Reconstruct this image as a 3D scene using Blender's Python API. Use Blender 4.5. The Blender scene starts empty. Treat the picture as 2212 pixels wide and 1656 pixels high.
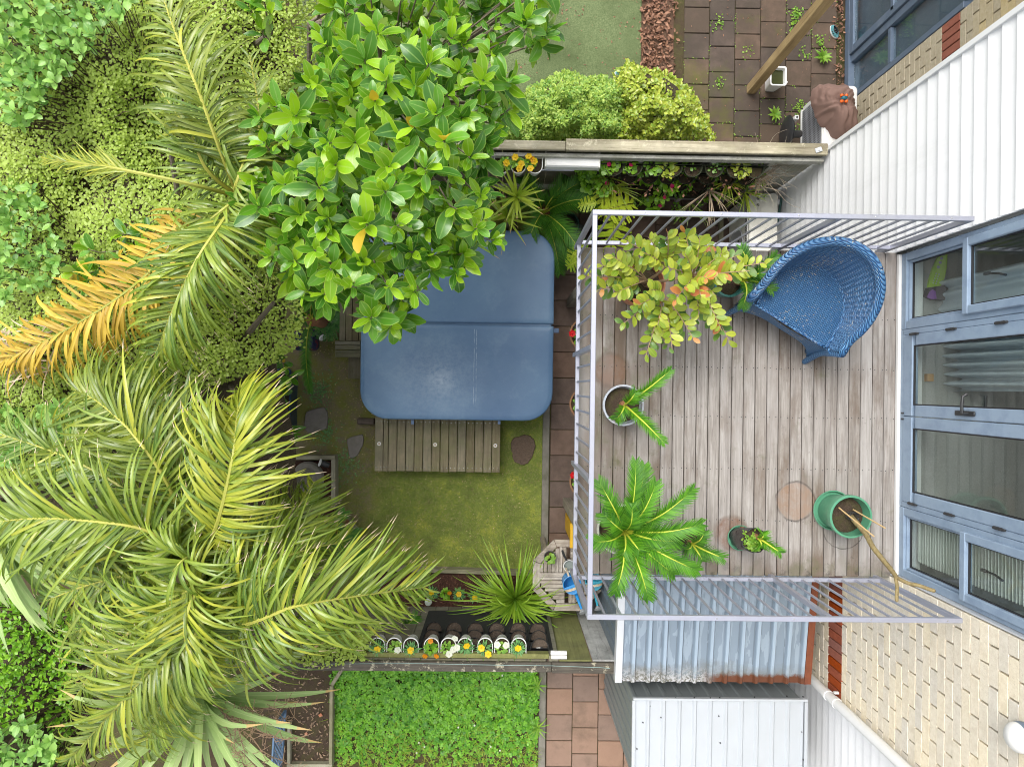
import bpy, math, random
import numpy as np
from mathutils import Vector as V, Matrix as M, noise as mnoise

sc = bpy.context.scene
COL = sc.collection
rad = math.radians
rng = random.Random(7)
nprng = np.random.RandomState(11)

# ------------------------------------------------------------------ camera
CAM_H = 8.2
FPX = 1474.0            # focal length, in pixels of a 2212 pixel wide picture
cam_d = bpy.data.cameras.new('camera')
cam = bpy.data.objects.new('camera', cam_d)
COL.objects.link(cam)
cam_d.sensor_width = 36.0
cam_d.lens = 36.0 * FPX / 2212.0
cam_d.clip_start = 0.05
cam_d.clip_end = 400.0
nad = V((-20 / FPX, -8 / FPX, -1.0)).normalized()
RC = M.Rotation(rad(0.8), 3, 'Z') @ nad.rotation_difference(V((0, 0, -1))).to_matrix()
cam.matrix_world = M.Translation((0, 0, CAM_H)) @ RC.to_4x4()
sc.camera = cam

# ------------------------------------------------------------------ light
SUN_EL, SUN_AZ = 62.0, 125.0      # overcast, the bright part of the sky over the garden side
world = bpy.data.worlds.new('World')
sc.world = world
world.use_nodes = True
wt = world.node_tree
bg = wt.nodes['Background']
sky = wt.nodes.new('ShaderNodeTexSky')
sky.sky_type = 'NISHITA'
sky.sun_disc = False
sky.sun_elevation = rad(SUN_EL)
sky.sun_rotation = rad(90 - SUN_AZ)
sky.dust_density = 4.0
sky.ozone_density = 1.0
hsv = wt.nodes.new('ShaderNodeHueSaturation')
hsv.inputs['Saturation'].default_value = 0.22      # cloud cover greys the sky
wt.links.new(sky.outputs[0], hsv.inputs['Color'])
wt.links.new(hsv.outputs[0], bg.inputs['Color'])
bg.inputs['Strength'].default_value = 0.15
sun_d = bpy.data.lights.new('sun', 'SUN')
sun_d.energy = 0.8
sun_d.angle = rad(38)
sun_d.color = (1.0, 0.96, 0.90)
sun = bpy.data.objects.new('sun', sun_d)
COL.objects.link(sun)
_sd = V((math.cos(rad(SUN_EL)) * math.cos(rad(SUN_AZ)), math.cos(rad(SUN_EL)) * math.sin(rad(SUN_AZ)), math.sin(rad(SUN_EL))))
sun.rotation_euler = (-_sd).to_track_quat('-Z', 'Y').to_euler()
sc.view_settings.view_transform = 'Standard'
sc.view_settings.look = 'None'
sc.view_settings.gamma = 1.0
sc.view_settings.use_curve_mapping = False
sc.view_settings.exposure = 1.12
sc.cycles.max_bounces = 8
sc.render.filter_size = 1.0
sc.cycles.pixel_filter_type = 'BLACKMAN_HARRIS'
sc.cycles.filter_width = 1.0
sc.cycles.transparent_max_bounces = 12

# ------------------------------------------------------------------ survey: sight lines of the photograph cut with known planes
def ray(px, py):
    return RC @ V(((px - 1106) / FPX, -(py - 828) / FPX, -1.0))
def U(px, py, z):
    d = ray(px, py)
    return V((0, 0, CAM_H)) + d * ((z - CAM_H) / d.z)
def Wx(px, py, x):
    d = ray(px, py)
    return V((0, 0, CAM_H)) + d * (x / d.x)

# ------------------------------------------------------------------ objects
WM = {}
def link(o, parent=None, world=None):
    COL.objects.link(o)
    world = world if world is not None else M.Identity(4)
    if parent is not None:
        o.parent = parent
        o.matrix_parent_inverse = WM[parent.name].inverted()
    o.matrix_basis = world
    WM[o.name] = world
    return o
def tag(o, label=None, cat=None, group=None, kind=None):
    if label: o['label'] = label
    if cat: o['category'] = cat
    if group: o['group'] = group
    if kind: o['kind'] = kind
    return o
def thing(name, label, cat, loc=(0, 0, 0), group=None):
    o = bpy.data.objects.new(name, None)
    o.empty_display_size = 0.1
    link(o, None, M.Translation(V(loc)))
    return tag(o, label, cat, group)
def copy_tree(o, mw, label=None, parent=None):
    """copy of a thing with copies of its parts; mw = new world matrix of the thing"""
    c = o.copy(); COL.objects.link(c)
    if parent is None:
        c.matrix_basis = mw
    else:
        c.parent = parent
    if label: c['label'] = label
    for ch in list(o.children):
        copy_tree(ch, None, None, c)
    return c

class MB:
    """mesh builder: verts, faces, per-face material, per-face random, per-vertex u"""
    def __init__(s):
        s.v = []; s.f = []; s.mi = []; s.r = []; s.u = []
    def add(s, vs, fs, mi=0, r=None, u=None):
        o = len(s.v)
        s.v.extend([tuple(p) for p in vs])
        s.f.extend([tuple(i + o for i in f) for f in fs])
        s.mi.extend([mi] * len(fs))
        if r is None: r = rng.random()
        s.r.extend([r] * len(fs))
        s.u.extend(u if u is not None else [0.0] * len(vs))
        return s
    def box(s, c, d, bev=0.0, mi=0, rot=None, r=None):
        hx, hy, hz = d[0] / 2, d[1] / 2, d[2] / 2
        c = V(c)
        b = min(bev, hx * .9, hy * .9, hz * .9)
        T = rot.to_3x3() if isinstance(rot, M) else (M.Rotation(rot, 3, 'Z') if rot else None)
        if b <= 0:
            vs = [V((x, y, z)) for x in (-hx, hx) for y in (-hy, hy) for z in (-hz, hz)]
            fs = [(0, 1, 3, 2), (4, 6, 7, 5), (0, 4, 5, 1), (2, 3, 7, 6), (0, 2, 6, 4), (1, 5, 7, 3)]
        else:
            vs = []; idx = {}
            for sx in (-1, 1):
                for sy in (-1, 1):
                    for sz in (-1, 1):
                        for a in range(3):
                            p = [sx * (hx - b), sy * (hy - b), sz * (hz - b)]
                            p[a] = (sx * hx, sy * hy, sz * hz)[a]
                            idx[(sx, sy, sz, a)] = len(vs)
                            vs.append(V(p))
            fs = []
            g = lambda x, y, z, a: idx[(x, y, z, a)]
            for q in (-1, 1):
                fs.append([g(q, -1, -1, 0), g(q, 1, -1, 0), g(q, 1, 1, 0), g(q, -1, 1, 0)][::q])
                fs.append([g(-1, q, -1, 1), g(-1, q, 1, 1), g(1, q, 1, 1), g(1, q, -1, 1)][::q])
                fs.append([g(-1, -1, q, 2), g(1, -1, q, 2), g(1, 1, q, 2), g(-1, 1, q, 2)][::q])
            for p in (-1, 1):
                for q in (-1, 1):
                    k = p * q
                    fs.append([g(p, q, -1, 0), g(p, q, -1, 1), g(p, q, 1, 1), g(p, q, 1, 0)][::k])
                    fs.append([g(p, -1, q, 0), g(p, 1, q, 0), g(p, 1, q, 2), g(p, -1, q, 2)][::k])
                    fs.append([g(-1, p, q, 1), g(-1, p, q, 2), g(1, p, q, 2), g(1, p, q, 1)][::k])
                    for t in (-1, 1):
                        fs.append([g(p, q, t, 0), g(p, q, t, 1), g(p, q, t, 2)][::p * q * t])
        if T is not None: vs = [T @ p for p in vs]
        return s.add([p + c for p in vs], fs, mi, r)
    def tube(s, path, rs, n=8, mi=0, cap=True, r=None):
        path = [V(p) for p in path]
        if not hasattr(rs, '__len__'): rs = [rs] * len(path)
        vs = []; fs = []
        ref = None
        for i, p in enumerate(path):
            t = (path[min(i + 1, len(path) - 1)] - path[max(i - 1, 0)])
            if t.length < 1e-9: t = V((0, 0, 1))
            t.normalize()
            if ref is None:
                ref = t.orthogonal().normalized()
            ref = (ref - t * ref.dot(t))
            if ref.length < 1e-6: ref = t.orthogonal()
            ref.normalize()
            b = t.cross(ref)
            for k in range(n):
                a = 2 * math.pi * k / n
                vs.append(p + (ref * math.cos(a) + b * math.sin(a)) * rs[i])
        for i in range(len(path) - 1):
            for k in range(n):
                k2 = (k + 1) % n
                fs.append((i * n + k, i * n + k2, (i + 1) * n + k2, (i + 1) * n + k))
        if cap:
            fs.append(tuple(range(n))[::-1])
            fs.append(tuple(range((len(path) - 1) * n, len(path) * n)))
        return s.add(vs, fs, mi, r)
    def lathe(s, prof, c=(0, 0, 0), n=28, mi=0, axis=None, r=None, close=False):
        """profile [(radius, z)...] turned about z through c"""
        c = V(c); vs = []; fs = []
        for (rr, z) in prof:
            for k in range(n):
                a = 2 * math.pi * k / n
                p = V((rr * math.cos(a), rr * math.sin(a), z))
                if axis is not None: p = axis @ p
                vs.append(c + p)
        for i in range(len(prof) - 1):
            for k in range(n):
                k2 = (k + 1) % n
                fs.append((i * n + k, i * n + k2, (i + 1) * n + k2, (i + 1) * n + k))
        if close:
            fs.append(tuple(range((len(prof) - 1) * n, len(prof) * n)))
        return s.add(vs, fs, mi, r)
    def prism(s, poly, z0, z1, mi=0, r=None):
        n = len(poly)
        vs = [(p[0], p[1], z0) for p in poly] + [(p[0], p[1], z1) for p in poly]
        fs = [tuple(range(n))[::-1], tuple(range(n, 2 * n))]
        fs += [(i, (i + 1) % n, n + (i + 1) % n, n + i) for i in range(n)]
        return s.add(vs, fs, mi, r)
    def mesh(s, name, mats, smooth=False, angle=None):
        me = bpy.data.meshes.new(name)
        me.from_pydata(s.v, [], s.f)
        for m in (mats if isinstance(mats, (list, tuple)) else [mats]):
            me.materials.append(m)
        if any(s.mi): me.polygons.foreach_set('material_index', s.mi)
        a = me.attributes.new('rnd', 'FLOAT', 'FACE'); a.data.foreach_set('value', s.r)
        if any(s.u):
            a = me.attributes.new('u', 'FLOAT', 'POINT'); a.data.foreach_set('value', s.u)
        if smooth:
            me.polygons.foreach_set('use_smooth', [True] * len(s.f))
            if angle: me.set_sharp_from_angle(angle=rad(angle))
        me.update()
        return me
    def part(s, name, mats, parent=None, smooth=False, angle=40, label=None, kind=None):
        o = bpy.data.objects.new(name, s.mesh(name, mats, smooth, angle))
        link(o, parent)
        return tag(o, label, None, None, kind)
    def solo(s, name, mats, label, cat, group=None, smooth=False, angle=40, kind=None):
        o = bpy.data.objects.new(name, s.mesh(name, mats, smooth, angle))
        link(o)
        return tag(o, label, cat, group, kind)

def inst(name, me, mw, parent, label=None):
    o = bpy.data.objects.new(name, me)
    link(o, parent, mw)
    if label: o['label'] = label
    return o

def merged(name, tmpls, insts, mats):
    """tmpls: list of (verts Nx3, faces Fxk, u N); insts: list of (template, 4x4, rnd).  One mesh."""
    Vs = []; Ls = []; Us = []; Rs = []; starts = []; tot = []
    vo = 0; lo = 0
    for ti, (tv, tf, tu) in enumerate(tmpls):
        ii = [(m, r) for (t, m, r) in insts if t == ti]
        if not ii: continue
        tv = np.asarray(tv, float); tf = np.asarray(tf, int)
        Ms = np.array([np.array(m) for m, r in ii])
        vv = np.einsum('kij,nj->kni', Ms[:, :3, :3], tv) + Ms[:, None, :3, 3]
        K, Nn = len(ii), len(tv)
        Vs.append(vv.reshape(-1, 3))
        off = (np.arange(K) * Nn + vo)[:, None, None]
        ff = (tf[None] + off)
        Ls.append(ff.reshape(-1))
        k = tf.shape[1]
        nf = K * tf.shape[0]
        starts.append(np.arange(nf) * k + lo); tot.append(np.full(nf, k))
        Us.append(np.tile(np.asarray(tu, float), K))
        Rs.append(np.repeat(np.array([r for m, r in ii]), tf.shape[0]))
        vo += K * Nn; lo += nf * k
    me = bpy.data.meshes.new(name)
    Vs = np.concatenate(Vs); Ls = np.concatenate(Ls); st = np.concatenate(starts); tt = np.concatenate(tot)
    me.vertices.add(len(Vs)); me.vertices.foreach_set('co', Vs.astype(np.float32).ravel())
    me.loops.add(len(Ls)); me.loops.foreach_set('vertex_index', Ls.astype(np.int32))
    me.polygons.add(len(st)); me.polygons.foreach_set('loop_start', st.astype(np.int32))
    me.polygons.foreach_set('loop_total', tt.astype(np.int32))
    me.polygons.foreach_set('use_smooth', np.ones(len(st), bool))
    me.update(calc_edges=True)
    a = me.attributes.new('rnd', 'FLOAT', 'FACE'); a.data.foreach_set('value', np.concatenate(Rs).astype(np.float32))
    a = me.attributes.new('u', 'FLOAT', 'POINT'); a.data.foreach_set('value', np.concatenate(Us).astype(np.float32))
    for m in (mats if isinstance(mats, (list, tuple)) else [mats]): me.materials.append(m)
    return me

def frame(pos, d, up=V((0, 0, 1)), s=1.0, roll=0.0):
    """matrix with local +Y along d and local +Z near up"""
    y = V(d).normalized()
    x = y.cross(up)
    if x.length < 1e-4: x = y.orthogonal()
    x.normalize()
    z = x.cross(y)
    if roll:
        q = M.Rotation(roll, 3, y); x = q @ x; z = q @ z
    m = M.Identity(4)
    for i, a in enumerate((x, y, z)):
        for j in range(3): m[j][i] = a[j] * s
    for j in range(3): m[j][3] = pos[j]
    return m

# ------------------------------------------------------------------ materials
class NM:
    def __init__(s, name):
        s.m = bpy.data.materials.new(name); s.m.use_nodes = True
        s.t = s.m.node_tree; s.t.nodes.clear()
        s.o = s.t.nodes.new('ShaderNodeOutputMaterial')
    def n(s, typ, ins=None, **kw):
        nd = s.t.nodes.new('ShaderNode' + typ)
        for k, v in kw.items(): setattr(nd, k, v)
        for k, v in (ins or {}).items(): s.put(nd.inputs[k], v)
        return nd
    def put(s, sock, v):
        if isinstance(v, bpy.types.NodeSocket): s.t.links.new(v, sock)
        elif hasattr(v, '__len__'):
            sock.default_value = tuple(v) + ((1.0,) if len(v) == 3 and len(sock.default_value) == 4 else ())
        else:
            try: sock.default_value = v
            except TypeError: sock.default_value = (v, v, v, 1.0)[:len(sock.default_value)]
    def pos(s): return s.n('NewGeometry').outputs['Position']
    def back(s): return s.n('NewGeometry').outputs['Backfacing']
    def objc(s): return s.n('TexCoord').outputs['Object']
    def rnd(s): return s.n('ObjectInfo').outputs['Random']
    def attr(s, a): return s.n('Attribute', attribute_name=a).outputs['Fac']
    def mp(s, v, scale=(1, 1, 1), rot=(0, 0, 0), loc=(0, 0, 0)):
        return s.n('Mapping', {'Vector': v, 'Scale': scale, 'Rotation': rot, 'Location': loc}).outputs[0]
    def noise(s, scale, detail=5, rough=.55, vec=None, dist=0.0):
        return s.n('TexNoise', {'Vector': vec if vec is not None else s.pos(), 'Scale': scale, 'Detail': detail, 'Roughness': rough, 'Distortion': dist}).outputs['Fac']
    def vor(s, scale, vec=None, out='Distance', feature='F1'):
        return s.n('TexVoronoi', {'Vector': vec if vec is not None else s.pos(), 'Scale': scale}, feature=feature).outputs[out]
    def wave(s, scale, vec, dist=0, axis='X'):
        return s.n('TexWave', {'Vector': vec, 'Scale': scale, 'Distortion': dist}, bands_direction=axis).outputs['Fac']
    def ramp(s, f, stops, ip='LINEAR'):
        nd = s.n('ValToRGB', {'Fac': f}); cr = nd.color_ramp; cr.interpolation = ip
        while len(cr.elements) < len(stops): cr.elements.new(.5)
        for e, (p, c) in zip(cr.elements, stops):
            e.position = p
            e.color = (c, c, c, 1) if not hasattr(c, '__len__') else tuple(c) + (1,)
        return nd.outputs[0]
    def mix(s, f, a, b, mode='MIX'):
        nd = s.n('Mix', data_type='RGBA', blend_type=mode)
        s.put(nd.inputs[0], f); s.put(nd.inputs[6], a); s.put(nd.inputs[7], b)
        return nd.outputs[2]
    def ma(s, op, a, b=0.5, c=None):
        nd = s.n('Math', operation=op)
        s.put(nd.inputs[0], a); s.put(nd.inputs[1], b)
        if c is not None: s.put(nd.inputs[2], c)
        return nd.outputs[0]
    def sep(s, v):
        return s.n('SeparateXYZ', {0: v}).outputs
    def bump(s, h, strength=.4, dist=.004):
        return s.n('Bump', {'Height': h, 'Strength': strength, 'Distance': dist}).outputs[0]
    def bsdf(s, col, rough=.6, metal=0, spec=.5, normal=None, **kw):
        ins = {'Base Color': col, 'Roughness': rough, 'Metallic': metal, 'Specular IOR Level': spec}
        if normal is not None: ins['Normal'] = normal
        ins.update(kw)
        return s.n('BsdfPrincipled', ins).outputs[0]
    def out(s, sh):
        s.t.links.new(sh, s.o.inputs['Surface'])
        return s.m
    def hsv(s, c, v=1.0, sat=1.0, h=.5):
        return s.n('HueSaturation', {'Color': c, 'Value': v, 'Saturation': sat, 'Hue': h}).outputs[0]

def simple(name, col, rough=.5, metal=0, spec=.5, var=.12, scale=14, bump=.0, bscale=120, bdist=.002, objvar=0.0, dirt=None, dirt_amt=.0, dirt_scale=5, **kw):
    """one-colour material with mottling, grain and optional dirt"""
    s = NM(name)
    c = s.mix(s.noise(scale, 6), tuple(x * (1 - var) for x in col), tuple(min(x * (1 + var), 1) for x in col))
    if dirt is not None:
        c = s.mix(s.ma('MULTIPLY', s.ramp(s.noise(dirt_scale, 8, .65), [(.45, 0.), (.72, 1.)]), dirt_amt), c, dirt)
    if objvar: c = s.hsv(c, s.ma('MULTIPLY_ADD', s.rnd(), objvar * 2, 1 - objvar))
    nm = s.bump(s.noise(bscale, 5), bump, bdist) if bump else None
    rr = s.ma('MULTIPLY_ADD', s.noise(scale * 2, 4), .2, rough - .1)
    return s.out(s.bsdf(c, rr, metal, spec, nm, **kw))

def wood(name, lo, hi, along='y', grain=60, dark=None, dark_amt=.0, moss=None, moss_amt=.0, rough=.75, bump=.5, objvar=.12, dscale=3.0, wear=None, wear_amt=0.):
    """weathered timber with the grain along one world axis"""
    s = NM(name)
    sc_ = {'x': (.05, 1, 1), 'y': (1, .05, 1), 'z': (1, 1, .05)}[along]
    off = s.ma('MULTIPLY', s.rnd(), 37.0)
    cv = s.n('CombineXYZ', {0: off, 1: off, 2: off}).outputs[0]
    p = s.n('VectorMath', {0: s.pos(), 1: cv}, operation='ADD').outputs[0]
    gv = s.mp(p, sc_)
    g1 = s.noise(grain, 8, .65, gv, .6)
    g2 = s.noise(grain * .22, 4, .6, gv, 1.5)
    g = s.ma('ADD', s.ma('MULTIPLY', g1, .55), s.ma('MULTIPLY', g2, .45))
    c = s.ramp(g, [(.30, lo), (.66, hi)])
    c = s.mix(s.ramp(s.noise(grain * 1.7, 6, .7, gv, .3), [(.56, 0.), (.66, .55)]), c, tuple(x * .55 for x in lo))
    if dark is not None:
        c = s.mix(s.ma('MULTIPLY', s.ramp(s.noise(dscale, 9, .68), [(.42, 0.), (.70, 1.)]), dark_amt), c, dark)
    if moss is not None:
        c = s.mix(s.ma('MULTIPLY', s.ramp(s.noise(dscale * 1.6, 9, .7), [(.45, 0.), (.66, 1.)]), moss_amt), c, moss)
    if wear is not None:
        c = s.mix(s.ma('MULTIPLY', s.ramp(s.noise(dscale * 4, 10, .75), [(.55, 0.), (.62, 1.)]), wear_amt), c, wear)
    if objvar: c = s.hsv(c, s.ma('MULTIPLY_ADD', s.rnd(), objvar * 2, 1 - objvar), s.ma('MULTIPLY_ADD', s.rnd(), -.3, 1.1))
    return s.out(s.bsdf(c, rough, 0, .3, s.bump(g1, bump, .003)))

def leaf(name, dark, lite, back=None, rough=.34, trans=.3, edge=None, rib=None, tipc=None, spec=.5, patch=3.0):
    """leaf: colour varies leaf by leaf; pale underside, light rib and rim where given"""
    s = NM(name)
    f = s.ma('FRACT', s.ma('ADD', s.attr('rnd'), s.rnd()))
    f = s.ma('ADD', s.ma('MULTIPLY', f, .65), s.ma('MULTIPLY', s.noise(patch, 3), .5))
    c = s.ramp(f, [(.18, dark), (.85, lite)])
    u = s.attr('u')
    au = s.ma('ABSOLUTE', u)
    if rib is not None: c = s.mix(s.ramp(au, [(.03, .75), (.13, 0.)]), c, rib)
    if edge is not None: c = s.mix(s.ramp(au, [(.82, 0.), (.97, .8)]), c, edge)
    if back is not None:
        c = s.mix(s.back(), c, back)
    sh = s.bsdf(c, s.ma('MULTIPLY_ADD', s.noise(40, 3), .16, rough - .08), 0, spec, s.bump(s.noise(55, 3), .12, .004))
    tr = s.n('BsdfTranslucent', {'Color': s.mix(.5, c, (lite[0] * 1.3, lite[1] * 1.35, lite[2] * .8))}).outputs[0]
    return s.out(s.n('MixShader', {0: trans, 1: sh, 2: tr}).outputs[0])
# ------------------------------------------------------------------ material library
MAT = {}
def deck_material():
    s = NM('deck_timber')
    off = s.ma('MULTIPLY', s.rnd(), 37.0)
    cv = s.n('CombineXYZ', {0: off, 1: off, 2: off}).outputs[0]
    p = s.n('VectorMath', {0: s.pos(), 1: cv}, operation='ADD').outputs[0]
    gv = s.mp(p, (1, .045, 1))
    g1 = s.noise(75, 8, .68, gv, .8)
    g2 = s.noise(16, 5, .6, gv, 2.2)
    g = s.ma('ADD', s.ma('MULTIPLY', g1, .5), s.ma('MULTIPLY', g2, .5))
    c = s.ramp(g, [(.30, (.13, .11, .093)), (.50, (.265, .238, .212)), (.68, (.41, .38, .345))])
    c = s.mix(s.ramp(s.noise(120, 6, .7, gv, .3), [(.58, 0.), (.68, .6)]), c, (.10, .075, .06))
    # brown damp and black mould, mostly along the garden edge and the two ends of the boards
    xyz = s.sep(s.pos())
    ex = s.ramp(xyz[0], [(.0, 1.), (.1, 1.)])
    exm = s.n('MapRange', {0: xyz[0], 1: .55, 2: 1.55, 3: 1.0, 4: 0.0}).outputs[0]
    eyb = s.n('MapRange', {0: xyz[1], 1: -1.47, 2: -1.22, 3: 1.0, 4: 0.0}).outputs[0]
    eyt = s.n('MapRange', {0: xyz[1], 1: .35, 2: 1.12, 3: 0.0, 4: .8}).outputs[0]
    e = s.ma('MAXIMUM', s.ma('MAXIMUM', exm, eyb), eyt)
    nz = s.noise(4.2, 9, .66, s.mp(p, (1, .35, 1)))
    damp = s.ramp(s.ma('ADD', nz, s.ma('MULTIPLY', e, .22)), [(.50, 0.), (.66, .8)])
    c = s.mix(damp, c, (.15, .11, .08))
    moss = s.ramp(s.ma('ADD', s.noise(5.5, 10, .7), s.ma('MULTIPLY', s.ma('MAXIMUM', exm, eyb), .15)), [(.60, 0.), (.76, .8)])
    c = s.mix(moss, c, (.13, .125, .07))
    blk = s.ramp(s.ma('ADD', s.noise(13, 10, .72), s.ma('MULTIPLY', eyb, .12)), [(.64, 0.), (.74, .7)])
    c = s.mix(blk, c, (.05, .043, .035))
    pale = s.ramp(s.noise(2.1, 5, .6, s.mp(p, (1, .25, 1))), [(.48, 0.), (.7, .6)])
    c = s.mix(pale, c, (.44, .42, .40))
    def disc(px, py, r, w, col, amt, fill=None, fa=0):
        nonlocal c
        q = U(px, py, 2.8)
        d = s.n('VectorMath', {0: s.pos(), 1: q}, operation='DISTANCE').outputs['Value']
        d = s.ma('ADD', d, s.ma('MULTIPLY_ADD', s.noise(14, 4), .03, -.015))
        if fill is not None:
            m = s.n('MapRange', {0: d, 1: r - .015, 2: r, 3: 1.0, 4: 0.0}).outputs[0]
            c = s.mix(s.ma('MULTIPLY', m, s.ramp(s.noise(9, 8, .7), [(.3, .15), (.6, fa)])), c, fill)
        m = s.ma('SUBTRACT', 1.0, s.ma('MINIMUM', s.ma('DIVIDE', s.ma('ABSOLUTE', s.ma('SUBTRACT', d, r)), w), 1.0))
        c = s.mix(s.ma('MULTIPLY', m, s.ramp(s.noise(11, 5), [(.35, .2), (.6, amt)])), c, col)
    br = (.13, .07, .04)
    disc(1718, 1082, .155, .012, (.07, .05, .04), .9, (.25, .15, .09), .8)
    disc(1822, 1140, .165, .007, (.05, .04, .035), .9)
    disc(1580, 1150, .13, .02, br, .6, (.17, .085, .05), .95)
    disc(1545, 650, .13, .015, (.08, .055, .04), .9, (.24, .20, .16), .6)
    disc(1320, 800, .13, .03, (.13, .08, .05), .6, (.20, .12, .08), .9)
    disc(1650, 625, .07, .03, (.09, .05, .035), .6, (.12, .07, .045), .9)
    c = s.hsv(c, s.ma('MULTIPLY_ADD', s.rnd(), .22, .88), s.ma('MULTIPLY_ADD', s.rnd(), -.35, 1.1))
    return s.out(s.bsdf(c, .75, 0, .3, s.bump(g1, .5, .003)))
MAT['deck'] = deck_material()
MAT['joist'] = wood('joist_timber', (.10, .09, .06), (.22, .19, .14), 'y', moss=(.09, .10, .04), moss_amt=.5)
MAT['post'] = wood('post_timber', (.20, .17, .13), (.36, .31, .24), 'z', moss=(.13, .14, .08), moss_amt=.4)
MAT['capwood'] = wood('cap_timber', (.24, .20, .13), (.62, .57, .42), 'x', 45, dark=(.04, .033, .025), dark_amt=.6, moss=(.22, .22, .11), moss_amt=.35, wear=(.66, .61, .45), wear_amt=.7, bump=.9, dscale=2.2)
MAT['capdark'] = wood('cap_timber_black', (.045, .04, .032), (.17, .15, .12), 'x', 45, dark=(.02, .018, .015), dark_amt=.8, wear=(.50, .46, .34), wear_amt=.85, bump=.9, dscale=2.6)
MAT['board_green'] = wood('board_mossy', (.15, .16, .05), (.30, .30, .12), 'z', 30, dark=(.07, .065, .04), dark_amt=.6, moss=(.22, .24, .08), moss_amt=.5, bump=.2)
MAT['board_grey'] = wood('board_grey', (.42, .42, .38), (.68, .67, .61), 'z', 24, dark=(.07, .065, .05), dark_amt=.55, moss=(.20, .21, .11), moss_amt=.5, bump=.2, dscale=2)
MAT['board_white'] = wood('board_whitewashed', (.40, .41, .40), (.62, .62, .60), 'z', 24, dark=(.05, .045, .04), dark_amt=.75, bump=.2, dscale=2.4)
MAT['board_olive'] = wood('board_olive', (.13, .125, .085), (.27, .25, .18), 'x', 40, dark=(.05, .045, .03), dark_amt=.5, moss=(.14, .15, .06), moss_amt=.5)
MAT['steptimber'] = wood('step_timber', (.13, .11, .06), (.31, .26, .16), 'y', 40, dark=(.06, .05, .03), dark_amt=.6, moss=(.15, .16, .06), moss_amt=.55, bump=.5, dscale=3)
MAT['edging'] = wood('edging_timber', (.22, .20, .13), (.42, .39, .28), 'x', 40, dark=(.07, .06, .04), dark_amt=.5, moss=(.16, .17, .07), moss_amt=.5)
MAT['edgingy'] = wood('edging_timber_long', (.22, .20, .13), (.40, .37, .26), 'y', 40, dark=(.07, .06, .04), dark_amt=.5, moss=(.16, .17, .07), moss_amt=.5)
MAT['tabletimber'] = wood('table_timber_y', (.24, .20, .16), (.56, .50, .42), 'y', 50, dark=(.10, .08, .06), dark_amt=.7, bump=.8, dscale=6)
MAT['tabletimberx'] = wood('table_timber_x', (.24, .20, .16), (.56, .50, .42), 'x', 50, dark=(.10, .08, .06), dark_amt=.7, bump=.8, dscale=6)
MAT['tanpost'] = wood('tan_post_timber', (.30, .21, .10), (.50, .37, .20), 'z', 30, dark=(.13, .08, .045), dark_amt=.4, bump=.4)
MAT['alu'] = simple('brushed_aluminium', (.36, .37, .44), .36, .35, var=.06, scale=9, dirt=(.30, .31, .24), dirt_amt=.25, dirt_scale=4)
MAT['joinery'] = simple('blue_grey_joinery', (.255, .335, .435), .38, 0, var=.05, scale=8, dirt=(.13, .19, .29), dirt_amt=.55, dirt_scale=7)
MAT['joinery_dark'] = simple('dark_blue_joinery', (.10, .14, .20), .42, 0, var=.10, scale=12, dirt=(.2, .24, .3), dirt_amt=.4)
MAT['rubber'] = simple('black_rubber', (.018, .018, .02), .55, var=.1)
MAT['blackplastic'] = simple('black_plastic', (.025, .026, .028), .42, var=.2, dirt=(.09, .08, .07), dirt_amt=.4)
MAT['whitemetal'] = simple('white_powdercoat', (.78, .78, .76), .35, var=.02, dirt=(.5, .48, .4), dirt_amt=.15)
MAT['whiteplastic'] = simple('white_plastic', (.74, .74, .72), .4, var=.03, dirt=(.42, .40, .34), dirt_amt=.25, dirt_scale=8)
MAT['greyplastic'] = simple('grey_plastic', (.33, .34, .36), .45, var=.06)
MAT['creamplastic'] = simple('cream_enamel', (.70, .69, .62), .38, var=.03, dirt=(.46, .42, .33), dirt_amt=.22)
MAT['steel'] = simple('stainless_steel', (.62, .62, .62), .25, .9, var=.05)
MAT['soil'] = simple('potting_soil', (.065, .046, .032), .95, spec=.2, var=.55, scale=70, bump=.9, bscale=130, bdist=.01, dirt=(.07, .075, .02), dirt_amt=.7, dirt_scale=14)
def cladding():
    s = NM('white_weatherboard')
    c = s.mix(s.noise(5, 6), (.76, .77, .78), (.82, .825, .83))
    z = s.mp(s.pos(), (1, 1, .25))
    c = s.mix(s.ramp(s.noise(3.5, 9, .7, z), [(.52, 0.), (.74, .35)]), c, (.60, .61, .60))
    c = s.hsv(c, s.ma('MULTIPLY_ADD', s.rnd(), .05, .965))
    return s.out(s.bsdf(c, .5, 0, .4, s.bump(s.noise(60, 4), .06, .002)))
MAT['clad'] = cladding()
def brickm(name, c1, c2, stain, sat=.10):
    s = NM(name)
    c = s.mix(s.ramp(s.noise(26, 8, .7), [(.35, 0.), (.65, 1.)]), c1, c2)
    c = s.mix(s.ramp(s.noise(90, 6, .7), [(.56, 0.), (.66, .55)]), c, tuple(x * .72 for x in c1))
    c = s.mix(s.ramp(s.noise(140, 3), [(.62, 0.), (.68, .6)]), c, tuple(min(1, x * 1.25) for x in c2))
    c = s.mix(s.ramp(s.noise(3.1, 7, .7), [(.55, 0.), (.75, .5)]), c, stain)
    c = s.hsv(c, s.ma('MULTIPLY_ADD', s.rnd(), sat * 2, 1 - sat), s.ma('MULTIPLY_ADD', s.rnd(), .5, .75))
    return s.out(s.bsdf(c, .85, 0, .25, s.bump(s.noise(85, 8, .7), .8, .005)))
MAT['brick'] = brickm('cream_brick', (.70, .62, .48), (.82, .75, .61), (.62, .52, .36))
MAT['brick_tan'] = brickm('tan_brick', (.42, .35, .22), (.52, .45, .31), (.32, .25, .14), .13)
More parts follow.
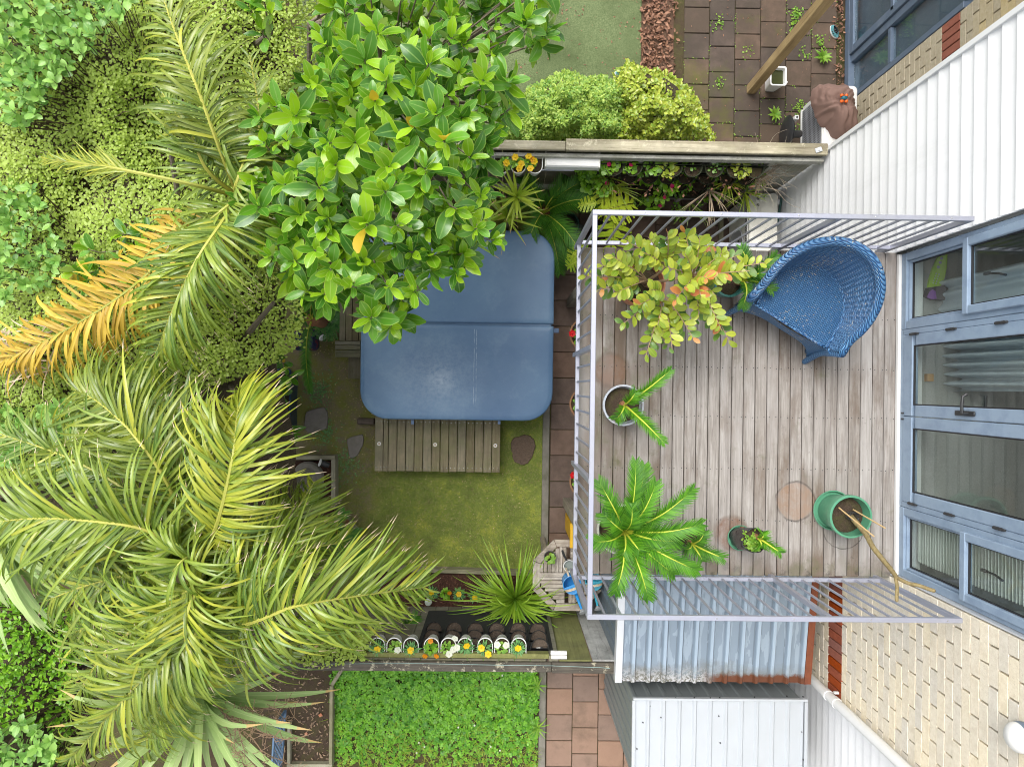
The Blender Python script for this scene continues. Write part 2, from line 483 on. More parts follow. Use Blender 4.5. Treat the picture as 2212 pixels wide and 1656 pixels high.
MAT['redbrick'] = brickm('red_brick', (.27, .065, .028), (.36, .09, .04), (.18, .05, .03), .12)
MAT['mortar'] = simple('mortar', (.50, .44, .34), .9, var=.15, scale=50, bump=.6)
MAT['mortar_dark'] = simple('mortar_raked', (.055, .045, .036), .95, var=.3, scale=50, bump=.6)
def paverm():
    s = NM('concrete_paver')
    c = s.mix(s.ramp(s.noise(7, 7, .65), [(.3, 0.), (.7, 1.)]), (.115, .078, .060), (.19, .130, .100))
    c = s.mix(s.ramp(s.noise(160, 5, .8), [(.60, 0.), (.70, .7)]), c, (.33, .25, .20))
    c = s.mix(s.ramp(s.noise(150, 4, .8), [(.60, 0.), (.70, .5)]), c, (.07, .045, .035))
    # damp and moss on the upper patio
    xyz = s.sep(s.pos())
    up = s.n('MapRange', {0: xyz[1], 1: 2.0, 2: 2.8, 3: 0.0, 4: 1.0}).outputs[0]
    lo = s.n('MapRange', {0: xyz[1], 1: -2.3, 2: -2.9, 3: 0.0, 4: 1.0}).outputs[0]
    c = s.mix(s.ma('MULTIPLY', lo, .55), c, (.33, .215, .155))
    c = s.mix(s.ma('MULTIPLY', up, s.ramp(s.noise(1.7, 8, .7), [(.30, .25), (.55, .9)])), c, (.066, .050, .037))
    mm = s.ma('MULTIPLY', up, s.ramp(s.ma('ADD', s.noise(1.25, 8, .7), s.ma('MULTIPLY_ADD', xyz[0], -.10, .26)), [(.53, 0.), (.68, .8)]))
    c = s.mix(mm, c, (.085, .09, .02))
    c = s.mix(s.ramp(s.noise(2.6, 8, .7), [(.5, 0.), (.68, .45)]), c, (.075, .06, .04))
    c = s.hsv(c, s.ma('MULTIPLY_ADD', s.rnd(), .35, .82), s.ma('MULTIPLY_ADD', s.rnd(), .3, .85))
    return s.out(s.bsdf(c, .85, 0, .3, s.bump(s.noise(170, 6, .75), .7, .004)))
MAT['paver'] = paverm()
MAT['concrete'] = simple('old_concrete', (.20, .185, .155), .9, var=.25, scale=18, bump=.6, dirt=(.08, .085, .04), dirt_amt=.7, dirt_scale=6)
MAT['stone'] = simple('stepping_stone', (.215, .195, .175), .9, var=.2, scale=22, bump=.7, bscale=150, dirt=(.11, .10, .06), dirt_amt=.6, dirt_scale=7)
def groundm():
    s = NM('garden_earth')
    c = s.mix(s.noise(30, 9, .7), (.035, .024, .016), (.10, .07, .045))
    c = s.mix(s.ramp(s.noise(2.2, 8, .7), [(.42, 0.), (.62, .8)]), c, (.075, .080, .022))
    return s.out(s.bsdf(c, .95, 0, .2, s.bump(s.noise(70, 8, .7), .9, .012)))
MAT['earth'] = groundm()
def lawnm():
    s = NM('lawn_turf')
    xyz = s.sep(s.pos())
    n1 = s.noise(3.4, 8, .68); n2 = s.noise(34, 8, .72)
    grass = s.ramp(s.ma('ADD', s.ma('MULTIPLY', n1, .7), s.ma('MULTIPLY', n2, .38)), [(.34, (.15, .125, .06)), (.45, (.17, .20, .05)), (.55, (.22, .27, .055)), (.64, (.34, .36, .06)), (.74, (.44, .41, .09))])
    soil = s.mix(s.noise(34, 9, .7), (.15, .12, .075), (.31, .255, .16))
    soil = s.mix(s.ramp(s.noise(3.6, 8, .7), [(.40, 0.), (.58, .9)]), soil, (.21, .22, .05))
    # bare shaded corner beside the tub
    bx = s.n('MapRange', {0: s.ma('ADD', xyz[0], s.ma('MULTIPLY', xyz[1], -.35)), 1: -1.5, 2: -.55, 3: 1.0, 4: 0.0}).outputs[0]
    bare = bx
    c = s.mix(s.ramp(s.ma('ADD', bare, s.ma('MULTIPLY_ADD', n1, .8, -.4)), [(.35, 0.), (.65, 1.)]), grass, soil)
    return s.out(s.bsdf(c, .95, 0, .2, s.bump(s.noise(60, 8, .7), .9, .015)))
MAT['lawn'] = lawnm()
def turfm():
    s = NM('artificial_turf')
    c = s.mix(s.ramp(s.noise(75, 6, .75), [(.3, 0.), (.7, 1.)]), (.05, .085, .03), (.25, .30, .14))
    c = s.mix(s.ramp(s.noise(1.4, 6, .6), [(.4, 0.), (.65, .6)]), c, (.06, .085, .03))
    return s.out(s.bsdf(c, .8, 0, .2, s.bump(s.noise(220, 4), .9, .01)))
MAT['turf'] = turfm()
MAT['litter'] = simple('leaf_litter', (.10, .055, .032), .9, var=.5, scale=30, bump=.8, bdist=.01)
def zincm(name, base, rust, blueish):
    s = NM(name)
    xyz = s.sep(s.pos())
    c = s.mix(s.noise(3, 5), base, tuple(x * 1.25 for x in base))
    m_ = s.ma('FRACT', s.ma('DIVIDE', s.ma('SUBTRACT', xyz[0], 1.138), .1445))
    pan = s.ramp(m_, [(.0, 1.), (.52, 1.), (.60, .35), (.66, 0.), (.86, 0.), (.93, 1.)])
    c = s.mix(s.ramp(m_, [(.0, .0), (.66, .0), (.70, .75), (.88, .75), (.92, .0)]), c, tuple(min(1, x * 1.9) for x in base))  # drier rib tops, lightened further: the light they catch is in the colour
    c = s.mix(s.ramp(m_, [(.50, .0), (.56, .65), (.63, .0), (.92, .0), (.96, .6), (1., .1)]), c, tuple(x * .45 for x in base))  # dark lines along the rib feet: shade of the ribs put into the colour
    # pale flaking film on the pans
    v = s.mp(s.pos(), (1, .14, 1))
    fl = s.noise(15, 5, .55, v, .5)
    c = s.mix(s.ramp(fl, [(.50, 0.), (.52, .6)]), c, s.mix(pan, c, blueish))
    # mud, silver flakes and rust at the low eave
    e = s.n('MapRange', {0: xyz[1], 1: -2.30, 2: -2.74, 3: 0.0, 4: 1.0}).outputs[0]
    mud = s.ramp(s.ma('ADD', s.ma('MULTIPLY', e, .85), s.ma('MULTIPLY_ADD', s.noise(5, 8, .7), .9, -.45)), [(.45, 0.), (.8, .9)])
    mud = s.ma('MULTIPLY', mud, s.n('MapRange', {0: xyz[0], 1: 2.1, 2: 2.8, 3: 1.0, 4: .45}).outputs[0])
    c = s.mix(mud, c, (.15, .135, .095))
    e2 = s.n('MapRange', {0: xyz[1], 1: -2.58, 2: -2.74, 3: 0.0, 4: 1.0}).outputs[0]
    lf = s.n('MapRange', {0: xyz[0], 1: 1.9, 2: 2.05, 3: 1.0, 4: 0.0}).outputs[0]
    c = s.mix(s.ma('MULTIPLY', s.ma('MULTIPLY', e2, lf), s.ramp(s.noise(45, 6, .7), [(.48, 0.), (.52, 1.)])), c, (.52, .52, .53))
    rt = s.ma('MULTIPLY', s.ma('SUBTRACT', 1.0, lf), s.ramp(s.ma('ADD', e2, s.ma('MULTIPLY_ADD', s.noise(12, 8, .7), .9, -.45)), [(.4, 0.), (.62, 1.)]))
    c = s.mix(rt, c, rust)
    return s.out(s.bsdf(c, .42, .15, .5, s.bump(s.noise(40, 6), .15, .003)))
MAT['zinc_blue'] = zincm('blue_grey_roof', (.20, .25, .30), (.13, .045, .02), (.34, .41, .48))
MAT['zinc_wall'] = simple('blue_grey_shed_wall', (.155, .195, .235), .45, .15, var=.08, scale=4, dirt=(.07, .085, .10), dirt_amt=.4)
MAT['zinc_pale'] = simple('pale_zincalume', (.50, .53, .555), .40, .25, var=.04, scale=5, dirt=(.48, .50, .51), dirt_amt=.5, dirt_scale=3)
MAT['zinc_grey'] = simple('grey_shed_wall', (.24, .265, .27), .45, .2, var=.05, scale=4)
MAT['flash'] = simple('bright_flashing', (.66, .68, .70), .34, .35, var=.05, scale=6, dirt=(.45, .45, .45), dirt_amt=.15)
MAT['rust'] = simple('rusty_flashing', (.19, .055, .022), .8, var=.35, scale=16, bump=.4, dirt=(.08, .025, .015), dirt_amt=.7)
def vinylm():
    s = NM('blue_vinyl')
    c = s.mix(s.ramp(s.noise(1.5, 6, .55), [(.3, 0.), (.7, 1.)]), (.070, .140, .255), (.115, .205, .325))
    c = s.mix(s.ramp(s.noise(3.3, 8, .7), [(.52, 0.), (.74, .5)]), c, (.17, .265, .37))
    c = s.mix(s.ramp(s.noise(4.5, 7, .7), [(.56, 0.), (.7, .35)]), c, (.055, .125, .25))
    def spot(px, py, r, amt):
        nonlocal c
        q = U(px, py, .9)
        d = s.n('VectorMath', {0: s.pos(), 1: q}, operation='DISTANCE').outputs['Value']
        c = s.mix(s.ma('MULTIPLY', s.n('MapRange', {0: d, 1: 0.0, 2: r, 3: amt, 4: 0.0}).outputs[0], s.ramp(s.noise(24, 8, .75), [(.35, .1), (.6, 1.)])), c, (.42, .50, .58))
    spot(954, 823, .20, .40)
    spot(940, 815, .6, .22)
    # two chalky scuff lines
    xyz = s.sep(s.pos())
    for px in (1024, 1029):
        x0 = U(px, 780, .9).x
        d = s.ma('ABSOLUTE', s.ma('SUBTRACT', xyz[0], s.ma('MULTIPLY_ADD', s.noise(5, 3), .01, x0 - .005)))
        m = s.n('MapRange', {0: d, 1: .002, 2: .005, 3: .45, 4: 0.0}).outputs[0]
        yy = s.n('MapRange', {0: xyz[1], 1: .24, 2: .26, 3: 0.0, 4: 1.0}).outputs[0]
        y2 = s.n('MapRange', {0: xyz[1], 1: -.2, 2: -.15, 3: 0.0, 4: 1.0}).outputs[0]
        m = s.ma('MULTIPLY', s.ma('MULTIPLY', m, s.ramp(s.noise(22, 6, .7), [(.42, 0.), (.56, 1.)])), s.ma('MULTIPLY', y2, s.ma('LESS_THAN', xyz[1], .62)))
        c = s.mix(m, c, (.42, .50, .58))
    return s.out(s.bsdf(c, .42, 0, .45, s.bump(s.ma('ADD', s.noise(190, 3), s.ma('MULTIPLY', s.noise(4, 3), 2.5)), .12, .004)))
MAT['vinyl'] = vinylm()
MAT['vinyl_edge'] = simple('blue_vinyl_piping', (.045, .10, .20), .4, var=.1)
def glassm(name, tint, refl=.45):
    s = NM(name)
    geo = s.n('NewGeometry')
    co = s.ma('ABSOLUTE', s.n('VectorMath', {0: geo.outputs['Incoming'], 1: geo.outputs['Normal']}, operation='DOT_PRODUCT').outputs['Value'])
    f = s.ma('MULTIPLY_ADD', s.ma('POWER', s.ma('SUBTRACT', 1.0, co), 5.0), .93, .045)
    g = s.n('BsdfGlossy', {'Color': (.95, .97, 1.0), 'Roughness': .01}).outputs[0]
    t = s.n('BsdfTransparent', {'Color': tint}).outputs[0]
    return s.out(s.n('MixShader', {0: f, 1: t, 2: g}).outputs[0])
MAT['glass'] = glassm('window_glass', (.90, .94, .93))
MAT['carpet'] = simple('grey_carpet', (.38, .375, .35), .95, var=.15, scale=60, bump=.7, bscale=260)
MAT['paint'] = simple('white_paint', (.80, .80, .78), .5, var=.02)
MAT['sheer'] = simple('grey_curtain', (.60, .64, .67), .85, var=.06, scale=10)
MAT['blind'] = simple('cellular_blind', (.70, .72, .66), .8, var=.04)

# ------------------------------------------------------------------ the ground
def sheet(name, poly, z, mat, sub=None):
    b = MB(); b.add([(p[0], p[1], z) for p in poly], [tuple(range(len(poly)))])
    return b.solo(name, mat, None, None, kind='structure')
sheet('ground', [(-40, -40), (40, -40), (40, 40), (-40, 40)], -.03, MAT['earth'])
GX = .575          # garden edge of the paving
EX = .485          # garden edge of the concrete kerb
sheet('lawn', [(-3.2, -2.62), (EX, -2.62), (EX, 2.28), (-3.2, 2.28)], 0.0, MAT['lawn'])
LAWN2 = [(-2.05, -7.0), (EX, -7.0), (EX, -2.70), (-2.05, -2.70)]
sheet('clover_lawn_soil', LAWN2, 0.0, MAT['earth'])
q = U(1385, 60, 0)
TURF_X = q.x
sheet('artificial_turf', [(-2.5, 3.0), (TURF_X, 3.0), (TURF_X, 7), (-2.5, 7)], 0.004, MAT['turf'])
sheet('leaf_litter_bed', [(TURF_X + .003, 2.42), (TURF_X + .42, 2.42), (TURF_X + .36, 7), (TURF_X + .003, 7)], 0.0, MAT['litter'])
b = MB()
b.box(((EX + GX) / 2 - .002, -2.35, -.01), (GX - EX - .008, 9.2, .06), .006)
b.solo('kerb', MAT['concrete'], None, None, kind='structure')

# paving: every slab is an object
pav = thing('paving', 'reddish brown concrete slab paving laid against the house', 'paving', (1.8, 0, 0))
pav['kind'] = 'structure'
for k in ('category',): del pav[k]
pm = []
for i in range(4):
    b = MB(); b.box((0, 0, 0), (.303, .303, .05), .006); pm.append(b.mesh('paver', MAT['paver']))
PP = .3105
cells = []
for ci in range(0, 12):
    x = GX + .005 + PP * (ci + .5)
    if x > 4.1: continue
    off = (.5 if ci % 2 else 0.0) * PP
    for ri in range(-18, 20):
        y = ri * PP + off - .035
        if y < -5.2 or y > 5.6: continue
        if y > 2.2 and x < TURF_X + .42 + .1: continue
        if x > 3.12 and y < 2.3: continue
        if -1.30 < y < .9 and x > 1.2: continue          # wholly under the deck
        if y < -2.85 and x > 1.9: continue
        if -2.6 < y < -1.3 and x > 1.3: continue
        cells.append((x, y))
for (x, y) in cells:
    z = -.025 + rng.uniform(-.003, .003)
    o = inst('paver', rng.choice(pm), M.Translation((x, y, z)) @ M.Rotation(rng.uniform(-.008, .008), 4, 'Z') @ M.Rotation(rng.choice((0, math.pi / 2, math.pi)), 4, 'Z'), pav)
sheet('paving_bed', [(GX, -5.3), (4.12, -5.3), (4.12, 7), (GX, 7)], -.018, MAT['earth'])

# ------------------------------------------------------------------ the house
HX = 3.10
house = thing('house', 'house with white weatherboards, cream brick and blue grey window joinery beside the balcony', 'house', (HX + 1, 0, 0))
# weatherboards
WB = {}
def weatherboard(y0, y1, z, x=HX, h=.125):
    b = MB()
    n = 1
    # a bevelled board: bottom edge proud of the one below
    vs = [(x + .024, y0, z + h), (x + .024, y1, z + h), (x, y1, z), (x, y0, z), (x + .03, y0, z), (x + .03, y1, z), (x + .03, y0, z + h), (x + .03, y1, z + h)]
    fs = [(0, 1, 2, 3), (3, 2, 5, 4), (0, 3, 4, 6), (1, 7, 5, 2), (0, 6, 7, 1)]
    b.add(vs, fs)
    b.part('weatherboard', MAT['clad'], house)
YC = 2.315
z = .10
while z < 4.9:
    weatherboard(1.115 if z > 2.72 else .2, YC, z)
    weatherboard(-6.2, -2.83, z, HX + .05)
    z += .125
b = MB(); b.box((HX + .012, YC + .021, 2.5), (.05, .042, 5.0), .003); b.part('corner_trim', MAT['clad'], house)
b = MB(); b.box((HX + .56, YC + .01, 2.5), (1.04, .03, 5.0)); b.part('return_wall', MAT['clad'], house)
b = MB(); b.box((HX + .115, -.1, .05), (.16, 4.8, .1)); b.part('footing', MAT['concrete'], house)
b = MB(); b.box((HX + .16, -.5, 1.4), (.10, 5.6, 2.8)); b.box((HX + .16, -4.5, 2.5), (.10, 3.4, 5.0)); b.box((HX + .16, 1.72, 3.9), (.10, 1.2, 2.2))
b.part('wall_lining', MAT['paint'], house)
b = MB(); b.box((HX + 2.0, 0, 5.15), (4.2, 12.6, .1)); b.part('roof', MAT['zinc_grey'], house)
# bricks
bricks = []
ZR0, ZR1 = 1.795, 2.052       # the red soldier course
CP, BP = .0845, .257
def brick_field(x, ya, yb, zlo, zhi, mat):
    k0 = int(math.floor((zlo - ZR1) / CP)) - 4
    rows = []
    zz = ZR1
    while zz < zhi: rows.append(zz); zz += CP
    zz = ZR0 - CP
    while zz > zlo - CP: rows.append(zz); zz -= CP
    for zz in rows:
        k = int(round((zz - ZR0) / CP))
        y = yb - (BP * .5 if k % 2 else 0.0)
        if k % 2: bricks.append((x, yb - BP * .25, zz + CP / 2, BP * .5, CP, mat))
        while y > ya + .02:
            y0 = max(y - BP, ya)
            if y - y0 > .03: bricks.append((x, (y + y0) / 2, zz + CP / 2, y - y0, CP, mat))
            y -= BP
    y = yb
    while y > ya + .03:
        y0 = max(y - CP, ya)
        bricks.append((x, (y + y0) / 2, (ZR0 + ZR1) / 2, y - y0, ZR1 - ZR0, 'redbrick'))
        y -= CP
brick_field(HX, -2.80, -1.455, .45, 4.62, 'brick')
brick_field(4.12, 2.36, 3.485, .02, 3.1, 'brick_tan')
meshes = {}
def brick_mesh(l, h, mat):
    key = (round(l, 3), round(h, 3), mat)
    if key not in meshes:
        b = MB()
        if mat == 'redbrick': b.box((0, 0, 0), (.09, l - .009, h - .006), .003)
        else: b.box((0, 0, 0), (.09, l - .013, h - .005), .0015)
        meshes[key] = b.mesh('brick', MAT[mat])
    return meshes[key]
cl = V((0, 0, CAM_H))
bricks.sort(key=lambda q: (V(q[:3]) - cl).length)
nb = 0; rest = MB(); rm = ['brick', 'brick_tan', 'redbrick']
for (x, y, z, l, h, mat) in bricks:
    jx = rng.uniform(-.002, .002)
    if nb < 300:
        inst('brick', brick_mesh(l, h, mat), M.Translation((x + .045 + jx, y, z)), house); nb += 1
    else:
        rest.box((x + .045 + jx, y, z), (.09, l - .011, h - .006), .004, rm.index(mat))
rest.part('brickwork', [MAT[k] for k in rm], house, kind='stuff')
b = MB()
b.box((HX + .065, -2.1275, 2.5), (.08, 1.335, 4.9), mi=0); b.part('mortar', MAT['mortar_dark'], house); b = MB(); b.box((4.185, 2.93, 1.6), (.08, 1.10, 3.1), mi=0)
b.part('mortar', MAT['mortar_dark'], house)
b = MB(); b.box((4.26, 4.5, 1.7), (.12, 4.2, 3.4)); b.part('wall_lining', MAT['joinery_dark'], house)

# joinery on the balcony
def frame_ring(b, x, y0, y1, z0, z1, w, dx, bev=.004, mi=0):
    """rectangular frame in a plane of constant x, front face at x, depth dx"""
    xc = x + dx / 2
    b.box((xc, (y0 + y1) / 2, z0 + w / 2), (dx, y1 - y0, w), bev, mi)
    b.box((xc, (y0 + y1) / 2, z1 - w / 2), (dx, y1 - y0, w), bev, mi)
    for y in (y0 + w / 2, y1 - w / 2):
        b.box((xc + .001, y, (z0 + z1) / 2), (dx, w, z1 - z0 - 2 * w + .002), bev, mi)
FX = 3.145
YT, YB = 1.095, -1.438
YM1, YM2 = .497, -.893
ZS, ZH = 2.845, 4.75
def pane(name, x, y0, y1, z0, z1, parent):
    b = MB(); b.box((x, (y0 + y1) / 2, (z0 + z1) / 2), (.006, y1 - y0, z1 - z0))
    return b.part(name, MAT['glass'], parent)
def gasket(x, y0, y1, z0, z1, parent):
    b = MB(); frame_ring(b, x, y0, y1, z0, z1, .010, .012, 0)
    return b.part('gasket', MAT['rubber'], parent)
def side_window(y0, y1, flip):
    b = MB(); frame_ring(b, FX, y0, y1, ZS, ZH, .062, .07)
    frame_ring(b, FX + .018, y0 + .062, y1 - .062, ZS + .062, ZH - .062, .018, .04)
    zt = 3.615
    w = b.part('window', MAT['joinery'], house)
    g = (y0 + .080, y1 - .080, ZS + .080, zt - .01)
    pane('pane', FX + .050, *g, w); gasket(FX + .040, *g, w)
    b = MB(); frame_ring(b, FX - .028, y0 + .040, y1 - .040, zt - .02, ZH - .035, .058, .055, .006)
    sa = b.part('sash', MAT['joinery'], house)
    g = (y0 + .098, y1 - .098, zt + .038, ZH - .10)
    pane('pane', FX + .005, *g, sa); gasket(FX - .004, *g, sa)
    b = MB(); ym = (y0 + y1) / 2
    b.box((FX + .05, ym, 3.73), (.02, .02, .05), .003); b.tube([(FX + .055, ym, 3.74), (FX + .075, ym - .01, 3.80), (FX + .08, ym - .03, 3.86)], .008, 6)
    b.part('latch', MAT['blackplastic'], sa, True)
side_window(YM1, YT, False)
side_window(YB, YM2, True)
b = MB()
b.box((FX + .035, (YM1 + YM2) / 2, ZS + .02), (.07, YM1 - YM2 - .006, .04), .003)
b.box((FX + .035, YM1 - .024, (ZS + ZH) / 2 + .03), (.07, .042, ZH - ZS), .003)
b.box((FX + .035, YM2 + .024, (ZS + ZH) / 2 + .03), (.07, .042, ZH - ZS), .003)
b.part('door_frame', MAT['joinery'], house)
YMID = -.182
def door(y0, y1, hinge_y, handle):
    b = MB()
    x = FX - .006; dx = .05; w = .085
    b.box((x + dx / 2, (y0 + y1) / 2, ZS + .045 + .058), (dx, y1 - y0, .115), .005)
    b.box((x + dx / 2, (y0 + y1) / 2, ZH - w / 2), (dx, y1 - y0, w), .005)
    for y in (y0 + w / 2, y1 - w / 2):
        b.box((x + dx / 2 + .001, y, (ZS + ZH) / 2 + .08), (dx, w, ZH - ZS - .24), .005)
    d = b.part('door', MAT['joinery'], house)
    g = (y0 + w, y1 - w, ZS + .163, ZH - w)
    pane('pane', FX + .012, *g, d); gasket(FX + .004, *g, d)
    for zz in (2.99, 3.42, 3.9):
        b = MB(); b.tube([(x - .008, hinge_y, zz), (x - .008, hinge_y, zz + .075)], .011, 8); b.tube([(x - .008, hinge_y, zz + .075), (x - .008, hinge_y, zz + .10)], .008, 8)
        b.part('hinge', MAT['blackplastic'], d, True)
    if handle:
        yh = y0 + .045
        b = MB(); b.box((x - .008, yh, 3.62), (.014, .035, .20), .006)
        b.tube([(x - .01, yh, 3.66), (x - .055, yh, 3.66)], .009, 8)
        b.tube([(x - .055, yh, 3.66), (x - .058, yh + .06, 3.662), (x - .055, yh + .115, 3.665), (x - .03, yh + .13, 3.668)], .010, 8)
        b.part('handle', MAT['blackplastic'], d, True)
        b = MB(); b.tube([(x + .06, yh, 3.66), (x + .10, yh, 3.66), (x + .105, yh + .06, 3.66), (x + .10, yh + .12, 3.67)], .010, 8)
        b.part('handle', MAT['blackplastic'], d, True)
    b = MB(); yh = y0 + .02 if handle else y1 - .02
    b.box((x - .006, yh, 2.895), (.012, .014, .025), .002); b.part('bolt', MAT['blackplastic'], d)
door(YMID + .003, YM1 - .047, YM1 - .047, True)
door(YM2 + .047, YMID - .003, YM2 + .047, False)
b = MB(); b.box((FX + .025, -.17, ZS - .02), (.09, YT - YB, .035), .003); b.part('sill', MAT['whitemetal'], house)
# sloping aluminium flashing and brick-on-edge reveal beside the lower window
b = MB(); b.box((HX + .03, YB - .008, 3.7), (.05, .012, 1.8), .002); b.part('flashing', MAT['flash'], house)
# the room behind the glass
b = MB(); b.box((5.0, -.17, 2.77), (3.5, 3.2, .02)); b.part('carpet', MAT['carpet'], house)
b = MB(); b.box((3.268, -.17, 2.795), (.145, 2.5, .03), .003); b.part('threshold', MAT['paint'], house)
b = MB()
b.box((6.7, -.17, 3.9), (.05, 3.2, 2.3)); b.box((5.0, 1.42, 3.9), (3.5, .05, 2.3)); b.box((5.0, -1.76, 3.9), (3.5, .05, 2.3)); b.box((5.0, -.17, 5.06), (3.5, 3.2, .03))
b.part('room_wall', MAT['paint'], house)
def curtain(y0, y1, x0, z0, z1, mat, nm, waves=9, amp=.03):
    b = MB(); n = 60; rows = 10
    vs = []; fs = []
    for j in range(rows + 1):
        t = j / rows
        for i in range(n + 1):
            u = i / n
            y = y0 + (y1 - y0) * u
            a = amp * (1.25 - .5 * t)
            x = x0 + a * math.sin(u * waves * 6.28 + 1.3 * math.sin(t * 2)) + .012 * math.sin(u * 31 + t * 3)
            zz = z0 + (z1 - z0) * t + (.02 * math.sin(u * 9) if j == 0 else 0)
            vs.append((x, y, zz))
    for j in range(rows):
        for i in range(n):
            a = j * (n + 1) + i
            fs.append((a, a + 1, a + n + 2, a + n + 1))
    b.add(vs, fs)
    return b.part(nm, mat, house, True, None)
curtain(.50, .90, 3.50, 2.80, 4.95, MAT['sheer'], 'curtain', 4, .025)
curtain(.02, .47, 3.58, 2.80, 4.95, MAT['sheer'], 'curtain', 6, .06)
# slatted blind behind the lower window
b = MB()
b.box((3.285, (YB + YM2) / 2 + .02, 2.895), (.03, YM2 - YB - .19, .018), .003)
for i in range(58):
    zz = 2.915 + i * .031
    b.box((3.285, (YB + YM2) / 2 + .02, zz), (.034, YM2 - YB - .19, .0035), rot=M.Rotation(rad(24), 3, 'Y').to_4x4())
b.part('blind_slats', MAT['blind'], house, kind='stuff')
# neighbour's sliding door below, recessed wall
RX = 4.12
b = MB()
b.box((RX + .03, 4.6, .05), (.12, 2.2, .10), .004)
b.box((RX + .035, 3.52, 1.1), (.07, .06, 2.0), .004)
b.box((RX + .035, 3.985, 1.1), (.075, .085, 2.0), .004)
b.box((RX + .035, 3.745, .90), (.06, .38, .06), .004)
w = b.part('window', MAT['joinery_dark'], house)
pane('pane', RX + .04, 3.55, 3.94, .10, .87, w); pane('pane', RX + .04, 3.55, 3.94, .93, 2.1, w)
b = MB(); frame_ring(b, RX - .03, 4.03, 5.4, .11, 2.15, .085, .055, .004)
b.box((RX - .004, 4.7, 1.0), (.05, 1.25, .05), .003)
w = b.part('sliding_door', MAT['joinery_dark'], house)
pane('pane', RX - .005, 4.11, 5.32, .20, 2.06, w)
MAT['bluesheet'] = simple('blue_drape', (.04, .26, .55), .7, var=.12)
b = MB(); vs = []; fs = []
for i in range(41):
    y = 3.5 + i * .05
    vs += [(RX + .115 + .02 * math.sin(i * 1.7), y, .02), (RX + .115 + .025 * math.sin(i * 1.7 + .4), y, 2.2)]
    if i: fs.append((2 * i - 2, 2 * i, 2 * i + 1, 2 * i - 1))
b.add(vs, fs); b.part('curtain', MAT['bluesheet'], house, True, None)
# round bulkhead light on the brick, at the right edge
q = Wx(2217, 1592, HX)
ax = M.Rotation(rad(-90), 3, 'Y')
b = MB(); b.lathe([(.0, .0), (.085, .0), (.09, .03), (.085, .05)], (q.x, q.y, q.z), 24, 0, ax); 
l = b.solo('wall_light', MAT['joinery_dark'], 'round white domed light on the cream brick at the right edge', 'wall light', smooth=True)
b = MB(); b.lathe([(.088, .03), (.082, .07), (.06, .095), (.03, .108), (.001, .112)], (q.x, q.y, q.z), 24, 0, ax); b.part('diffuser', MAT['whiteplastic'], l, True)
# downpipe
q0 = Wx(1785, 1497, 3.035)
b = MB(); b.tube([(3.035, q0.y, .02), (3.035, q0.y, 5.0)], .043, 18)
dp = b.solo('downpipe', MAT['whitemetal'], 'white round downpipe on the house corner beside the galvanised shed', 'downpipe', smooth=True)
for zz in (1.9, 2.06, 4.3):
    b = MB(); b.tube([(3.035, q0.y, zz), (3.035, q0.y, zz + .055)], .049, 18); b.part('collar', MAT['whitemetal'], dp, True)
b = MB(); b.box((3.085, q0.y + .05, 2.0), (.05, .02, .03), .003); b.part('bracket', MAT['whitemetal'], dp)

# ------------------------------------------------------------------ balcony deck
deck = thing('balcony_deck', 'weathered grey timber balcony floor outside the blue grey doors', 'deck', (1.87, -.17, 2.8))
DX0, DX1, DY0, DY1, DZ = .60, 3.135, -1.468, 1.118, 2.80
nbd = 27; pit = (DX1 - DX0) / nbd
for i in range(nbd):
    b = MB(); x = DX0 + pit * (i + .5)
    b.box((x, (DY0 + DY1) / 2 + rng.uniform(-.003, .003), DZ - .011 + rng.uniform(-.0012, .0012)), (pit - .0062, DY1 - DY0, .022), .003)
    b.part('deck_board', MAT['deck'], deck)
JY = [-1.43, -1.03, -.62, -.21, .18, .58, 1.02]
b = MB()
for y in JY: b.box(((DX0 + DX1) / 2, y, DZ - .12), (DX1 - DX0 - .03, .045, .18))
for y in JY[1:-1]:
    pass
b.part('joists', MAT['joist'], deck, kind='stuff')
b = MB(); b.box((DX0 + .022, -.17, DZ - .115), (.04, 2.58, .18), .003); b.part('fascia', MAT['joist'], deck)
b = MB()
for y in JY[1:-1]:
    for i in range(nbd):
        for dx in (-.028, .028):
            x = DX0 + pit * (i + .5) + dx + rng.uniform(-.004, .004)
            b.lathe([(.0042, 0), (.0001, .0006)], (x, y + rng.uniform(-.006, .006), DZ + .0012), 6)
b.part('nails', MAT['rubber'], deck, kind='stuff')
for (px, py) in ((1229, 655), (1221, 1083)):
    q = U(px, py, 0)
    b = MB(); b.box((q.x + .02, q.y, 1.33), (.10, .10, 2.66), .006); b.part('post', MAT['post'], deck)

# railing
rail = thing('balcony_railing', 'silver aluminium balustrade with square balusters round the balcony', 'railing', (1.8, -.17, 2.8))
RXL, RYT, RYB = .580, 1.137, -1.470
ZT, ZB = 3.80, 2.885
RXE = 3.05
bw, tw = .031, .032
for nm, a, c, z, w, h in (('top_rail', (RXL - tw / 2, RYT), (RXE, RYT), ZT, tw, .03), ('top_rail', (RXL - tw / 2, RYB), (RXE - .05, RYB), ZT, tw, .03),
                          ('bottom_rail', (RXL, RYT), (RXE, RYT), ZB, bw, .03), ('bottom_rail', (RXL, RYB), (RXE - .05, RYB), ZB, bw, .03)):
    b = MB(); b.box(((a[0] + c[0]) / 2, a[1], z), (c[0] - a[0], w, h), .003); b.part(nm, MAT['alu'], rail)
for nm, z, w in (('top_rail', ZT - .001, tw), ('bottom_rail', ZB - .001, bw)):
    b = MB(); b.box((RXL, (RYT + RYB) / 2, z), (w, RYT - RYB - w - .001, .03), .003); b.part(nm, MAT['alu'], rail)
hb = ZT - ZB - .03
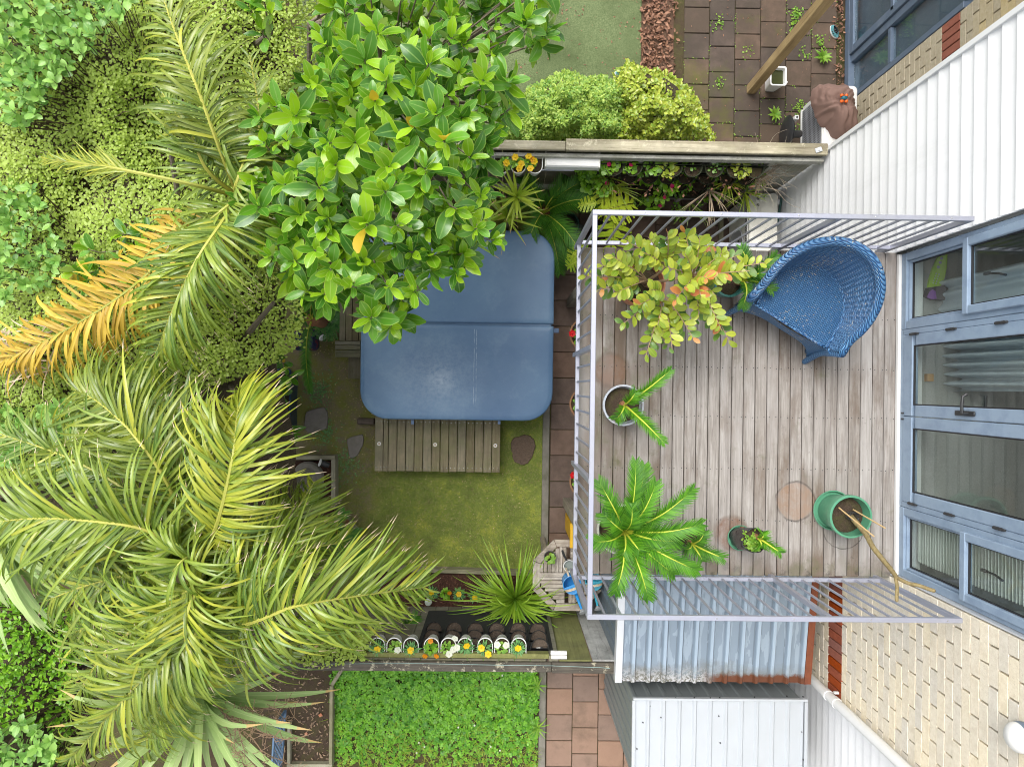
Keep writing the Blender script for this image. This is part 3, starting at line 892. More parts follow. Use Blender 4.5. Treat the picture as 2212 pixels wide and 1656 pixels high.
b = MB(); b.box((0, 0, 0), (.014, .014, hb), .0015); balm = b.mesh('baluster', MAT['alu'])
b = MB(); b.box((0, 0, 0), (.034, .034, hb + .22), .002); pstm = b.mesh('post', MAT['alu'])
zc = (ZT + ZB) / 2
ys = np.linspace(RYT, RYB, 25)[1:-1]
for i, y in enumerate(ys):
    if i in (7, 15): inst('post', pstm, M.Translation((RXL - .001, y, zc - .11)), rail)
    else: inst('baluster', balm, M.Translation((RXL, y, zc)), rail)
for yy, xe in ((RYT, RXE), (RYB, RXE - .05)):
    xs = np.linspace(RXL, xe - .02, 24)
    for i, x in enumerate(xs):
        if i in (0, 15, 23):
            b = pstm
            inst('post', pstm, M.Translation((x if i != 23 else xe - .017, yy, zc - .11)), rail)
        else: inst('baluster', balm, M.Translation((x, yy, zc)), rail)
b = MB()
for k in range(5):
    x = .9 + k * .5
    for yy in (RYT, RYB): b.lathe([(.006, 0), (.004, .003), (.0001, .004)], (x, yy, ZT + .015), 8)
b.part('screws', MAT['steel'], rail, kind='stuff')
# ------------------------------------------------------------------ fences
fu = thing('timber_fence', 'timber boundary fence with pale lichened capping running up to the white weatherboards', 'fence', (.3, 2.315, 0))
FYU = 2.318
xj = U(1222, 315, 1.7).x
b = MB(); b.box(((xj - 3.0) / 2 + .0, FYU - .004, 1.685), (xj + 3.0 - .004, .088, .035), .005); b.part('capping', MAT['capwood'], fu)
b = MB(); b.box(((xj + 3.085) / 2, FYU + .003, 1.695), (3.085 - xj, .112, .045), .006); b.part('capping', MAT['capwood'], fu)
b = MB(); b.box((.05, FYU - .075, 1.60), (6.06, .035, .09), .004); b.part('rail', MAT['board_grey'], fu)
b = MB(); b.box((.05, FYU - .045, .5), (6.06, .04, .09), .004); b.part('rail', MAT['board_grey'], fu)
x = -2.98; i = 0
while x < 3.05:
    w = .155 if x < 1.9 else .31
    w = min(w, 3.09 - x)
    b = MB(); b.box((x + w / 2, FYU - .018 + rng.uniform(-.002, .002), .83), (w - .006, .022, 1.66), .002)
    b.part('fence_board', MAT['board_olive'] if x < 1.9 else MAT['board_grey'], fu); x += w
for xx in (1.33, 2.05, 2.62):
    b = MB(); b.box((xx, FYU - .062, .82), (.05, .04, 1.5), .004); b.part('batten', MAT['board_grey'], fu)
b = MB(); q = U(1768, 324, 1.72); b.box((q.x, q.y, 1.7235), (.065, .045, .012), .003, rot=.35); b.lathe([(.012, .0), (.010, .008), (.001, .011)], (q.x, q.y, 1.73), 10)
b.part('bracket', MAT['flash'], fu)

fl = thing('timber_fence', 'blackened timber fence below the flower pots with peeling pale capping', 'fence', (-1, -2.655, 0))
FYL = -2.655
xj = U(1192, 1436, 1.7).x
b = MB(); b.box(((xj - 4.2) / 2, FYL, 1.69), (xj + 4.2 - .004, .092, .04), .006); b.part('capping', MAT['capdark'], fl)
b = MB(); b.box(((xj + 1.32) / 2, FYL - .002, 1.693), (1.32 - xj, .10, .045), .006); b.part('capping', MAT['capdark'], fl)
b = MB(); b.box(((xj - 4.2) / 2, FYL + .078, 1.60), (xj + 4.15, .045, .085), .004); b.part('rail', MAT['board_green'], fl)
x = -4.2
while x < .42:
    b = MB(); b.box((x + .075, FYL + .04, .83), (.144, .024, 1.64), .003); b.part('fence_board', MAT['board_olive'], fl); x += .15
b = MB(); b.box((.525, FYL + .062, .84), (.09, .06, 1.64), .004); b.part('post', MAT['board_olive'], fl)
b = MB(); b.box((.735, FYL + .040, .84), (.312, .02, 1.62), .003); b.part('fence_board', MAT['board_green'], fl)
b = MB(); b.box((1.05, FYL + .046, .84), (.30, .02, 1.62), .003); b.part('fence_board', MAT['board_white'], fl)
pth = [U(700, 1433, 1.715), U(900, 1432, 1.713), U(1100, 1436, 1.716), U(1192, 1437, 1.718), U(1300, 1441, 1.722), U(1318, 1443, 1.724)]
b = MB(); b.tube(pth, .0028, 5); b.part('wire', simple('green_wire', (.25, .36, .33), .5), fl)
q = U(1207, 1414, 1.66)
b = MB(); b.box((q.x, q.y + .02, 1.655), (.155, .035, .03), .004); b.box((q.x + .003, q.y - .018, 1.66), (.15, .034, .03), .004)
b.solo('hook_bracket', MAT['whiteplastic'], 'small white plastic bracket hooked on the lower fence beside the mossy board', 'bracket')
q = U(1258, 1333, .2)
b = MB(); b.box((q.x, q.y, .12), (.55, .05, .24), .005)
b.solo('timber_plank', MAT['edging'], 'grey mossy plank on edge below the octagonal table', 'plank')

# ------------------------------------------------------------------ sheds
def rib_sheet(x0, x1, ya, za, yb, zb, pitch, hgt, top, th=.0):
    """trapezoidal roofing, ribs along y"""
    prof = []
    x = x0
    while x < x1 - .001:
        for (dx, dz) in ((0, 0), (pitch - top - .028, 0), (pitch - top - .012, hgt), (pitch - .016, hgt)):
            if x + dx <= x1: prof.append((x + dx, dz))
        x += pitch
    prof.append((x1, 0))
    b = MB(); n = 6
    vs = []; fs = []
    for j in range(n + 1):
        t = j / n
        for (x, dz) in prof: vs.append((x, ya + (yb - ya) * t, za + (zb - za) * t + dz))
    m = len(prof)
    for j in range(n):
        for i in range(m - 1):
            fs.append((j * m + i, (j + 1) * m + i, (j + 1) * m + i + 1, j * m + i + 1))
    b.add(vs, fs)
    return b
def rib_wall(a, c, z0, z1a, z1c, pitch, hgt, nrm):
    """ribbed wall sheet from a to c (xy), ribs vertical"""
    a, c = V(a), V(c); L = (c - a).length; d = (c - a) / L
    b = MB(); vs = []; s = 0; pr = []
    while s < L - .001:
        for (ds, h) in ((0, 0), (pitch - .05, 0), (pitch - .038, hgt), (pitch - .012, hgt)):
            if s + ds <= L: pr.append((s + ds, h))
        s += pitch
    pr.append((L, 0))
    for (s, h) in pr:
        p = a + d * s + V(nrm) * h
        zt = z1a + (z1c - z1a) * s / L
        vs += [(p.x, p.y, z0), (p.x, p.y, zt)]
    b.add(vs, [(2 * i, 2 * i + 2, 2 * i + 3, 2 * i + 1) for i in range(len(pr) - 1)])
    return b
s1 = thing('garden_shed', 'blue grey garden shed with rust stained ribbed roof under the balcony edge', 'shed', (2.0, -2.0, 0))
X0, X1, Y0, Y1 = 1.098, 2.915, -2.738, -1.20
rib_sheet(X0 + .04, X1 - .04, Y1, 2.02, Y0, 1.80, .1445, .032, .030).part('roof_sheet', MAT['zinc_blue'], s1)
b = MB(); pr = [(X0 - .012, -.06), (X0 - .01, .022), (X0 + .052, .024), (X0 + .056, .004)]
vs = [(x, y, z + dz) for (y, z) in ((Y1, 2.02), (Y0 - .006, 1.80)) for (x, dz) in pr]
b.add(vs, [(i, i + 4, i + 5, i + 1) for i in range(3)]); b.part('barge_flashing', MAT['flash'], s1)
b = MB(); pr = [(X1 - .055, .004), (X1 - .05, .026), (X1 + .012, .024), (X1 + .014, -.07)]
vs = [(x, y, z + dz) for (y, z) in ((Y1, 2.02), (Y0 - .006, 1.80)) for (x, dz) in pr]
b.add(vs, [(i, i + 4, i + 5, i + 1) for i in range(3)]); b.part('barge_flashing', MAT['rust'], s1)
b = MB(); b.box(((X0 + X1) / 2, Y0 + .015, 1.775), (X1 - X0 - .06, .03, .05), .003); b.part('eave_trim', MAT['rust'], s1)
rib_wall((X0 + .02, Y1), (X0 + .02, Y0 + .04), .02, 1.99, 1.80, .145, .014, (-1, 0)).part('wall', MAT['zinc_wall'], s1)
rib_wall((X0 + .02, Y0 + .04), (X1 - .03, Y0 + .04), .02, 1.79, 1.79, .145, .014, (0, -1)).part('wall', MAT['zinc_wall'], s1)
rib_wall((X1 - .03, Y0 + .04), (X1 - .03, Y1), .02, 1.80, 1.99, .145, .014, (1, 0)).part('wall', MAT['zinc_wall'], s1)
rib_wall((X1 - .03, Y1), (X0 + .02, Y1), .02, 1.99, 1.99, .145, .014, (0, 1)).part('wall', MAT['zinc_wall'], s1)
s2 = thing('garden_shed', 'pale galvanised garden shed beside the white downpipe, at the bottom edge', 'shed', (2.1, -3.3, 0))
X0, X1, Y0, Y1 = 1.262, 2.905, -3.66, -2.89
rib_sheet(X0 + .02, X1 - .03, Y1 - .015, 1.80, Y0, 1.785, .1465, .022, .020).part('roof_sheet', MAT['zinc_pale'], s2)
b = MB(); b.box(((X0 + X1) / 2, Y1 - .008, 1.803), (X1 - X0, .022, .04), .003); b.part('front_trim', MAT['zinc_pale'], s2)
for x in (X0 + .008, X1 - .012):
    b = MB(); b.box((x, (Y0 + Y1) / 2 - .012, 1.798), (.03, Y1 - Y0 - .026, .036), .003); b.part('side_trim', MAT['zinc_pale'], s2)
rib_wall((X0 + .01, Y1 - .03), (X0 + .01, Y0), .02, 1.78, 1.77, .12, .012, (-1, 0)).part('wall', MAT['zinc_grey'], s2)
rib_wall((X1 - .03, Y1 - .03), (X0 + .01, Y1 - .03), .02, 1.78, 1.78, .146, .012, (0, 1)).part('wall', MAT['zinc_grey'], s2)
rib_wall((X1 - .03, Y0), (X1 - .03, Y1 - .03), .02, 1.78, 1.78, .12, .012, (1, 0)).part('wall', MAT['zinc_grey'], s2)
rib_wall((X0 + .01, Y0 + .01), (X1 - .03, Y0 + .01), .02, 1.77, 1.77, .146, .012, (0, -1)).part('wall', MAT['zinc_grey'], s2)
b = MB(); b.box((X0 + .005, Y1 - .05, .6), (.03, .04, 1.15), .003); b.part('door_trim', MAT['whitemetal'], s2)
b = MB()
for (px, py) in ((1380, 1511), (1418, 1508), (1460, 1507), (1500, 1506), (1535, 1507), (1555, 1506), (1630, 1505), (1700, 1503), (1735, 1504), (1389, 1560), (1398, 1516), (1404, 1524), (1428, 1549), (1553, 1546), (1732, 1580), (1376, 1617), (1556, 1604), (1735, 1640)):
    q = U(px, py, 1.806); b.lathe([(.007, 0), (.004, .012), (.0005, .014)], (q.x, q.y, 1.80), 7)
b.part('screws', MAT['rubber'], s2, kind='stuff')

# ------------------------------------------------------------------ spa pool
def rrect(cx, cy, w, h, r, n=7):
    """outline with one radius per corner (order: +x+y, -x+y, -x-y, +x-y)"""
    pts = []
    for k, (sx, sy, a0) in enumerate(((1, 1, 0), (-1, 1, 90), (-1, -1, 180), (1, -1, 270))):
        rr = r[k]
        ox, oy = cx + sx * (w / 2 - rr), cy + sy * (h / 2 - rr)
        for i in range(n + 1):
            a = rad(a0 + 90 * i / n)
            pts.append((ox + rr * math.cos(a), oy + rr * math.sin(a)))
    return pts
def loft(b, rings, cap_top=True, cap_bot=False, mi=0):
    n = len(rings[0]); vs = [p for rg in rings for p in rg]; fs = []
    for j in range(len(rings) - 1):
        for i in range(n):
            k = (i + 1) % n
            fs.append((j * n + i, j * n + k, (j + 1) * n + k, (j + 1) * n + i))
    if cap_top: fs.append(tuple(range((len(rings) - 1) * n, len(rings) * n)))
    if cap_bot: fs.append(tuple(range(n))[::-1])
    b.add(vs, fs, mi)
spa = thing('spa_pool', 'covered square spa pool with cracked blue vinyl lid beside the timber step', 'spa pool', (-.5, .66, 0))
SX0, SX1 = U(780, 700, .88).x, U(1196, 700, .88).x
SY1, SY0 = U(1000, 496, .88).y, U(1000, 907, .88).y
yf = U(1000, 699, .9).y
cx, w = (SX0 + SX1) / 2, SX1 - SX0
R3 = .30
def lid(ya, yb, rr, fold_low):
    b = MB()
    rings = []
    for (ins, z) in ((.006, .745), (.0, .752), (-.002, .80), (.0, .866), (.006, .878), (.016, .884), (.06, .887), (.25, .890)):
        p = rrect(cx, (ya + yb) / 2, w - 2 * ins, yb - ya - 2 * ins, [max(q - ins, .008) if ins < .2 else max(q - ins, .02) for q in rr], 8)
        rings.append([(x, y, z + (.020 * max(0, 1 - abs(y - yf) / .9) if z > .8 else 0)) for (x, y) in p])
    loft(b, rings, True, True)
    return b
lid(yf + .010, SY1, [.30, .30, .012, .012], True).part('lid', MAT['vinyl'], spa, True, 60)
lid(SY0, yf - .010, [.012, .012, R3, R3], True).part('lid', MAT['vinyl'], spa, True, 60)
b = MB(); b.box((cx, yf, .86), (w - .05, .05, .03), .004); b.part('hinge_flap', MAT['vinyl'], spa)
for (ya, yb, rr) in ((yf + .010, SY1, [.30, .30, .012, .012]), (SY0, yf - .010, [.012, .012, R3, R3])):
    p = rrect(cx, (ya + yb) / 2, w - .034, yb - ya - .034, [max(q - .017, .006) for q in rr], 8)
    p.append(p[0])
    b = MB(); b.tube([(x, y, .878 + .020 * max(0, 1 - abs(y - yf) / .9)) for (x, y) in p], .0045, 5); b.part('piping', MAT['vinyl_edge'], spa, True)
b = MB(); loft(b, [[(x, y, z) for (x, y) in rrect(cx, (SY0 + SY1) / 2, w - .06, SY1 - SY0 - .06, [.28] * 4, 8)] for z in (0.01, .745)], True, True)
b.part('cabinet', simple('spa_cabinet', (.09, .12, .16), .5, var=.1), spa, True, 40)
for (px, py, dx, dy) in ((1203, 714, .10, .05), (893, 911, .03, .05), (1080, 911, .03, .05)):
    q = U(px, py, .80); b = MB(); b.box((q.x - dx * .3, q.y, .80), (dx, dy, .008), .002); b.part('strap', MAT['vinyl_edge'], spa)

# timber step in front of the tub
st = thing('timber_step', 'low timber step of short boards with three round deck lights', 'step', (-.75, -.69, 0))
xa, xb = U(809, 960, .3).x, U(1081, 960, .3).x
ya, yb = U(900, 1018, .3).y, U(900, 900, .3).y
ws = [1, .6] + [1] * 13
tot = sum(ws); x = xa
for k, wv in enumerate(ws):
    ww = (xb - xa) * wv / tot
    b = MB(); b.box((x + ww / 2, (ya + yb) / 2 + rng.uniform(-.004, .004), .287 + rng.uniform(-.002, .002)), (ww - .007, yb - ya, .028), .004)
    b.part('tread_board', MAT['steptimber'], st); x += ww
b = MB()
for y in (ya + .05, yb - .05): b.box(((xa + xb) / 2, y, .14), (xb - xa - .03, .045, .26))
for x in (xa + .04, xb - .04): b.box((x, (ya + yb) / 2, .14), (.045, yb - ya - .16, .26))
b.part('bearers', MAT['joist'], st, kind='stuff')
for (px, py) in ((819, 958), (940, 960), (1070, 962)):
    q = U(px, py, .302)
    b = MB(); b.lathe([(.022, 0), (.022, .004), (.013, .005), (.012, .003)], (q.x, q.y, .301), 18); l = b.part('deck_light', MAT['whitemetal'], st, True)
    b = MB(); b.lathe([(.0118, .0), (.011, .003), (.0005, .0035)], (q.x, q.y, .3015), 14); b.part('lens', simple('amber_lens', (.45, .33, .22), .3), l)
b = MB(); x = xa
for k, wv in enumerate(ws):
    ww = (xb - xa) * wv / tot
    for dx in (-.025, .025):
        for y in (ya + .045, yb - .06): b.lathe([(.0055, 0), (.003, .001), (.0003, .0012)], (x + ww / 2 + dx * wv, y + rng.uniform(-.005, .005), .3022), 6)
    x += ww
b.part('screws', MAT['steel'], st, kind='stuff')
ss = thing('timber_step', 'mossy timber side step against the left wall of the spa pool', 'step', (-1.7, .6, 0))
for k in range(4):
    x0 = U(741 + k * 14, 650, .35); 
    b = MB(); b.box((x0.x, U(700, 660, .35).y, .345), (.068, .80, .026), .004); b.part('tread_board', MAT['steptimber'], ss)
for k, (py, h) in enumerate(((739, 8), (749, 9), (758, 5), (765, 9))):
    q = U(752, py, .36); b = MB(); b.box((q.x, q.y - .01, .372 - k * .003), (.29, .0055 * h, .025), .004); b.part('tread_board', MAT['board_olive'], ss)
b = MB(); b.box((-1.66, .55, .17), (.24, .95, .30)); b.part('base', MAT['joist'], ss)
q = U(790, 910, .1)
b = MB(); b.box((q.x, q.y, .06), (.20, .075, .12), .012); b.solo('timber_block', wood('block_timber', (.05, .035, .025), (.15, .11, .08), 'x', 40, dark=(.02, .016, .012), dark_amt=.7), 'dark timber offcut on the ground at the left end of the step', 'block')

# stepping stones
def stone(pts, label, mat, z=.03, bumpy=.004, grp=None):
    p = [U(x, y, z) for (x, y) in pts]
    c = sum(p, V()) / len(p)
    poly = []
    for i in range(len(p)):
        a, d = p[i], p[(i + 1) % len(p)]
        for t in (0, .25, .5, .75):
            e = a.lerp(d, t) + V((rng.uniform(-bumpy, bumpy), rng.uniform(-bumpy, bumpy), 0))
            e = e.lerp(c, .06 if t == 0 else 0)
            poly.append(e)
    b = MB()
    loft(b, [[(c.x + (e.x - c.x) * k, c.y + (e.y - c.y) * k, zz) for e in poly] for (k, zz) in ((1.02, -.03), (1.0, z - .008), (.97, z), (.6, z + .002))], True)
    return b.solo('stepping_stone', mat, label, 'stepping stone', smooth=True, angle=50, group=grp)
stone([(660, 888), (700, 878), (708, 893), (707, 925), (668, 937), (656, 925)], 'squarish grey stepping stone set in bare moss at the left', MAT['stone'])
stone([(748, 948), (783, 936), (786, 955), (772, 985), (755, 990)], 'smaller pointed grey stepping stone left of the timber step', MAT['stone'])
MAT['barkstone'] = simple('bark_ring', (.12, .085, .062), .95, var=.5, scale=40, bump=1., bscale=110, bdist=.012, dirt=(.3, .2, .12), dirt_amt=.35, dirt_scale=60)
stone([(1107, 946), (1122, 942), (1137, 938), (1150, 944), (1157, 957), (1155, 975), (1149, 990), (1136, 1004), (1121, 1003), (1109, 995), (1106, 980), (1103, 962)], 'round brown pebbled stepping stone in the bright moss right of the step', MAT['barkstone'])

# ------------------------------------------------------------------ garden beds
def plank_between(a, c, wdt, h, z, name, mat, parent):
    a, c = V(a), V(c); d = c - a; m = (a + c) / 2
    b = MB(); b.box((m.x, m.y, z), (d.length, wdt, h), .004, rot=math.atan2(d.y, d.x))
    return b.part(name, mat, parent)
bed = thing('raised_bed', 'timber edged mulch bed below the lawn with yellow marigolds', 'garden bed', (-.4, -2.4, 0))
plank_between(U(800, 1228, .13).xy, U(1182, 1240, .13).xy, .045, .16, .06, 'edging_board', MAT['edging'], bed)
plank_between(U(800, 1334, .13).xy, U(1200, 1336, .13).xy, .035, .16, .06, 'edging_board', MAT['edging'], bed)
MAT['mulch'] = simple('red_brown_mulch', (.065, .028, .017), .95, var=.6, scale=45, bump=1., bscale=100, bdist=.012)
q0, q1 = U(800, 1232, .1), U(1188, 1333, .1)
b = MB(); b.box(((q0.x + q1.x) / 2, (q0.y + q1.y) / 2, .05), (q1.x - q0.x, q0.y - q1.y - .06, .09)); b.part('mulch', MAT['mulch'], bed)
bed2 = thing('raised_bed', 'corner of a timber edged mulch bed below the palm frond, left of the lawn', 'garden bed', (-2.2, -.9, 0))
plank_between(U(640, 988, .15).xy, U(724, 988, .15).xy, .05, .18, .07, 'edging_board', MAT['edging'], bed2)
plank_between(U(720, 992, .15).xy, U(720, 1095, .15).xy, .05, .18, .068, 'edging_board', MAT['edgingy'], bed2)
plank_between(U(728, 1112, .15).xy, U(768, 1150, .15).xy, .05, .18, .07, 'edging_board', MAT['edging'], bed2)
q0, q1 = U(560, 990, .1), U(717, 1140, .1)
b = MB(); b.box(((q0.x + q1.x) / 2, (q0.y + q1.y) / 2, .05), (q1.x - q0.x, q0.y - q1.y - .05, .09)); b.part('mulch', MAT['mulch'], bed2)
q = U(668, 1030, .12)
b = MB(); b.lathe([(.02, .10), (.16, .12), (.19, .16), (.17, .20), (.12, .21), (.10, .17), (.02, .16)], (q.x, q.y, 0), 24); b.part('stone_ring', MAT['concrete'], bed2, True)
bed3 = thing('raised_bed', 'timber edged bed of dark soil and dry leaves left of the clover lawn', 'garden bed', (-2.25, -4, 0))
plank_between(U(716, 1480, .12).xy, U(714, 1652, .12).xy, .04, .16, .05, 'edging_board', MAT['edgingy'], bed3)
plank_between(U(624, 1560, .12).xy, U(624, 1650, .12).xy, .04, .16, .05, 'edging_board', MAT['edgingy'], bed3)
plank_between(U(620, 1652, .12).xy, U(718, 1652, .12).xy, .04, .16, .055, 'edging_board', MAT['edging'], bed3)
plank_between(U(716, 1480, .12).xy, U(742, 1440, .12).xy, .04, .14, .05, 'edging_board', MAT['edging'], bed3)
b = MB(); q0, q1 = U(560, 1445, .06), U(714, 1652, .06)
b.box(((q0.x + q1.x) / 2, (q0.y + q1.y) / 2, .03), (q1.x - q0.x, q0.y - q1.y, .06)); b.part('soil', MAT['soil'], bed3)

# blue plastic trellis, twice
def trellis(p0, p1, z0, z1, label):
    t = thing('plastic_trellis', label, 'trellis', tuple((V(p0) + V(p1)) / 2) + (z0,))
    a, c = V(p0), V(p1); d = (c - a).normalized(); ang = math.atan2(d.y, d.x)
    mat = simple('blue_grey_plastic', (.11, .19, .30), .5, var=.1)
    L = (c - a).length
    b = MB()
    for z in (z0, z1): b.box((*(a + c) / 2, z) if False else ((a.x + c.x) / 2, (a.y + c.y) / 2, z), (L, .02, .03), .003, rot=ang)
    for p in (a, c): b.box((p.x, p.y, (z0 + z1) / 2), (.03, .022, z1 - z0 - .03), .003, rot=ang)
    b.part('frame', mat, t)
    k = int(L / .09)
    b = MB()
    for i in range(-6, k + 1):
        for sg in (1, -1):
            s0, s1 = i * .09, i * .09 + (z1 - z0)
            q0, q1 = max(s0, 0), min(s1, L)
            if q1 - q0 < .04: continue
            za = z0 + (q0 - s0) if sg > 0 else z1 - (q0 - s0); zb_ = z0 + (q1 - s0) if sg > 0 else z1 - (q1 - s0)
            A = a + d * q0; B = a + d * q1
            b.tube([(A.x, A.y, za), (B.x, B.y, zb_)], .006, 4)
    b.part('lattice', mat, t, kind='stuff')
trellis(U(622, 800, .1).xy, U(620, 935, .1).xy, .06, .62, 'blue grey plastic planter side behind the red flowers, left of the moss')
trellis(U(612, 1540, .2).xy, U(604, 1656, .2).xy, .12, .50, 'blue grey lattice panel under the sword leaves, left of the dark soil bed')

# ------------------------------------------------------------------ octagonal table and what stands on it
TZ = .72
c = (U(1151, 1242, TZ) + U(1301, 1242, TZ)) / 2
tw_ = (U(1301, 1242, TZ).x - U(1151, 1242, TZ).x) / 2; th_ = (U(1226, 1166, TZ).y - U(1226, 1319, TZ).y) / 2
tb = thing('octagonal_table', 'bleached octagonal slatted timber table tucked under the balcony corner', 'table', (c.x, c.y, 0))
k = .405
out = [(tw_, k * th_), (k * tw_, th_), (-k * tw_, th_), (-tw_, k * th_), (-tw_, -k * th_), (-k * tw_, -th_), (k * tw_, -th_), (tw_, -k * th_)]
inn = [(x * .80, y * .80) for (x, y) in out]
for i in range(8):
    j = (i + 1) % 8
    g = .004
    a, d, e, f = V(out[i]), V(out[j]), V(inn[j]), V(inn[i])
    u_ = (d - a).normalized() * g
    poly = [a + u_, d - u_, e - u_ * .8, f + u_ * .8]
    b = MB(); b.prism([(c.x + p.x, c.y + p.y) for p in poly][::-1] if False else [(c.x + p.x, c.y + p.y) for p in poly], TZ - .025, TZ + rng.uniform(-.001, .001))
    horizontal = abs(d.y - a.y) < .02
    b.part('rim_board', MAT['tabletimberx'] if horizontal or i in (0, 2, 4, 6) and abs(d.x - a.x) > .1 else MAT['tabletimber'], tb)
hw, hh = tw_ * .80, th_ * .80
def clip_len(t, half, other):
    lim = k * half
    return other if abs(t) < lim * 1.0 else other - (abs(t) - lim) * (other * (1 - k)) / (half * (1 - k))
ns = 7
for qx in (-1, 1):
    for qy in (-1, 1):
        vert = (qx * qy < 0)     # direction of the slats alternates by quarter
        half, oth = (hw, hh) if vert else (hh, hw)
        sw = (half - .012) / ns
        for i in range(ns):
            t = .012 + sw * (i + .5)
            L = min(clip_len(t + sw / 2, half, oth), clip_len(t, half, oth)) - .004
            if L < .05: continue
            L0 = .03
            b = MB()
            if vert: b.box((c.x + qx * t, c.y + qy * (L0 + L) / 2, TZ - .013), (sw - .006, L - L0, .022), .003)
            else: b.box((c.x + qx * (L0 + L) / 2, c.y + qy * t, TZ - .013), (L - L0, sw - .006, .022), .003)
            b.part('slat', MAT['tabletimber'] if vert else MAT['tabletimberx'], tb)
b = MB(); b.box((c.x, c.y, TZ - .014), (2 * hw, .05, .024), .003); b.part('crossrail', MAT['tabletimberx'], tb)
for sx in (-1, 1):
    for sy in (-1, 1):
        b = MB(); b.box((c.x + sx * .24, c.y + sy * .24, .345), (.05, .05, .69), .004); b.part('leg', MAT['post'], tb)
# black pot with a geranium seedling is planted further down; saucepan:
q = U(1230, 1222, TZ + .09)
pan = thing('saucepan', 'white enamel saucepan with black handle on the octagonal table', 'saucepan', (q.x, q.y, TZ))
b = MB(); b.lathe([(.0, .004), (.058, .004), (.06, .01), (.062, .09), (.066, .094), (.062, .095), (.056, .09), (.054, .012), (.0, .010)], (q.x, q.y, TZ), 28); b.part('pan_body', simple('white_enamel', (.74, .75, .73), .25, var=.03, dirt=(.35, .36, .33), dirt_amt=.3), pan, True, 50)
b = MB(); b.lathe([(.0, .060), (.0545, .060)], (q.x, q.y, TZ), 24); b.part('water', simple('murky_water', (.19, .22, .20), .08, var=.1), pan)
h0 = V((q.x - .03, q.y + .055, TZ + .075))
b = MB(); b.tube([h0, h0 + V((-.035, .07, .012)), h0 + V((-.05, .115, .02))], [.010, .013, .012], 10); b.part('handle', MAT['blackplastic'], pan, True)
def can(px, py, z0, s, col, name, label, yaw):
    q = U(px, py, z0 + .17)
    t = thing('watering_can', label, 'watering can', (q.x, q.y, z0))
    m = simple(name, col, .35, var=.05, dirt=tuple(x * .5 for x in col), dirt_amt=.2)
    X = lambda x, y, z: V((q.x, q.y, z0)) + M.Rotation(yaw, 3, 'Z') @ V((x, y, z)) * s
    b = MB(); b.lathe([(.0, .003), (.085, .003), (.088, .012), (.080, .10), (.086, .165), (.090, .168), (.086, .170), (.080, .165), (.075, .10), (.08, .015), (.0, .012)], (0, 0, 0), 28)
    b.v = [tuple(X(*p)) for p in b.v]; b.part('can_body', m, t, True, 50)
    # half cover on the spout side (+x)
    vs = [(0, -.086, .166)] + [(.086 * math.cos(a), .086 * math.sin(a), .166 + .012 * math.cos(a)) for a in np.linspace(-1.57, 1.57, 15)] + [(0, .086, .166)]
    b = MB(); b.add([X(*p) for p in vs], [tuple(range(len(vs)))]); b.part('cover', m, t)
    b = MB(); b.tube([X(.075, 0, .05), X(.14, 0, .11), X(.20, .0, .19), X(.235, 0, .215)], [.020 * s, .017 * s, .012 * s, .011 * s], 12); b.part('spout', m, t, True)
    b = MB(); ax = M.Rotation(yaw, 3, 'Z') @ M.Rotation(rad(50), 3, 'Y'); b.lathe([(.010 * s, -.02 * s), (.036 * s, .015 * s), (.037 * s, .02 * s), (.0005, .024 * s)], X(.245, 0, .222), 20, 0, ax); b.part('rose', simple('grey_rose', (.42, .44, .46), .4, .3), t, True, 50)
    hm = simple('tan_handle', (.50, .42, .30), .5, var=.1)
    pts = [X(.02 * math.cos(0) + .0, .085 * math.cos(a), .165 + .065 * math.sin(a)) for a in np.linspace(0, math.pi, 11)]
    b = MB()
    vs = []; 
    for p in pts:
        e = (M.Rotation(yaw, 3, 'Z') @ V((.012, 0, 0))) * s
        vs += [p - e, p + e, p + e + V((0, 0, .006)), p - e + V((0, 0, .006))]
    fs = []
    for i in range(10):
        for kk in range(4):
            fs.append((i * 4 + kk, i * 4 + (kk + 1) % 4, i * 4 + 4 + (kk + 1) % 4, i * 4 + 4 + kk))
    b.add(vs, fs); b.part('handle', hm, t, True, 40)
    b = MB(); b.tube([X(-.082, 0, .15), X(-.135, 0, .16), X(-.145, 0, .09), X(-.085, 0, .05)], .010 * s, 8); b.part('back_handle', hm, t, True)
    return t
can(1236, 1262, TZ + .002, 1.12, (.025, .26, .62), 'bright_blue_plastic', 'bright blue watering can with tan handle on the octagonal table', rad(-68))
can(1283, 1256, TZ + .002, 1.05, (.03, .30, .42), 'teal_plastic', 'teal watering can on the octagonal table, half hidden by the railing', rad(-82))

# yellow board and hanging baskets along the balcony edge
q = U(1236, 1160, .9)
b = MB(); b.box((q.x + .035, q.y, .8), (.10, .27, .05), .006); b.box((q.x + .035, q.y, .4), (.06, .2, .78), .006)
b.solo('yellow_stool', simple('yellow_plastic', (.62, .36, .01), .45, var=.06), 'yellow plastic stool end just showing under the balcony edge', 'stool')

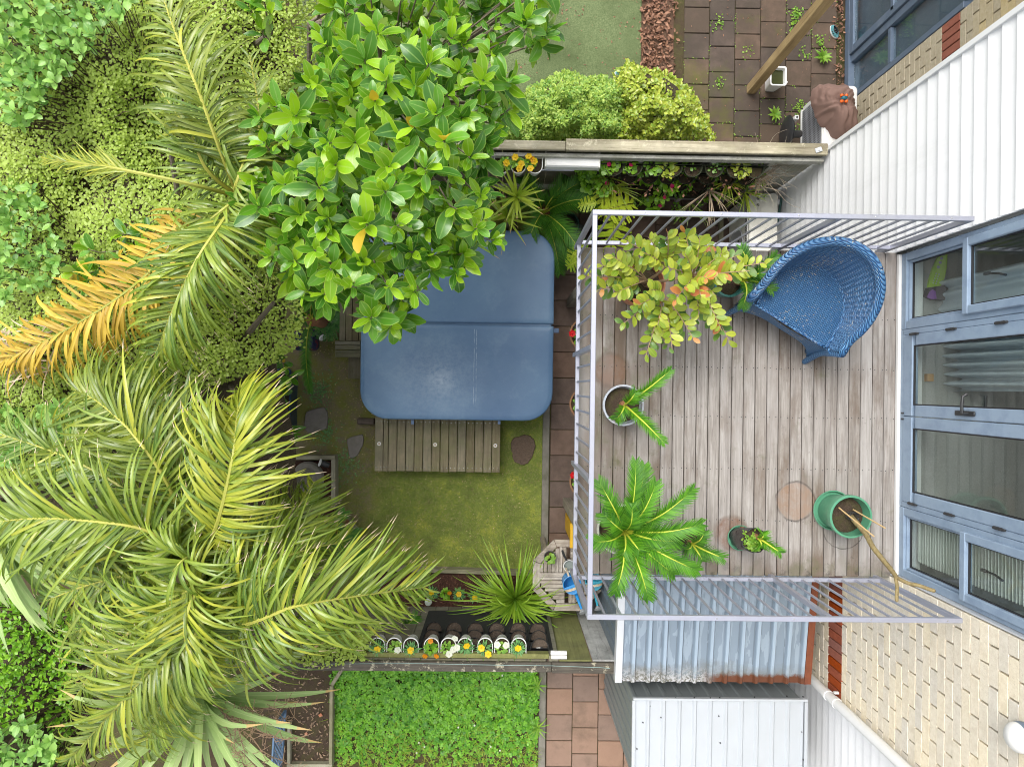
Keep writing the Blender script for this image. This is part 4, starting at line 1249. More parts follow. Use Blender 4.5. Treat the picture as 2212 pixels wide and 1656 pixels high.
# ------------------------------------------------------------------ outdoor units
ac = thing('outdoor_unit', 'cream heat pump unit with vent grille against the white wall by the railing', 'heat pump', (2.84, 1.75, 0))
AX0, AX1, AY0, AY1, AZ0, AZ1 = 2.685, 2.995, 1.28, 2.165, .06, .745
b = MB(); b.box(((AX0 + AX1) / 2, (AY0 + AY1) / 2, (AZ0 + AZ1) / 2 - .01), (AX1 - AX0, AY1 - AY0, AZ1 - AZ0 - .02), .012); b.part('casing', MAT['creamplastic'], ac)
b = MB(); loft(b, [[(x, y, z) for (x, y) in rrect((AX0 + AX1) / 2, (AY0 + AY1) / 2, AX1 - AX0 + .006 - 2 * i_, AY1 - AY0 + .006 - 2 * i_, [.05, .02, .02, .05], 5)] for (i_, z) in ((0, AZ1 - .035), (0, AZ1 - .006), (.006, AZ1))], True); b.part('top_panel', MAT['creamplastic'], ac, True, 40)
b = MB(); b.box((AX0 - .005, (AY0 + AY1) / 2, .68), (.012, .80, .05), .002); f_ = b.part('vent_strip', MAT['whiteplastic'], ac)
for i in range(44):
    y = AY0 + .06 + i * .0178
    b = MB(); b.box((AX0 - .0125, y, .68), (.004, .009, .042)); b.part('vent_slot', MAT['rubber'], f_)
ax = M.Rotation(rad(-90), 3, 'Y')
b = MB(); b.lathe([(.0, .0), (.2, .0), (.24, .012), (.25, .0)], (AX0 - .003, 1.62, .34), 36, 0, ax); b.part('fan_grille', MAT['greyplastic'], ac, True)
b = MB()
for i in range(10):
    a = i * .628
    b.lathe([(.018, .0), (.014, .004), (.0005, .005)], (AX0 - .004, 1.62 + .12 * math.cos(a), .34 + .12 * math.sin(a)), 8, 0, ax)
b.part('fan_detail', MAT['rubber'], ac, kind='stuff')
b = MB(); q = U(1636, 430, AZ1); b.box((q.x, q.y, AZ1 + .001), (.042, .15, .002)); lab = b.part('warning_label', simple('label_paper', (.60, .60, .52), .6), ac)
for kx, py in enumerate((430 - 15, 430, 430 + 14)):
    q = U(1637, py - 1, AZ1)
    b = MB(); n = 18
    vs = [(q.x + r * math.cos(t), q.y + r * math.sin(t), AZ1 + .0035) for t in np.linspace(0, 6.283, n, endpoint=False) for r in (.013, .0165)]
    b.add(vs, [(2 * i, 2 * i + 1, (2 * i + 3) % (2 * n), (2 * i + 2) % (2 * n)) for i in range(n)])
    b.box((q.x, q.y, AZ1 + .0035), (.028, .004, .0006), rot=-.78); b.box((q.x, q.y, AZ1 + .0038), (.012, .012, .0006), rot=.4 * kx)
    b.part('warning_symbol', MAT['rubber'], lab)
q = U(1640, 452, AZ1); b = MB(); b.box((q.x, q.y, AZ1 + .001), (.045, .05, .002)); b.part('rating_label', simple('label_grey', (.50, .49, .43), .6), ac)
b = MB(); b.box((3.04, 2.10, .42), (.05, .06, .5), .004); b.part('service_cover', MAT['whiteplastic'], ac)
b = MB(); b.tube([(3.06, 2.16, .70), (3.055, 1.9, .60), (3.05, 1.5, .45), (3.05, 1.2, .3)], .014, 8); b.part('pipe', simple('dark_green_hose', (.015, .07, .06), .5), ac, True)
b = MB(); b.box((2.60, 1.82, .03), (.05, .75, .05), .005); b.solo('timber_bearer', MAT['edgingy'], 'short timber bearer on the slabs at the foot of the cream heat pump', 'bearer')
ac2 = thing('outdoor_unit', 'pale grey heat pump unit with wire grille on the upper patio', 'heat pump', (3.74, 3.0, 0))
AX0, AX1, AY0, AY1, AZ1 = 3.565, 3.925, 2.52, 3.425, .62
b = MB(); b.box(((AX0 + AX1) / 2, (AY0 + AY1) / 2, AZ1 / 2 + .02), (AX1 - AX0, AY1 - AY0, AZ1 - .06), .012); b.part('casing', MAT['whiteplastic'], ac2)
b = MB(); loft(b, [[(x, y, z) for (x, y) in rrect((AX0 + AX1) / 2, (AY0 + AY1) / 2, AX1 - AX0 + .008 - 2 * i_, AY1 - AY0 + .008 - 2 * i_, [.05, .02, .02, .02], 5)] for (i_, z) in ((0, AZ1 - .04), (0, AZ1 - .004), (.008, AZ1))], True); b.part('top_panel', MAT['whiteplastic'], ac2, True, 40)
for i in range(6):
    b = MB(); b.box(((AX0 + AX1) / 2 + .02, 2.62 + i * .0 + 0, AZ1 + .002), (.002, .001, .001))
g = MB(); g.box((AX0 - .006, (AY0 + AY1) / 2 - .01, .32), (.01, .78, .50), .002); gp = g.part('grille_recess', simple('dark_grey_recess', (.10, .10, .10), .6), ac2)
b = MB()
for i in range(15): b.box((AX0 - .014, (AY0 + AY1) / 2 - .01, .085 + i * .0335), (.005, .79, .0045))
b.part('grille_bars', MAT['greyplastic'], ac2, kind='stuff')
b = MB()
for i in range(30): b.box((AX0 - .018, AY0 + .06 + i * .0265, .32), (.003, .003, .50))
b.part('grille_wires', MAT['greyplastic'], ac2, kind='stuff')
for zz in (.05, .59):
    b = MB(); b.box((AX0 - .012, (AY0 + AY1) / 2 - .01, zz), (.02, .84, .035), .004); b.part('grille_frame', MAT['whiteplastic'], ac2)
# brown cloth heaped over the unit, blue disc under it, toy on top
def cloth_bundle():
    c0 = U(1816, 228, .85)
    b = MB(); nu, nv = 72, 40
    pts = [(1775, 176), (1800, 170), (1830, 173), (1848, 186), (1852, 205), (1862, 232), (1864, 262), (1848, 286), (1826, 292), (1810, 284), (1806, 266), (1788, 252), (1776, 230), (1770, 205)]
    ang = []
    for (px, py) in pts:
        p = U(px, py, .80) - c0; ang.append((math.atan2(p.y, p.x), math.hypot(p.x, p.y)))
    ang.sort()
    aa = [a for a, r in ang]; rr = [r for a, r in ang]
    aa = [aa[-1] - 2 * math.pi] + aa + [aa[0] + 2 * math.pi]; rr = [rr[-1]] + rr + [rr[0]]
    vs = []; fs = []
    for j in range(nv + 1):
        t = j / nv
        for i in range(nu):
            a = -math.pi + 2 * math.pi * i / nu
            R_ = np.interp(a, aa, rr)
            # from the skirt (t=0) up to the crown (t=1)
            rho = math.cos(t * math.pi / 2) ** .75
            x = c0.x + math.cos(a) * R_ * rho; y = c0.y + math.sin(a) * R_ * rho
            zz = .60 + .30 * math.sin(t * math.pi / 2)
            p = V((x, y, zz))
            fold = mnoise.noise(V((x * 7 + 3, y * 7, zz * 4))) * .04
            w1 = mnoise.noise(V((x * 5, y * 5, 1.3))) * 1.6
            crease = abs(math.sin((x * .75 + y * .65) * 46 + w1 * 4.4)) * .026 * (.4 + .6 * (y < c0.y - .02)) + abs(math.sin((x * .8 - y * .4) * 52 + w1 * 5)) * .02 * (y > c0.y + .08)
            dirv = V((math.cos(a) * rho, math.sin(a) * rho, .7)).normalized()
            p += dirv * (fold + crease - .02)
            if j == 0: p.z = .60
            vs.append(p)
    for j in range(nv):
        for i in range(nu):
            k2 = (i + 1) % nu
            fs.append((j * nu + i, j * nu + k2, (j + 1) * nu + k2, (j + 1) * nu + i))
    b.add(vs, fs)
    return b
cloth_bundle().solo('cloth', simple('brown_fabric', (.205, .125, .10), .9, var=.1, scale=9, bump=.25, bscale=300), 'crumpled mauve brown cloth heaped over the patio heat pump', 'cloth', smooth=True, angle=None)
q = U(1793, 256, .64)
d = MB(); d.lathe([(.0, .0), (.12, .0), (.135, .012), (.14, .022), (.132, .020), (.11, .012), (.0, .010)], (q.x + .04, q.y + .05, .63), 30)
fr = d.solo('plastic_disc', simple('blue_plastic', (.03, .10, .50), .4, var=.2), 'blue plastic disc poking out from under the brown cloth', 'disc', smooth=True)
q = U(1823, 213, .915)
toy = thing('toy_car', 'tiny teal toy car with four orange wheels on the brown cloth', 'toy', (q.x, q.y, .90))
b = MB(); loft(b, [[(x, y, z) for (x, y) in rrect(q.x, q.y, w_, h_, [.012] * 4, 5)] for (w_, h_, z) in ((.05, .03, .91), (.062, .036, .925), (.055, .034, .94), (.03, .02, .95))], True, True); b.part('toy_body', simple('teal_toy', (.02, .16, .22), .3), toy, True, 50)
for sx in (-1, 1):
    for sy in (-1, 1):
        ax2 = M.Rotation(rad(90), 3, 'X')
        b = MB(); b.lathe([(.0005, -.011), (.017, -.011), (.019, 0), (.017, .011), (.0005, .011)], (q.x + sx * .024, q.y + sy * .032, .918), 14, 0, ax2); b.part('wheel', simple('orange_plastic', (.75, .13, .01), .4), toy, True, 50)
# black fan lying against the fence, small tap box
q = U(1706, 285, .3)
fan = thing('pedestal_fan', 'black electric fan head leaning behind the fence beside the grey unit', 'fan', (q.x, q.y, 0))
ax = M.Rotation(rad(-90), 3, 'Y')
b = MB(); b.lathe([(.0005, .03), (.10, .03), (.17, .02), (.20, .0), (.17, -.025), (.08, -.05), (.05, -.055)], (q.x - .02, q.y, .26), 30, 0, ax); b.part('guard', MAT['blackplastic'], fan, True, 50)
b = MB(); b.tube([(q.x, q.y, .26), (q.x + .05, q.y - .01, .26), (q.x + .14, q.y - .01, .27), (q.x + .155, q.y - .01, .272)], [.05, .045, .04, .03], 16); b.part('motor', MAT['blackplastic'], fan, True, 50)
b = MB(); b.tube([(q.x + .05, q.y - .03, .02), (q.x + .05, q.y - .02, .24)], .018, 8); b.part('stem', MAT['blackplastic'], fan, True)
q = U(1721, 254, .25)
b = MB(); b.box((q.x, q.y, .16), (.05, .05, .2), .006); t_ = b.solo('junction_box', MAT['whiteplastic'], 'small white wall socket box between the fan and the grey unit', 'socket box')
b = MB(); b.lathe([(.012, 0), (.011, .004), (.0005, .005)], (q.x, q.y, .261), 12); b.part('knob', MAT['rubber'], t_)
# tan post, tub of water, shoe
q = U(1622, 194, 0)
b = MB(); b.box((q.x, q.y, 1.7), (.105, .105, 3.4), .006); b.box((q.x - .02, q.y - .02, 3.37), (.12, .12, .02), .002)
b.solo('timber_post', MAT['tanpost'], 'tall tan timber post rising across the upper patio', 'post')
q = U(1681, 165, .25)
tub = thing('water_tub', 'square white plastic tub of green water behind the tan post', 'tub', (q.x, q.y, 0))
b = MB(); loft(b, [[(x, y, z) for (x, y) in rrect(q.x, q.y, s_, s_ * 1.18, [.025] * 4, 4)] for (s_, z) in ((.13, .01), (.175, .245), (.192, .25), (.192, .26), (.165, .258), (.155, .20), (.12, .03))], True, True)
b.part('tub_body', MAT['whiteplastic'], tub, True, 40)
b = MB(); loft(b, [[(x, y, z) for (x, y) in rrect(q.x, q.y, .158, .158 * 1.18, [.02] * 4, 4)] for z in (.20, .205)], True); b.part('water', simple('green_water', (.035, .04, .008), .06), tub)
b = MB(); b.box((q.x + .10, q.y - .07, .255), (.02, .02, .01), .003); b.part('lug', MAT['whiteplastic'], tub)
def shoe(px, py, yaw, label, z0=.005, s=1.0):
    q = U(px, py, .04)
    t = thing('shoe', label, 'shoe', (q.x, q.y, 0))
    X = lambda x, y, z: V((q.x, q.y, z0)) + M.Rotation(yaw, 3, 'Z') @ V((x, y, z)) * s
    def ring(sc_, z, back=0):
        p = []
        for i in range(24):
            a = 6.283 * i / 24
            x = .085 * math.cos(a); wv = .033 + .008 * math.cos(a) - .005 * math.cos(2 * a)
            p.append((x * sc_ - back, wv * math.sin(a) * sc_, z))
        return p
    b = MB(); loft(b, [[X(*p) for p in ring(k_, z)] for (k_, z) in ((.96, 0), (1.0, .008), (1.0, .022), (.97, .024))], True, True); b.part('sole', MAT['whiteplastic'], t, True, 50)
    b = MB(); rings = []
    for (k_, z, sh) in ((.93, .024, 0), (.92, .038, 0), (.80, .052, .0), (.62, .060, .004)):
        rings.append([X(p[0], p[1], p[2] - (.014 if p[0] > .05 else 0) * (z > .04) + (.012 if p[0] < -.02 else 0) * (z > .05)) for p in ring(k_, z, sh)])
    loft(b, rings, False); b.part('upper', simple('teal_mesh', (.10, .30, .33), .8, bump=.4, bscale=400), t, True, 60)
    b = MB(); loft(b, [[X(p[0] * .62 - .018, p[1] * .62, z) for p in ring(1, z)] for z in (.050, .045)], True); b.part('lining', MAT['rubber'], t)
    for k_ in (-.005, .02):
        b = MB(); b.tube([X(k_, -.036, .045), X(k_, 0, .060), X(k_, .036, .045)], .008 * s, 6); b.part('strap', MAT['rubber'], t, True)
    return t
shoe(1803, 68, rad(-62), 'teal and black child\'s shoe lying on the upper patio slabs')
shoe(1330, 196, rad(170), 'pale blue child\'s shoe half hidden at the edge of the clipped bush', .45)
# clothesline cabinet and pots along the upper fence
q = U(1237, 345, 1.60)
cb = thing('clothesline_cabinet', 'long white folding clothesline cabinet hung on the upper fence', 'clothesline', (q.x, q.y, 1.5))
L = U(1297, 345, 1.6).x - U(1178, 345, 1.6).x; D = U(1237, 330, 1.6).y - U(1237, 361, 1.6).y
b = MB(); loft(b, [[(q.x + sx * (L / 2 - .012), q.y + y, z) for (y, z) in ((-D / 2, 1.50), (D / 2, 1.50), (D / 2, 1.585), (D / 2 - .01, 1.60), (-D / 2 + .012, 1.60), (-D / 2, 1.585))] for sx in (-1, 1)], True, True); b.part('case', MAT['whitemetal'], cb)
for sx in (-1, 1):
    b = MB(); b.box((q.x + sx * (L / 2 - .006), q.y, 1.548), (.016, D + .006, .11), .003); b.part('end_cap', MAT['creamplastic'], cb)
b = MB(); b.tube([(q.x + L / 2, q.y + .02, 1.55), (q.x + L / 2 + .03, q.y + .02, 1.55)], .012, 10); b.part('knob', MAT['steel'], cb, True)
b = MB(); b.box((q.x - .25, q.y - D / 2 - .004, 1.50), (.55, .012, .012), .002); b.part('line_rail', MAT['alu'], cb)

# ------------------------------------------------------------------ wicker chair
CC = V((2.215, .635, 2.802)); BACK = rad(59)
def wicker(name, seat):
    s = NM(name)
    p = s.n('VectorMath', {0: s.pos(), 1: CC}, operation='SUBTRACT').outputs[0]
    if seat:
        p = s.mp(p, (1, 1, 1), (0, 0, rad(90) - BACK))
        xyz = s.sep(p); a, h = s.ma('MULTIPLY', xyz[0], 30.0), s.ma('MULTIPLY', xyz[1], 130.0)
    else:
        xyz = s.sep(p)
        ang = s.n('Math', {0: xyz[1], 1: xyz[0]}, operation='ARCTAN2').outputs[0]
        a = s.ma('MULTIPLY', ang, 11.0); h = s.ma('MULTIPLY', s.ma('ADD', xyz[2], s.ma('MULTIPLY', s.n('VectorMath', {0: s.n('CombineXYZ', {0: xyz[0], 1: xyz[1]}).outputs[0]}, operation='LENGTH').outputs['Value'], .55)), 80.0)
    row = s.ma('FLOOR', h)
    cell = s.ma('FRACT', s.ma('ADD', s.ma('MULTIPLY', a, .5), s.ma('MULTIPLY', s.ma('MODULO', row, 2.0), .5)))
    wv = s.ma('SINE', s.ma('MULTIPLY', cell, 6.2832))
    st_ = s.ma('SINE', s.ma('MULTIPLY', s.ma('FRACT', h), 3.1416))
    hgt = s.ma('ADD', s.ma('MULTIPLY', wv, .5), st_)
    c = s.ramp(hgt, [(.0, (.008, .030, .085)), (.30, (.022, .08, .20)), (.70, (.045, .150, .32)), (1.0, (.10, .24, .42))])
    c = s.mix(s.ramp(s.noise(6, 6), [(.35, 0.), (.7, .5)]), c, (.03, .10, .25))
    ch = s.noise(30 if not seat else 26, 6, .7, s.n('CombineXYZ', {0: s.ma('MULTIPLY', a, .06), 1: s.ma('MULTIPLY', h, .025), 2: .5}).outputs[0])
    ch = s.ma('ADD', s.ma('MULTIPLY', ch, .8), s.ma('MULTIPLY', s.noise(4, 4), .35))
    chip = s.ma('MULTIPLY', s.ramp(ch, [(.65, 0.), (.68, 1.)]), s.ramp(hgt, [(.45, 0.), (.7, 1.)]))
    c = s.mix(s.ma('MULTIPLY', chip, .9), c, (.60, .53, .38))
    return s.out(s.bsdf(c, .42, 0, .5, s.bump(hgt, .9, .006)))
WK, WKS = wicker('blue_painted_wicker', False), wicker('blue_painted_wicker_seat', True)
chair = thing('wicker_armchair', 'blue painted wicker tub armchair with chipped paint on the balcony', 'armchair', tuple(CC))
HA = rad(122)
FWD_ = V((-math.cos(BACK), -math.sin(BACK), 0))
def cp(t, r, z):        # t in -1..1 along the horseshoe shell, 0 at the back
    k = min(abs(t) / .64, 1.0); sg = 1 if t > 0 else -1
    a = BACK + sg * k * rad(94)
    p = V((math.cos(a) * r, math.sin(a) * r, 0))
    if abs(t) > .64:
        e = (abs(t) - .64) / .36
        p += FWD_ * (.155 * e) + V((math.cos(a), math.sin(a), 0)) * .02 * e * e
    return CC + p + V((0, 0, z))
def rimz(t): return .50 + .30 * (math.cos(min(abs(t) * 1.05, 1) * math.pi) * .5 + .5) ** .9
def rimr(t): return .368 + .015 * math.cos(t * 3)
nt = 176
b = MB(); vs = []; fs = []
prof = 11
for i in range(nt + 1):
    t = -1 + 2 * i / nt
    rib = .004 * math.sin(i * 2 * math.pi / 4)
    for j in range(prof):
        w_ = j / (prof - 1)
        r = .295 + (rimr(t) - .295) * (w_ ** 1.25) + rib
        vs.append(cp(t, r, .37 + (rimz(t) - .37) * w_))
for i in range(nt):
    for j in range(prof - 1):
        a = i * prof + j
        fs.append((a, a + 1, a + prof + 1, a + prof))
b.add(vs, fs); b.part('backrest', WK, chair, True, None)
b = MB(); vs = []; fs = []
for i in range(nt + 1):
    t = -1 + 2 * i / nt
    rib = .004 * math.sin(i * 2 * math.pi / 4 + 1)
    for j in range(prof):
        w_ = j / (prof - 1)
        r = .335 + (rimr(t) + .03 - .335) * (w_ ** 1.6) + rib
        vs.append(cp(t, r, .02 + (rimz(t) - .02) * w_))
for i in range(nt):
    for j in range(prof - 1):
        a = i * prof + j
        fs.append((a, a + prof, a + prof + 1, a + 1))
b.add(vs, fs); b.part('outer_shell', WK, chair, True, None)
b = MB(); pth = [cp(-1, .30, .05), cp(-1.01, .325, .25)] + [cp(-1 + 2 * i / 60, rimr(-1 + 2 * i / 60) + .012, rimz(-1 + 2 * i / 60)) for i in range(61)] + [cp(1.01, .325, .25), cp(1, .30, .05)]
b.tube(pth, [.022, .028] + [.034] * 61 + [.028, .022], 12); b.part('rolled_rim', WK, chair, True, None)
# seat: round, cut straight at the front
fwd = V((-math.cos(BACK), -math.sin(BACK), 0)); sidev = V((-fwd.y, fwd.x, 0))
b = MB(); vs = []; nn = 44
for i in range(nn):
    a = 6.2832 * i / nn
    x, y = .302 * math.cos(a), .302 * math.sin(a)
    if math.cos(a) > 0:
        x = min(.26 * math.cos(a) * 2.2, .185); y = .302 * (1 if y > 0 else -1) * min(1, abs(math.sin(a)) * 1.9)
    vs.append(CC + fwd * x + sidev * y + V((0, 0, .392)))
vs2 = [CC + (v - CC) * .8 + V((0, 0, .392 * .2 + .012)) for v in vs]
vs3 = [CC + V(((v - CC).x * .3, (v - CC).y * .3, .409)) for v in vs]
loft(b, [vs, vs2, vs3], True); b.part('seat', WKS, chair, True, None)
b = MB(); p = [CC + V((v.x - CC.x, v.y - CC.y, .394)) for v in vs]; b.tube(p + [p[0]], .011, 8); b.part('seat_edge', WK, chair, True, None)
# apron under the front edge, flaring to two feet
A0, A1 = cp(1, .325, 0), cp(-1, .325, 0)
b = MB(); vs = []; fs = []; nu = 28; nv = 8
for i in range(nu + 1):
    u_ = i / nu
    base = A0.lerp(A1, u_); base = CC + V((base.x - CC.x, base.y - CC.y, 0))
    arch = .26 * (1 - (2 * u_ - 1) ** 4) * .85
    bulge = fwd * .028 * math.sin(u_ * math.pi)
    for j in range(nv + 1):
        w_ = j / nv
        top = base + bulge + V((0, 0, .392)); low = base + fwd * .035 * abs(2 * u_ - 1) ** 3 + bulge * .7 + V((0, 0, .015 + arch))
        vs.append(low.lerp(top, w_))
for i in range(nu):
    for j in range(nv):
        a = i * (nv + 1) + j
        fs.append((a, a + nv + 1, a + nv + 2, a + 1))
b.add(vs, fs); b.part('apron', WK, chair, True, None)
for a in (A0, A1):
    q = CC + V((a.x - CC.x, a.y - CC.y, 0))
    b = MB(); b.tube([q + V((0, 0, .40)), q + fwd * .02 + V((0, 0, .2)), q + fwd * .06 + (q - CC).normalized() * .02 + V((0, 0, .0))], [.026, .026, .022], 10); b.part('leg', WK, chair, True)
for t in (-.45, .45):
    q = cp(t, .30, 0)
    b = MB(); b.tube([q + V((0, 0, .3)), q + (q - CC).normalized() * .04], [.025, .022], 10); b.part('leg', WK, chair, True)
# ------------------------------------------------------------------ inside the window
q = Wx(1990, 640, 3.36)
fin = thing('swim_fin', 'lime green and purple swim fin lying inside the upper balcony window', 'swim fin', (3.36, q.y, 2.80))
lime = simple('lime_plastic', (.42, .68, .02), .4); 
z0 = 2.80
def finpoly(pts, z0_, z1_, nm, mat):
    b = MB(); p = [U(x, y, (z0_ + z1_) / 2) for (x, y) in pts]
    b.prism([(q_.x, q_.y) for q_ in p], z0_, z1_); return b.part(nm, mat, fin)
finpoly([(2003.5, 621), (2006, 605), (2014, 578), (2030, 545), (2045, 540), (2044, 575), (2039, 600), (2031, 618)][::-1], 2.800, 2.822, 'blade', lime)
finpoly([(1998.5, 640), (2003, 622), (2036, 617), (2036, 649), (2024, 648), (2013, 647)][::-1], 2.785, 2.845, 'foot_pocket', MAT['rubber'])
finpoly([(2002, 642), (2008, 630), (2014, 625), (2021, 629), (2023, 645), (2012, 646)][::-1], 2.845, 2.850, 'heel_pad', simple('purple_rubber', (.22, .07, .33), .6))
b = MB()
for (px, py) in [(2016 + k * 1.6 + c_ * 6, 611 - k * 5 + c_ * 1.5) for k in range(5) for c_ in range(2)]:
    q = U(px, py, 2.823); b.lathe([(.006, 0), (.004, .002), (.0005, .0025)], q, 8)
b.part('dots', MAT['whiteplastic'], fin, kind='stuff')
b = MB()
for (px, py) in ((2027, 577), (2031, 567), (2034, 558), (2037, 549)):
    q = U(px, py, 2.823); b.lathe([(.013, 0), (.01, .002), (.0005, .0025)], q, 10)
b.part('holes', MAT['greyplastic'], fin, kind='stuff')
q = Wx(2017, 815, 3.38)
b = MB(); b.box((3.40, q.y, 2.80), (.05, .06, .05), .004); b.solo('wooden_foot', simple('pine', (.50, .28, .10), .5), 'small pine furniture foot behind the upper door glass', 'furniture foot')
# ------------------------------------------------------------------ leaf shapes
def leaf_t(L, W, shape='oval', n=6, bend=.25, fold=.18, wav=.0):
    """leaf along +Y, face up +Z; 3 points across -> quads"""
    vs = []; us = []; fs = []
    ang = 0; y = 0; z = 0
    for i in range(n + 1):
        t = i / n
        if shape == 'oval': w = math.sin(math.pi * min(max(t, .02), .985)) ** .6
        elif shape == 'obov': w = (math.sin(math.pi * min(t ** 1.25 * .97 + .015, .98))) ** .52
        elif shape == 'lance': w = math.sin(math.pi * min(max(t ** .75, .03), .985)) ** .9
        elif shape == 'sword': w = (1 - t ** 2.2) * (.55 + .45 * min(t * 4, 1)) + .02
        elif shape == 'round': w = math.sqrt(max(1 - (2 * t - 1) ** 2, .01))
        w *= W / 2
        a = -bend * t * 1.6 + bend * .4
        if i: y += math.cos(a) * L / n; z += math.sin(a) * L / n
        up = abs(w) * fold
        wv = wav * math.sin(t * 9)
        vs += [(-w, y, z + up + wv), (0, y, z), (w, y, z + up - wv)]; us += [-1, 0, 1]
    for i in range(n):
        a = i * 3
        fs += [(a, a + 1, a + 4, a + 3), (a + 1, a + 2, a + 5, a + 4)]
    return vs, fs, us
def tmesh(name, t, mat):
    b = MB(); b.add(t[0], t[1], 0, .5, t[2])
    return b.mesh(name, mat, True)
def in_poly(x, y, poly):
    c = False; j = len(poly) - 1
    for i in range(len(poly)):
        xi, yi = poly[i]; xj, yj = poly[j]
        if (yi > y) != (yj > y) and x < (xj - xi) * (y - yi) / (yj - yi) + xi: c = not c
        j = i
    return c
def poisson(poly, dmin, tries=4000, seed=1):
    r = random.Random(seed); xs = [p[0] for p in poly]; ys = [p[1] for p in poly]
    out = []
    for _ in range(tries):
        x, y = r.uniform(min(xs), max(xs)), r.uniform(min(ys), max(ys))
        if not in_poly(x, y, poly): continue
        if all((x - a) ** 2 + (y - c) ** 2 > dmin * dmin for a, c in out): out.append((x, y))
    return out
def dir3(az, el): return V((math.cos(az) * math.cos(el), math.sin(az) * math.cos(el), math.sin(el)))
def catmull(pts, n=16):
    P = [pts[0] * 2 - pts[1]] + pts + [pts[-1] * 2 - pts[-2]]
    out = []
    for i in range(1, len(P) - 2):
        for k in range(n):
            t = k / n
            a, b_, c_, d_ = P[i - 1], P[i], P[i + 1], P[i + 2]
            out.append(.5 * ((2 * b_) + (c_ - a) * t + (2 * a - 5 * b_ + 4 * c_ - d_) * t * t + (3 * b_ - a - 3 * c_ + d_) * t ** 3))
    out.append(pts[-1]); return out
def at_curve(cv, s):
    x = s * (len(cv) - 1); i = min(int(x), len(cv) - 2)
    return cv[i].lerp(cv[i + 1], x - i), (cv[min(i + 1, len(cv) - 1)] - cv[max(i - 1, 0)] if i else cv[1] - cv[0]).normalized()
def blade(b, p, d0, L, w, droop, n=6, fold=.12, taper='sword', wvec=None, mi=0, r=None, pw=2.0, tipmi=None, curl=None):
    """arching strap leaf, bends under its own weight"""
    if wvec is None:
        wvec = d0.cross(V((0, 0, 1)))
        if wvec.length < .05: wvec = V((1, 0, 0))
    wvec = wvec.normalized()
    vs = []; us = []; fs = []; q = V(p)
    for i in range(n + 1):
        t = i / n
        d = (d0.normalized() - V((0, 0, 1)) * droop * t ** pw)
        if curl is not None: d = d + curl * t ** 1.3
        d.normalize()
        if i: q = q + d * (L / n)
        if taper == 'sword': ww = (1 - t ** 2.4) * (.6 + .4 * min(t * 5, 1)) + .03
        elif taper == 'lance': ww = math.sin(math.pi * min(max(t ** .7, .06), .98)) ** .8
        else: ww = 1 - t * .9
        ww *= w / 2
        nrm = wvec.cross(d)
        vs += [q - wvec * ww + nrm * ww * fold, q, q + wvec * ww + nrm * ww * fold]; us += [-1, 0, 1]
    for i in range(n):
        a = i * 3
        fs += [(a, a + 1, a + 4, a + 3), (a + 1, a + 2, a + 5, a + 4)]
    if r is None: r = rng.random()
    if tipmi is not None:
        k = len(fs) - 2
        b.add(vs, fs[:k], mi, r, us)
        o = len(b.v) - len(vs)
        b.f += [tuple(i + o for i in f) for f in fs[k:]]; b.mi += [tipmi] * 2; b.r += [r] * 2
    else: b.add(vs, fs, mi, r, us)

# ------------------------------------------------------------------ leaf materials
LM = {}
LM['broad'] = leaf('broad_leaf', (.10, .27, .012), (.33, .56, .022), (.42, .52, .16), .24, .28, edge=(.48, .60, .09), rib=(.34, .52, .08))
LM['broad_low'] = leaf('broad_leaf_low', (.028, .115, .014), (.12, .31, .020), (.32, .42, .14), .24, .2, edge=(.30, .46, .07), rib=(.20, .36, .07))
LM['yellow'] = leaf('yellowed_leaf', (.50, .36, .03), (.62, .42, .03), None, .4, .3)
LM['wire'] = leaf('vine_leaf', (.20, .31, .025), (.70, .80, .13), (.40, .52, .10), .45, .38)
LM['karo'] = leaf('round_shrub_leaf', (.10, .27, .055), (.34, .58, .13), (.30, .45, .18), .34, .28, rib=(.38, .56, .15))
LM['small'] = leaf('hedge_leaf', (.08, .24, .014), (.28, .53, .035), (.2, .38, .06), .36, .3)
LM['palm'] = leaf('palm_leaflet', (.06, .14, .016), (.30, .395, .05), (.22, .30, .08), .27, .24, edge=None, rib=(.42, .46, .07))
LM['palm2'] = leaf('palm_leaflet_olive', (.065, .125, .016), (.27, .33, .045), (.20, .27, .08), .27, .24, rib=(.38, .40, .07))
LM['palmdark'] = leaf('palm_leaflet_dark', (.08, .165, .024), (.27, .37, .07), (.2, .3, .08), .3, .22, rib=(.36, .43, .1))
LM['palmyel'] = leaf('palm_leaflet_yellow', (.15, .235, .018), (.47, .49, .055), (.32, .38, .08), .3, .27, rib=(.55, .52, .08))
LM['palmdead'] = leaf('palm_leaflet_dead', (.40, .25, .02), (.62, .45, .05), (.36, .22, .05), .5, .2, rib=(.45, .33, .08))
LM['straw'] = leaf('dry_straw', (.42, .31, .19), (.66, .53, .38), None, .8, .1)
LM['rachis'] = leaf('frond_stalk', (.30, .33, .06), (.44, .43, .08), None, .5, .0)
LM['sword'] = leaf('sword_leaf', (.24, .38, .12), (.42, .54, .20), (.33, .46, .17), .4, .22, rib=(.50, .58, .26))
LM['cord'] = leaf('cordyline_leaf', (.15, .29, .02), (.44, .55, .055), (.26, .35, .07), .38, .3, rib=(.36, .44, .06), edge=(.40, .42, .05))
LM['cordtip'] = leaf('cordyline_tip', (.42, .30, .10), (.55, .38, .16), None, .6, .1)
LM['cycad'] = leaf('cycad_leaflet', (.024, .12, .006), (.115, .31, .016), (.10, .23, .03), .42, .18, spec=.3)
LM['cycadd'] = leaf('cycad_leaflet_dark', (.025, .11, .012), (.10, .27, .025), (.12, .24, .04), .42, .18, spec=.3)
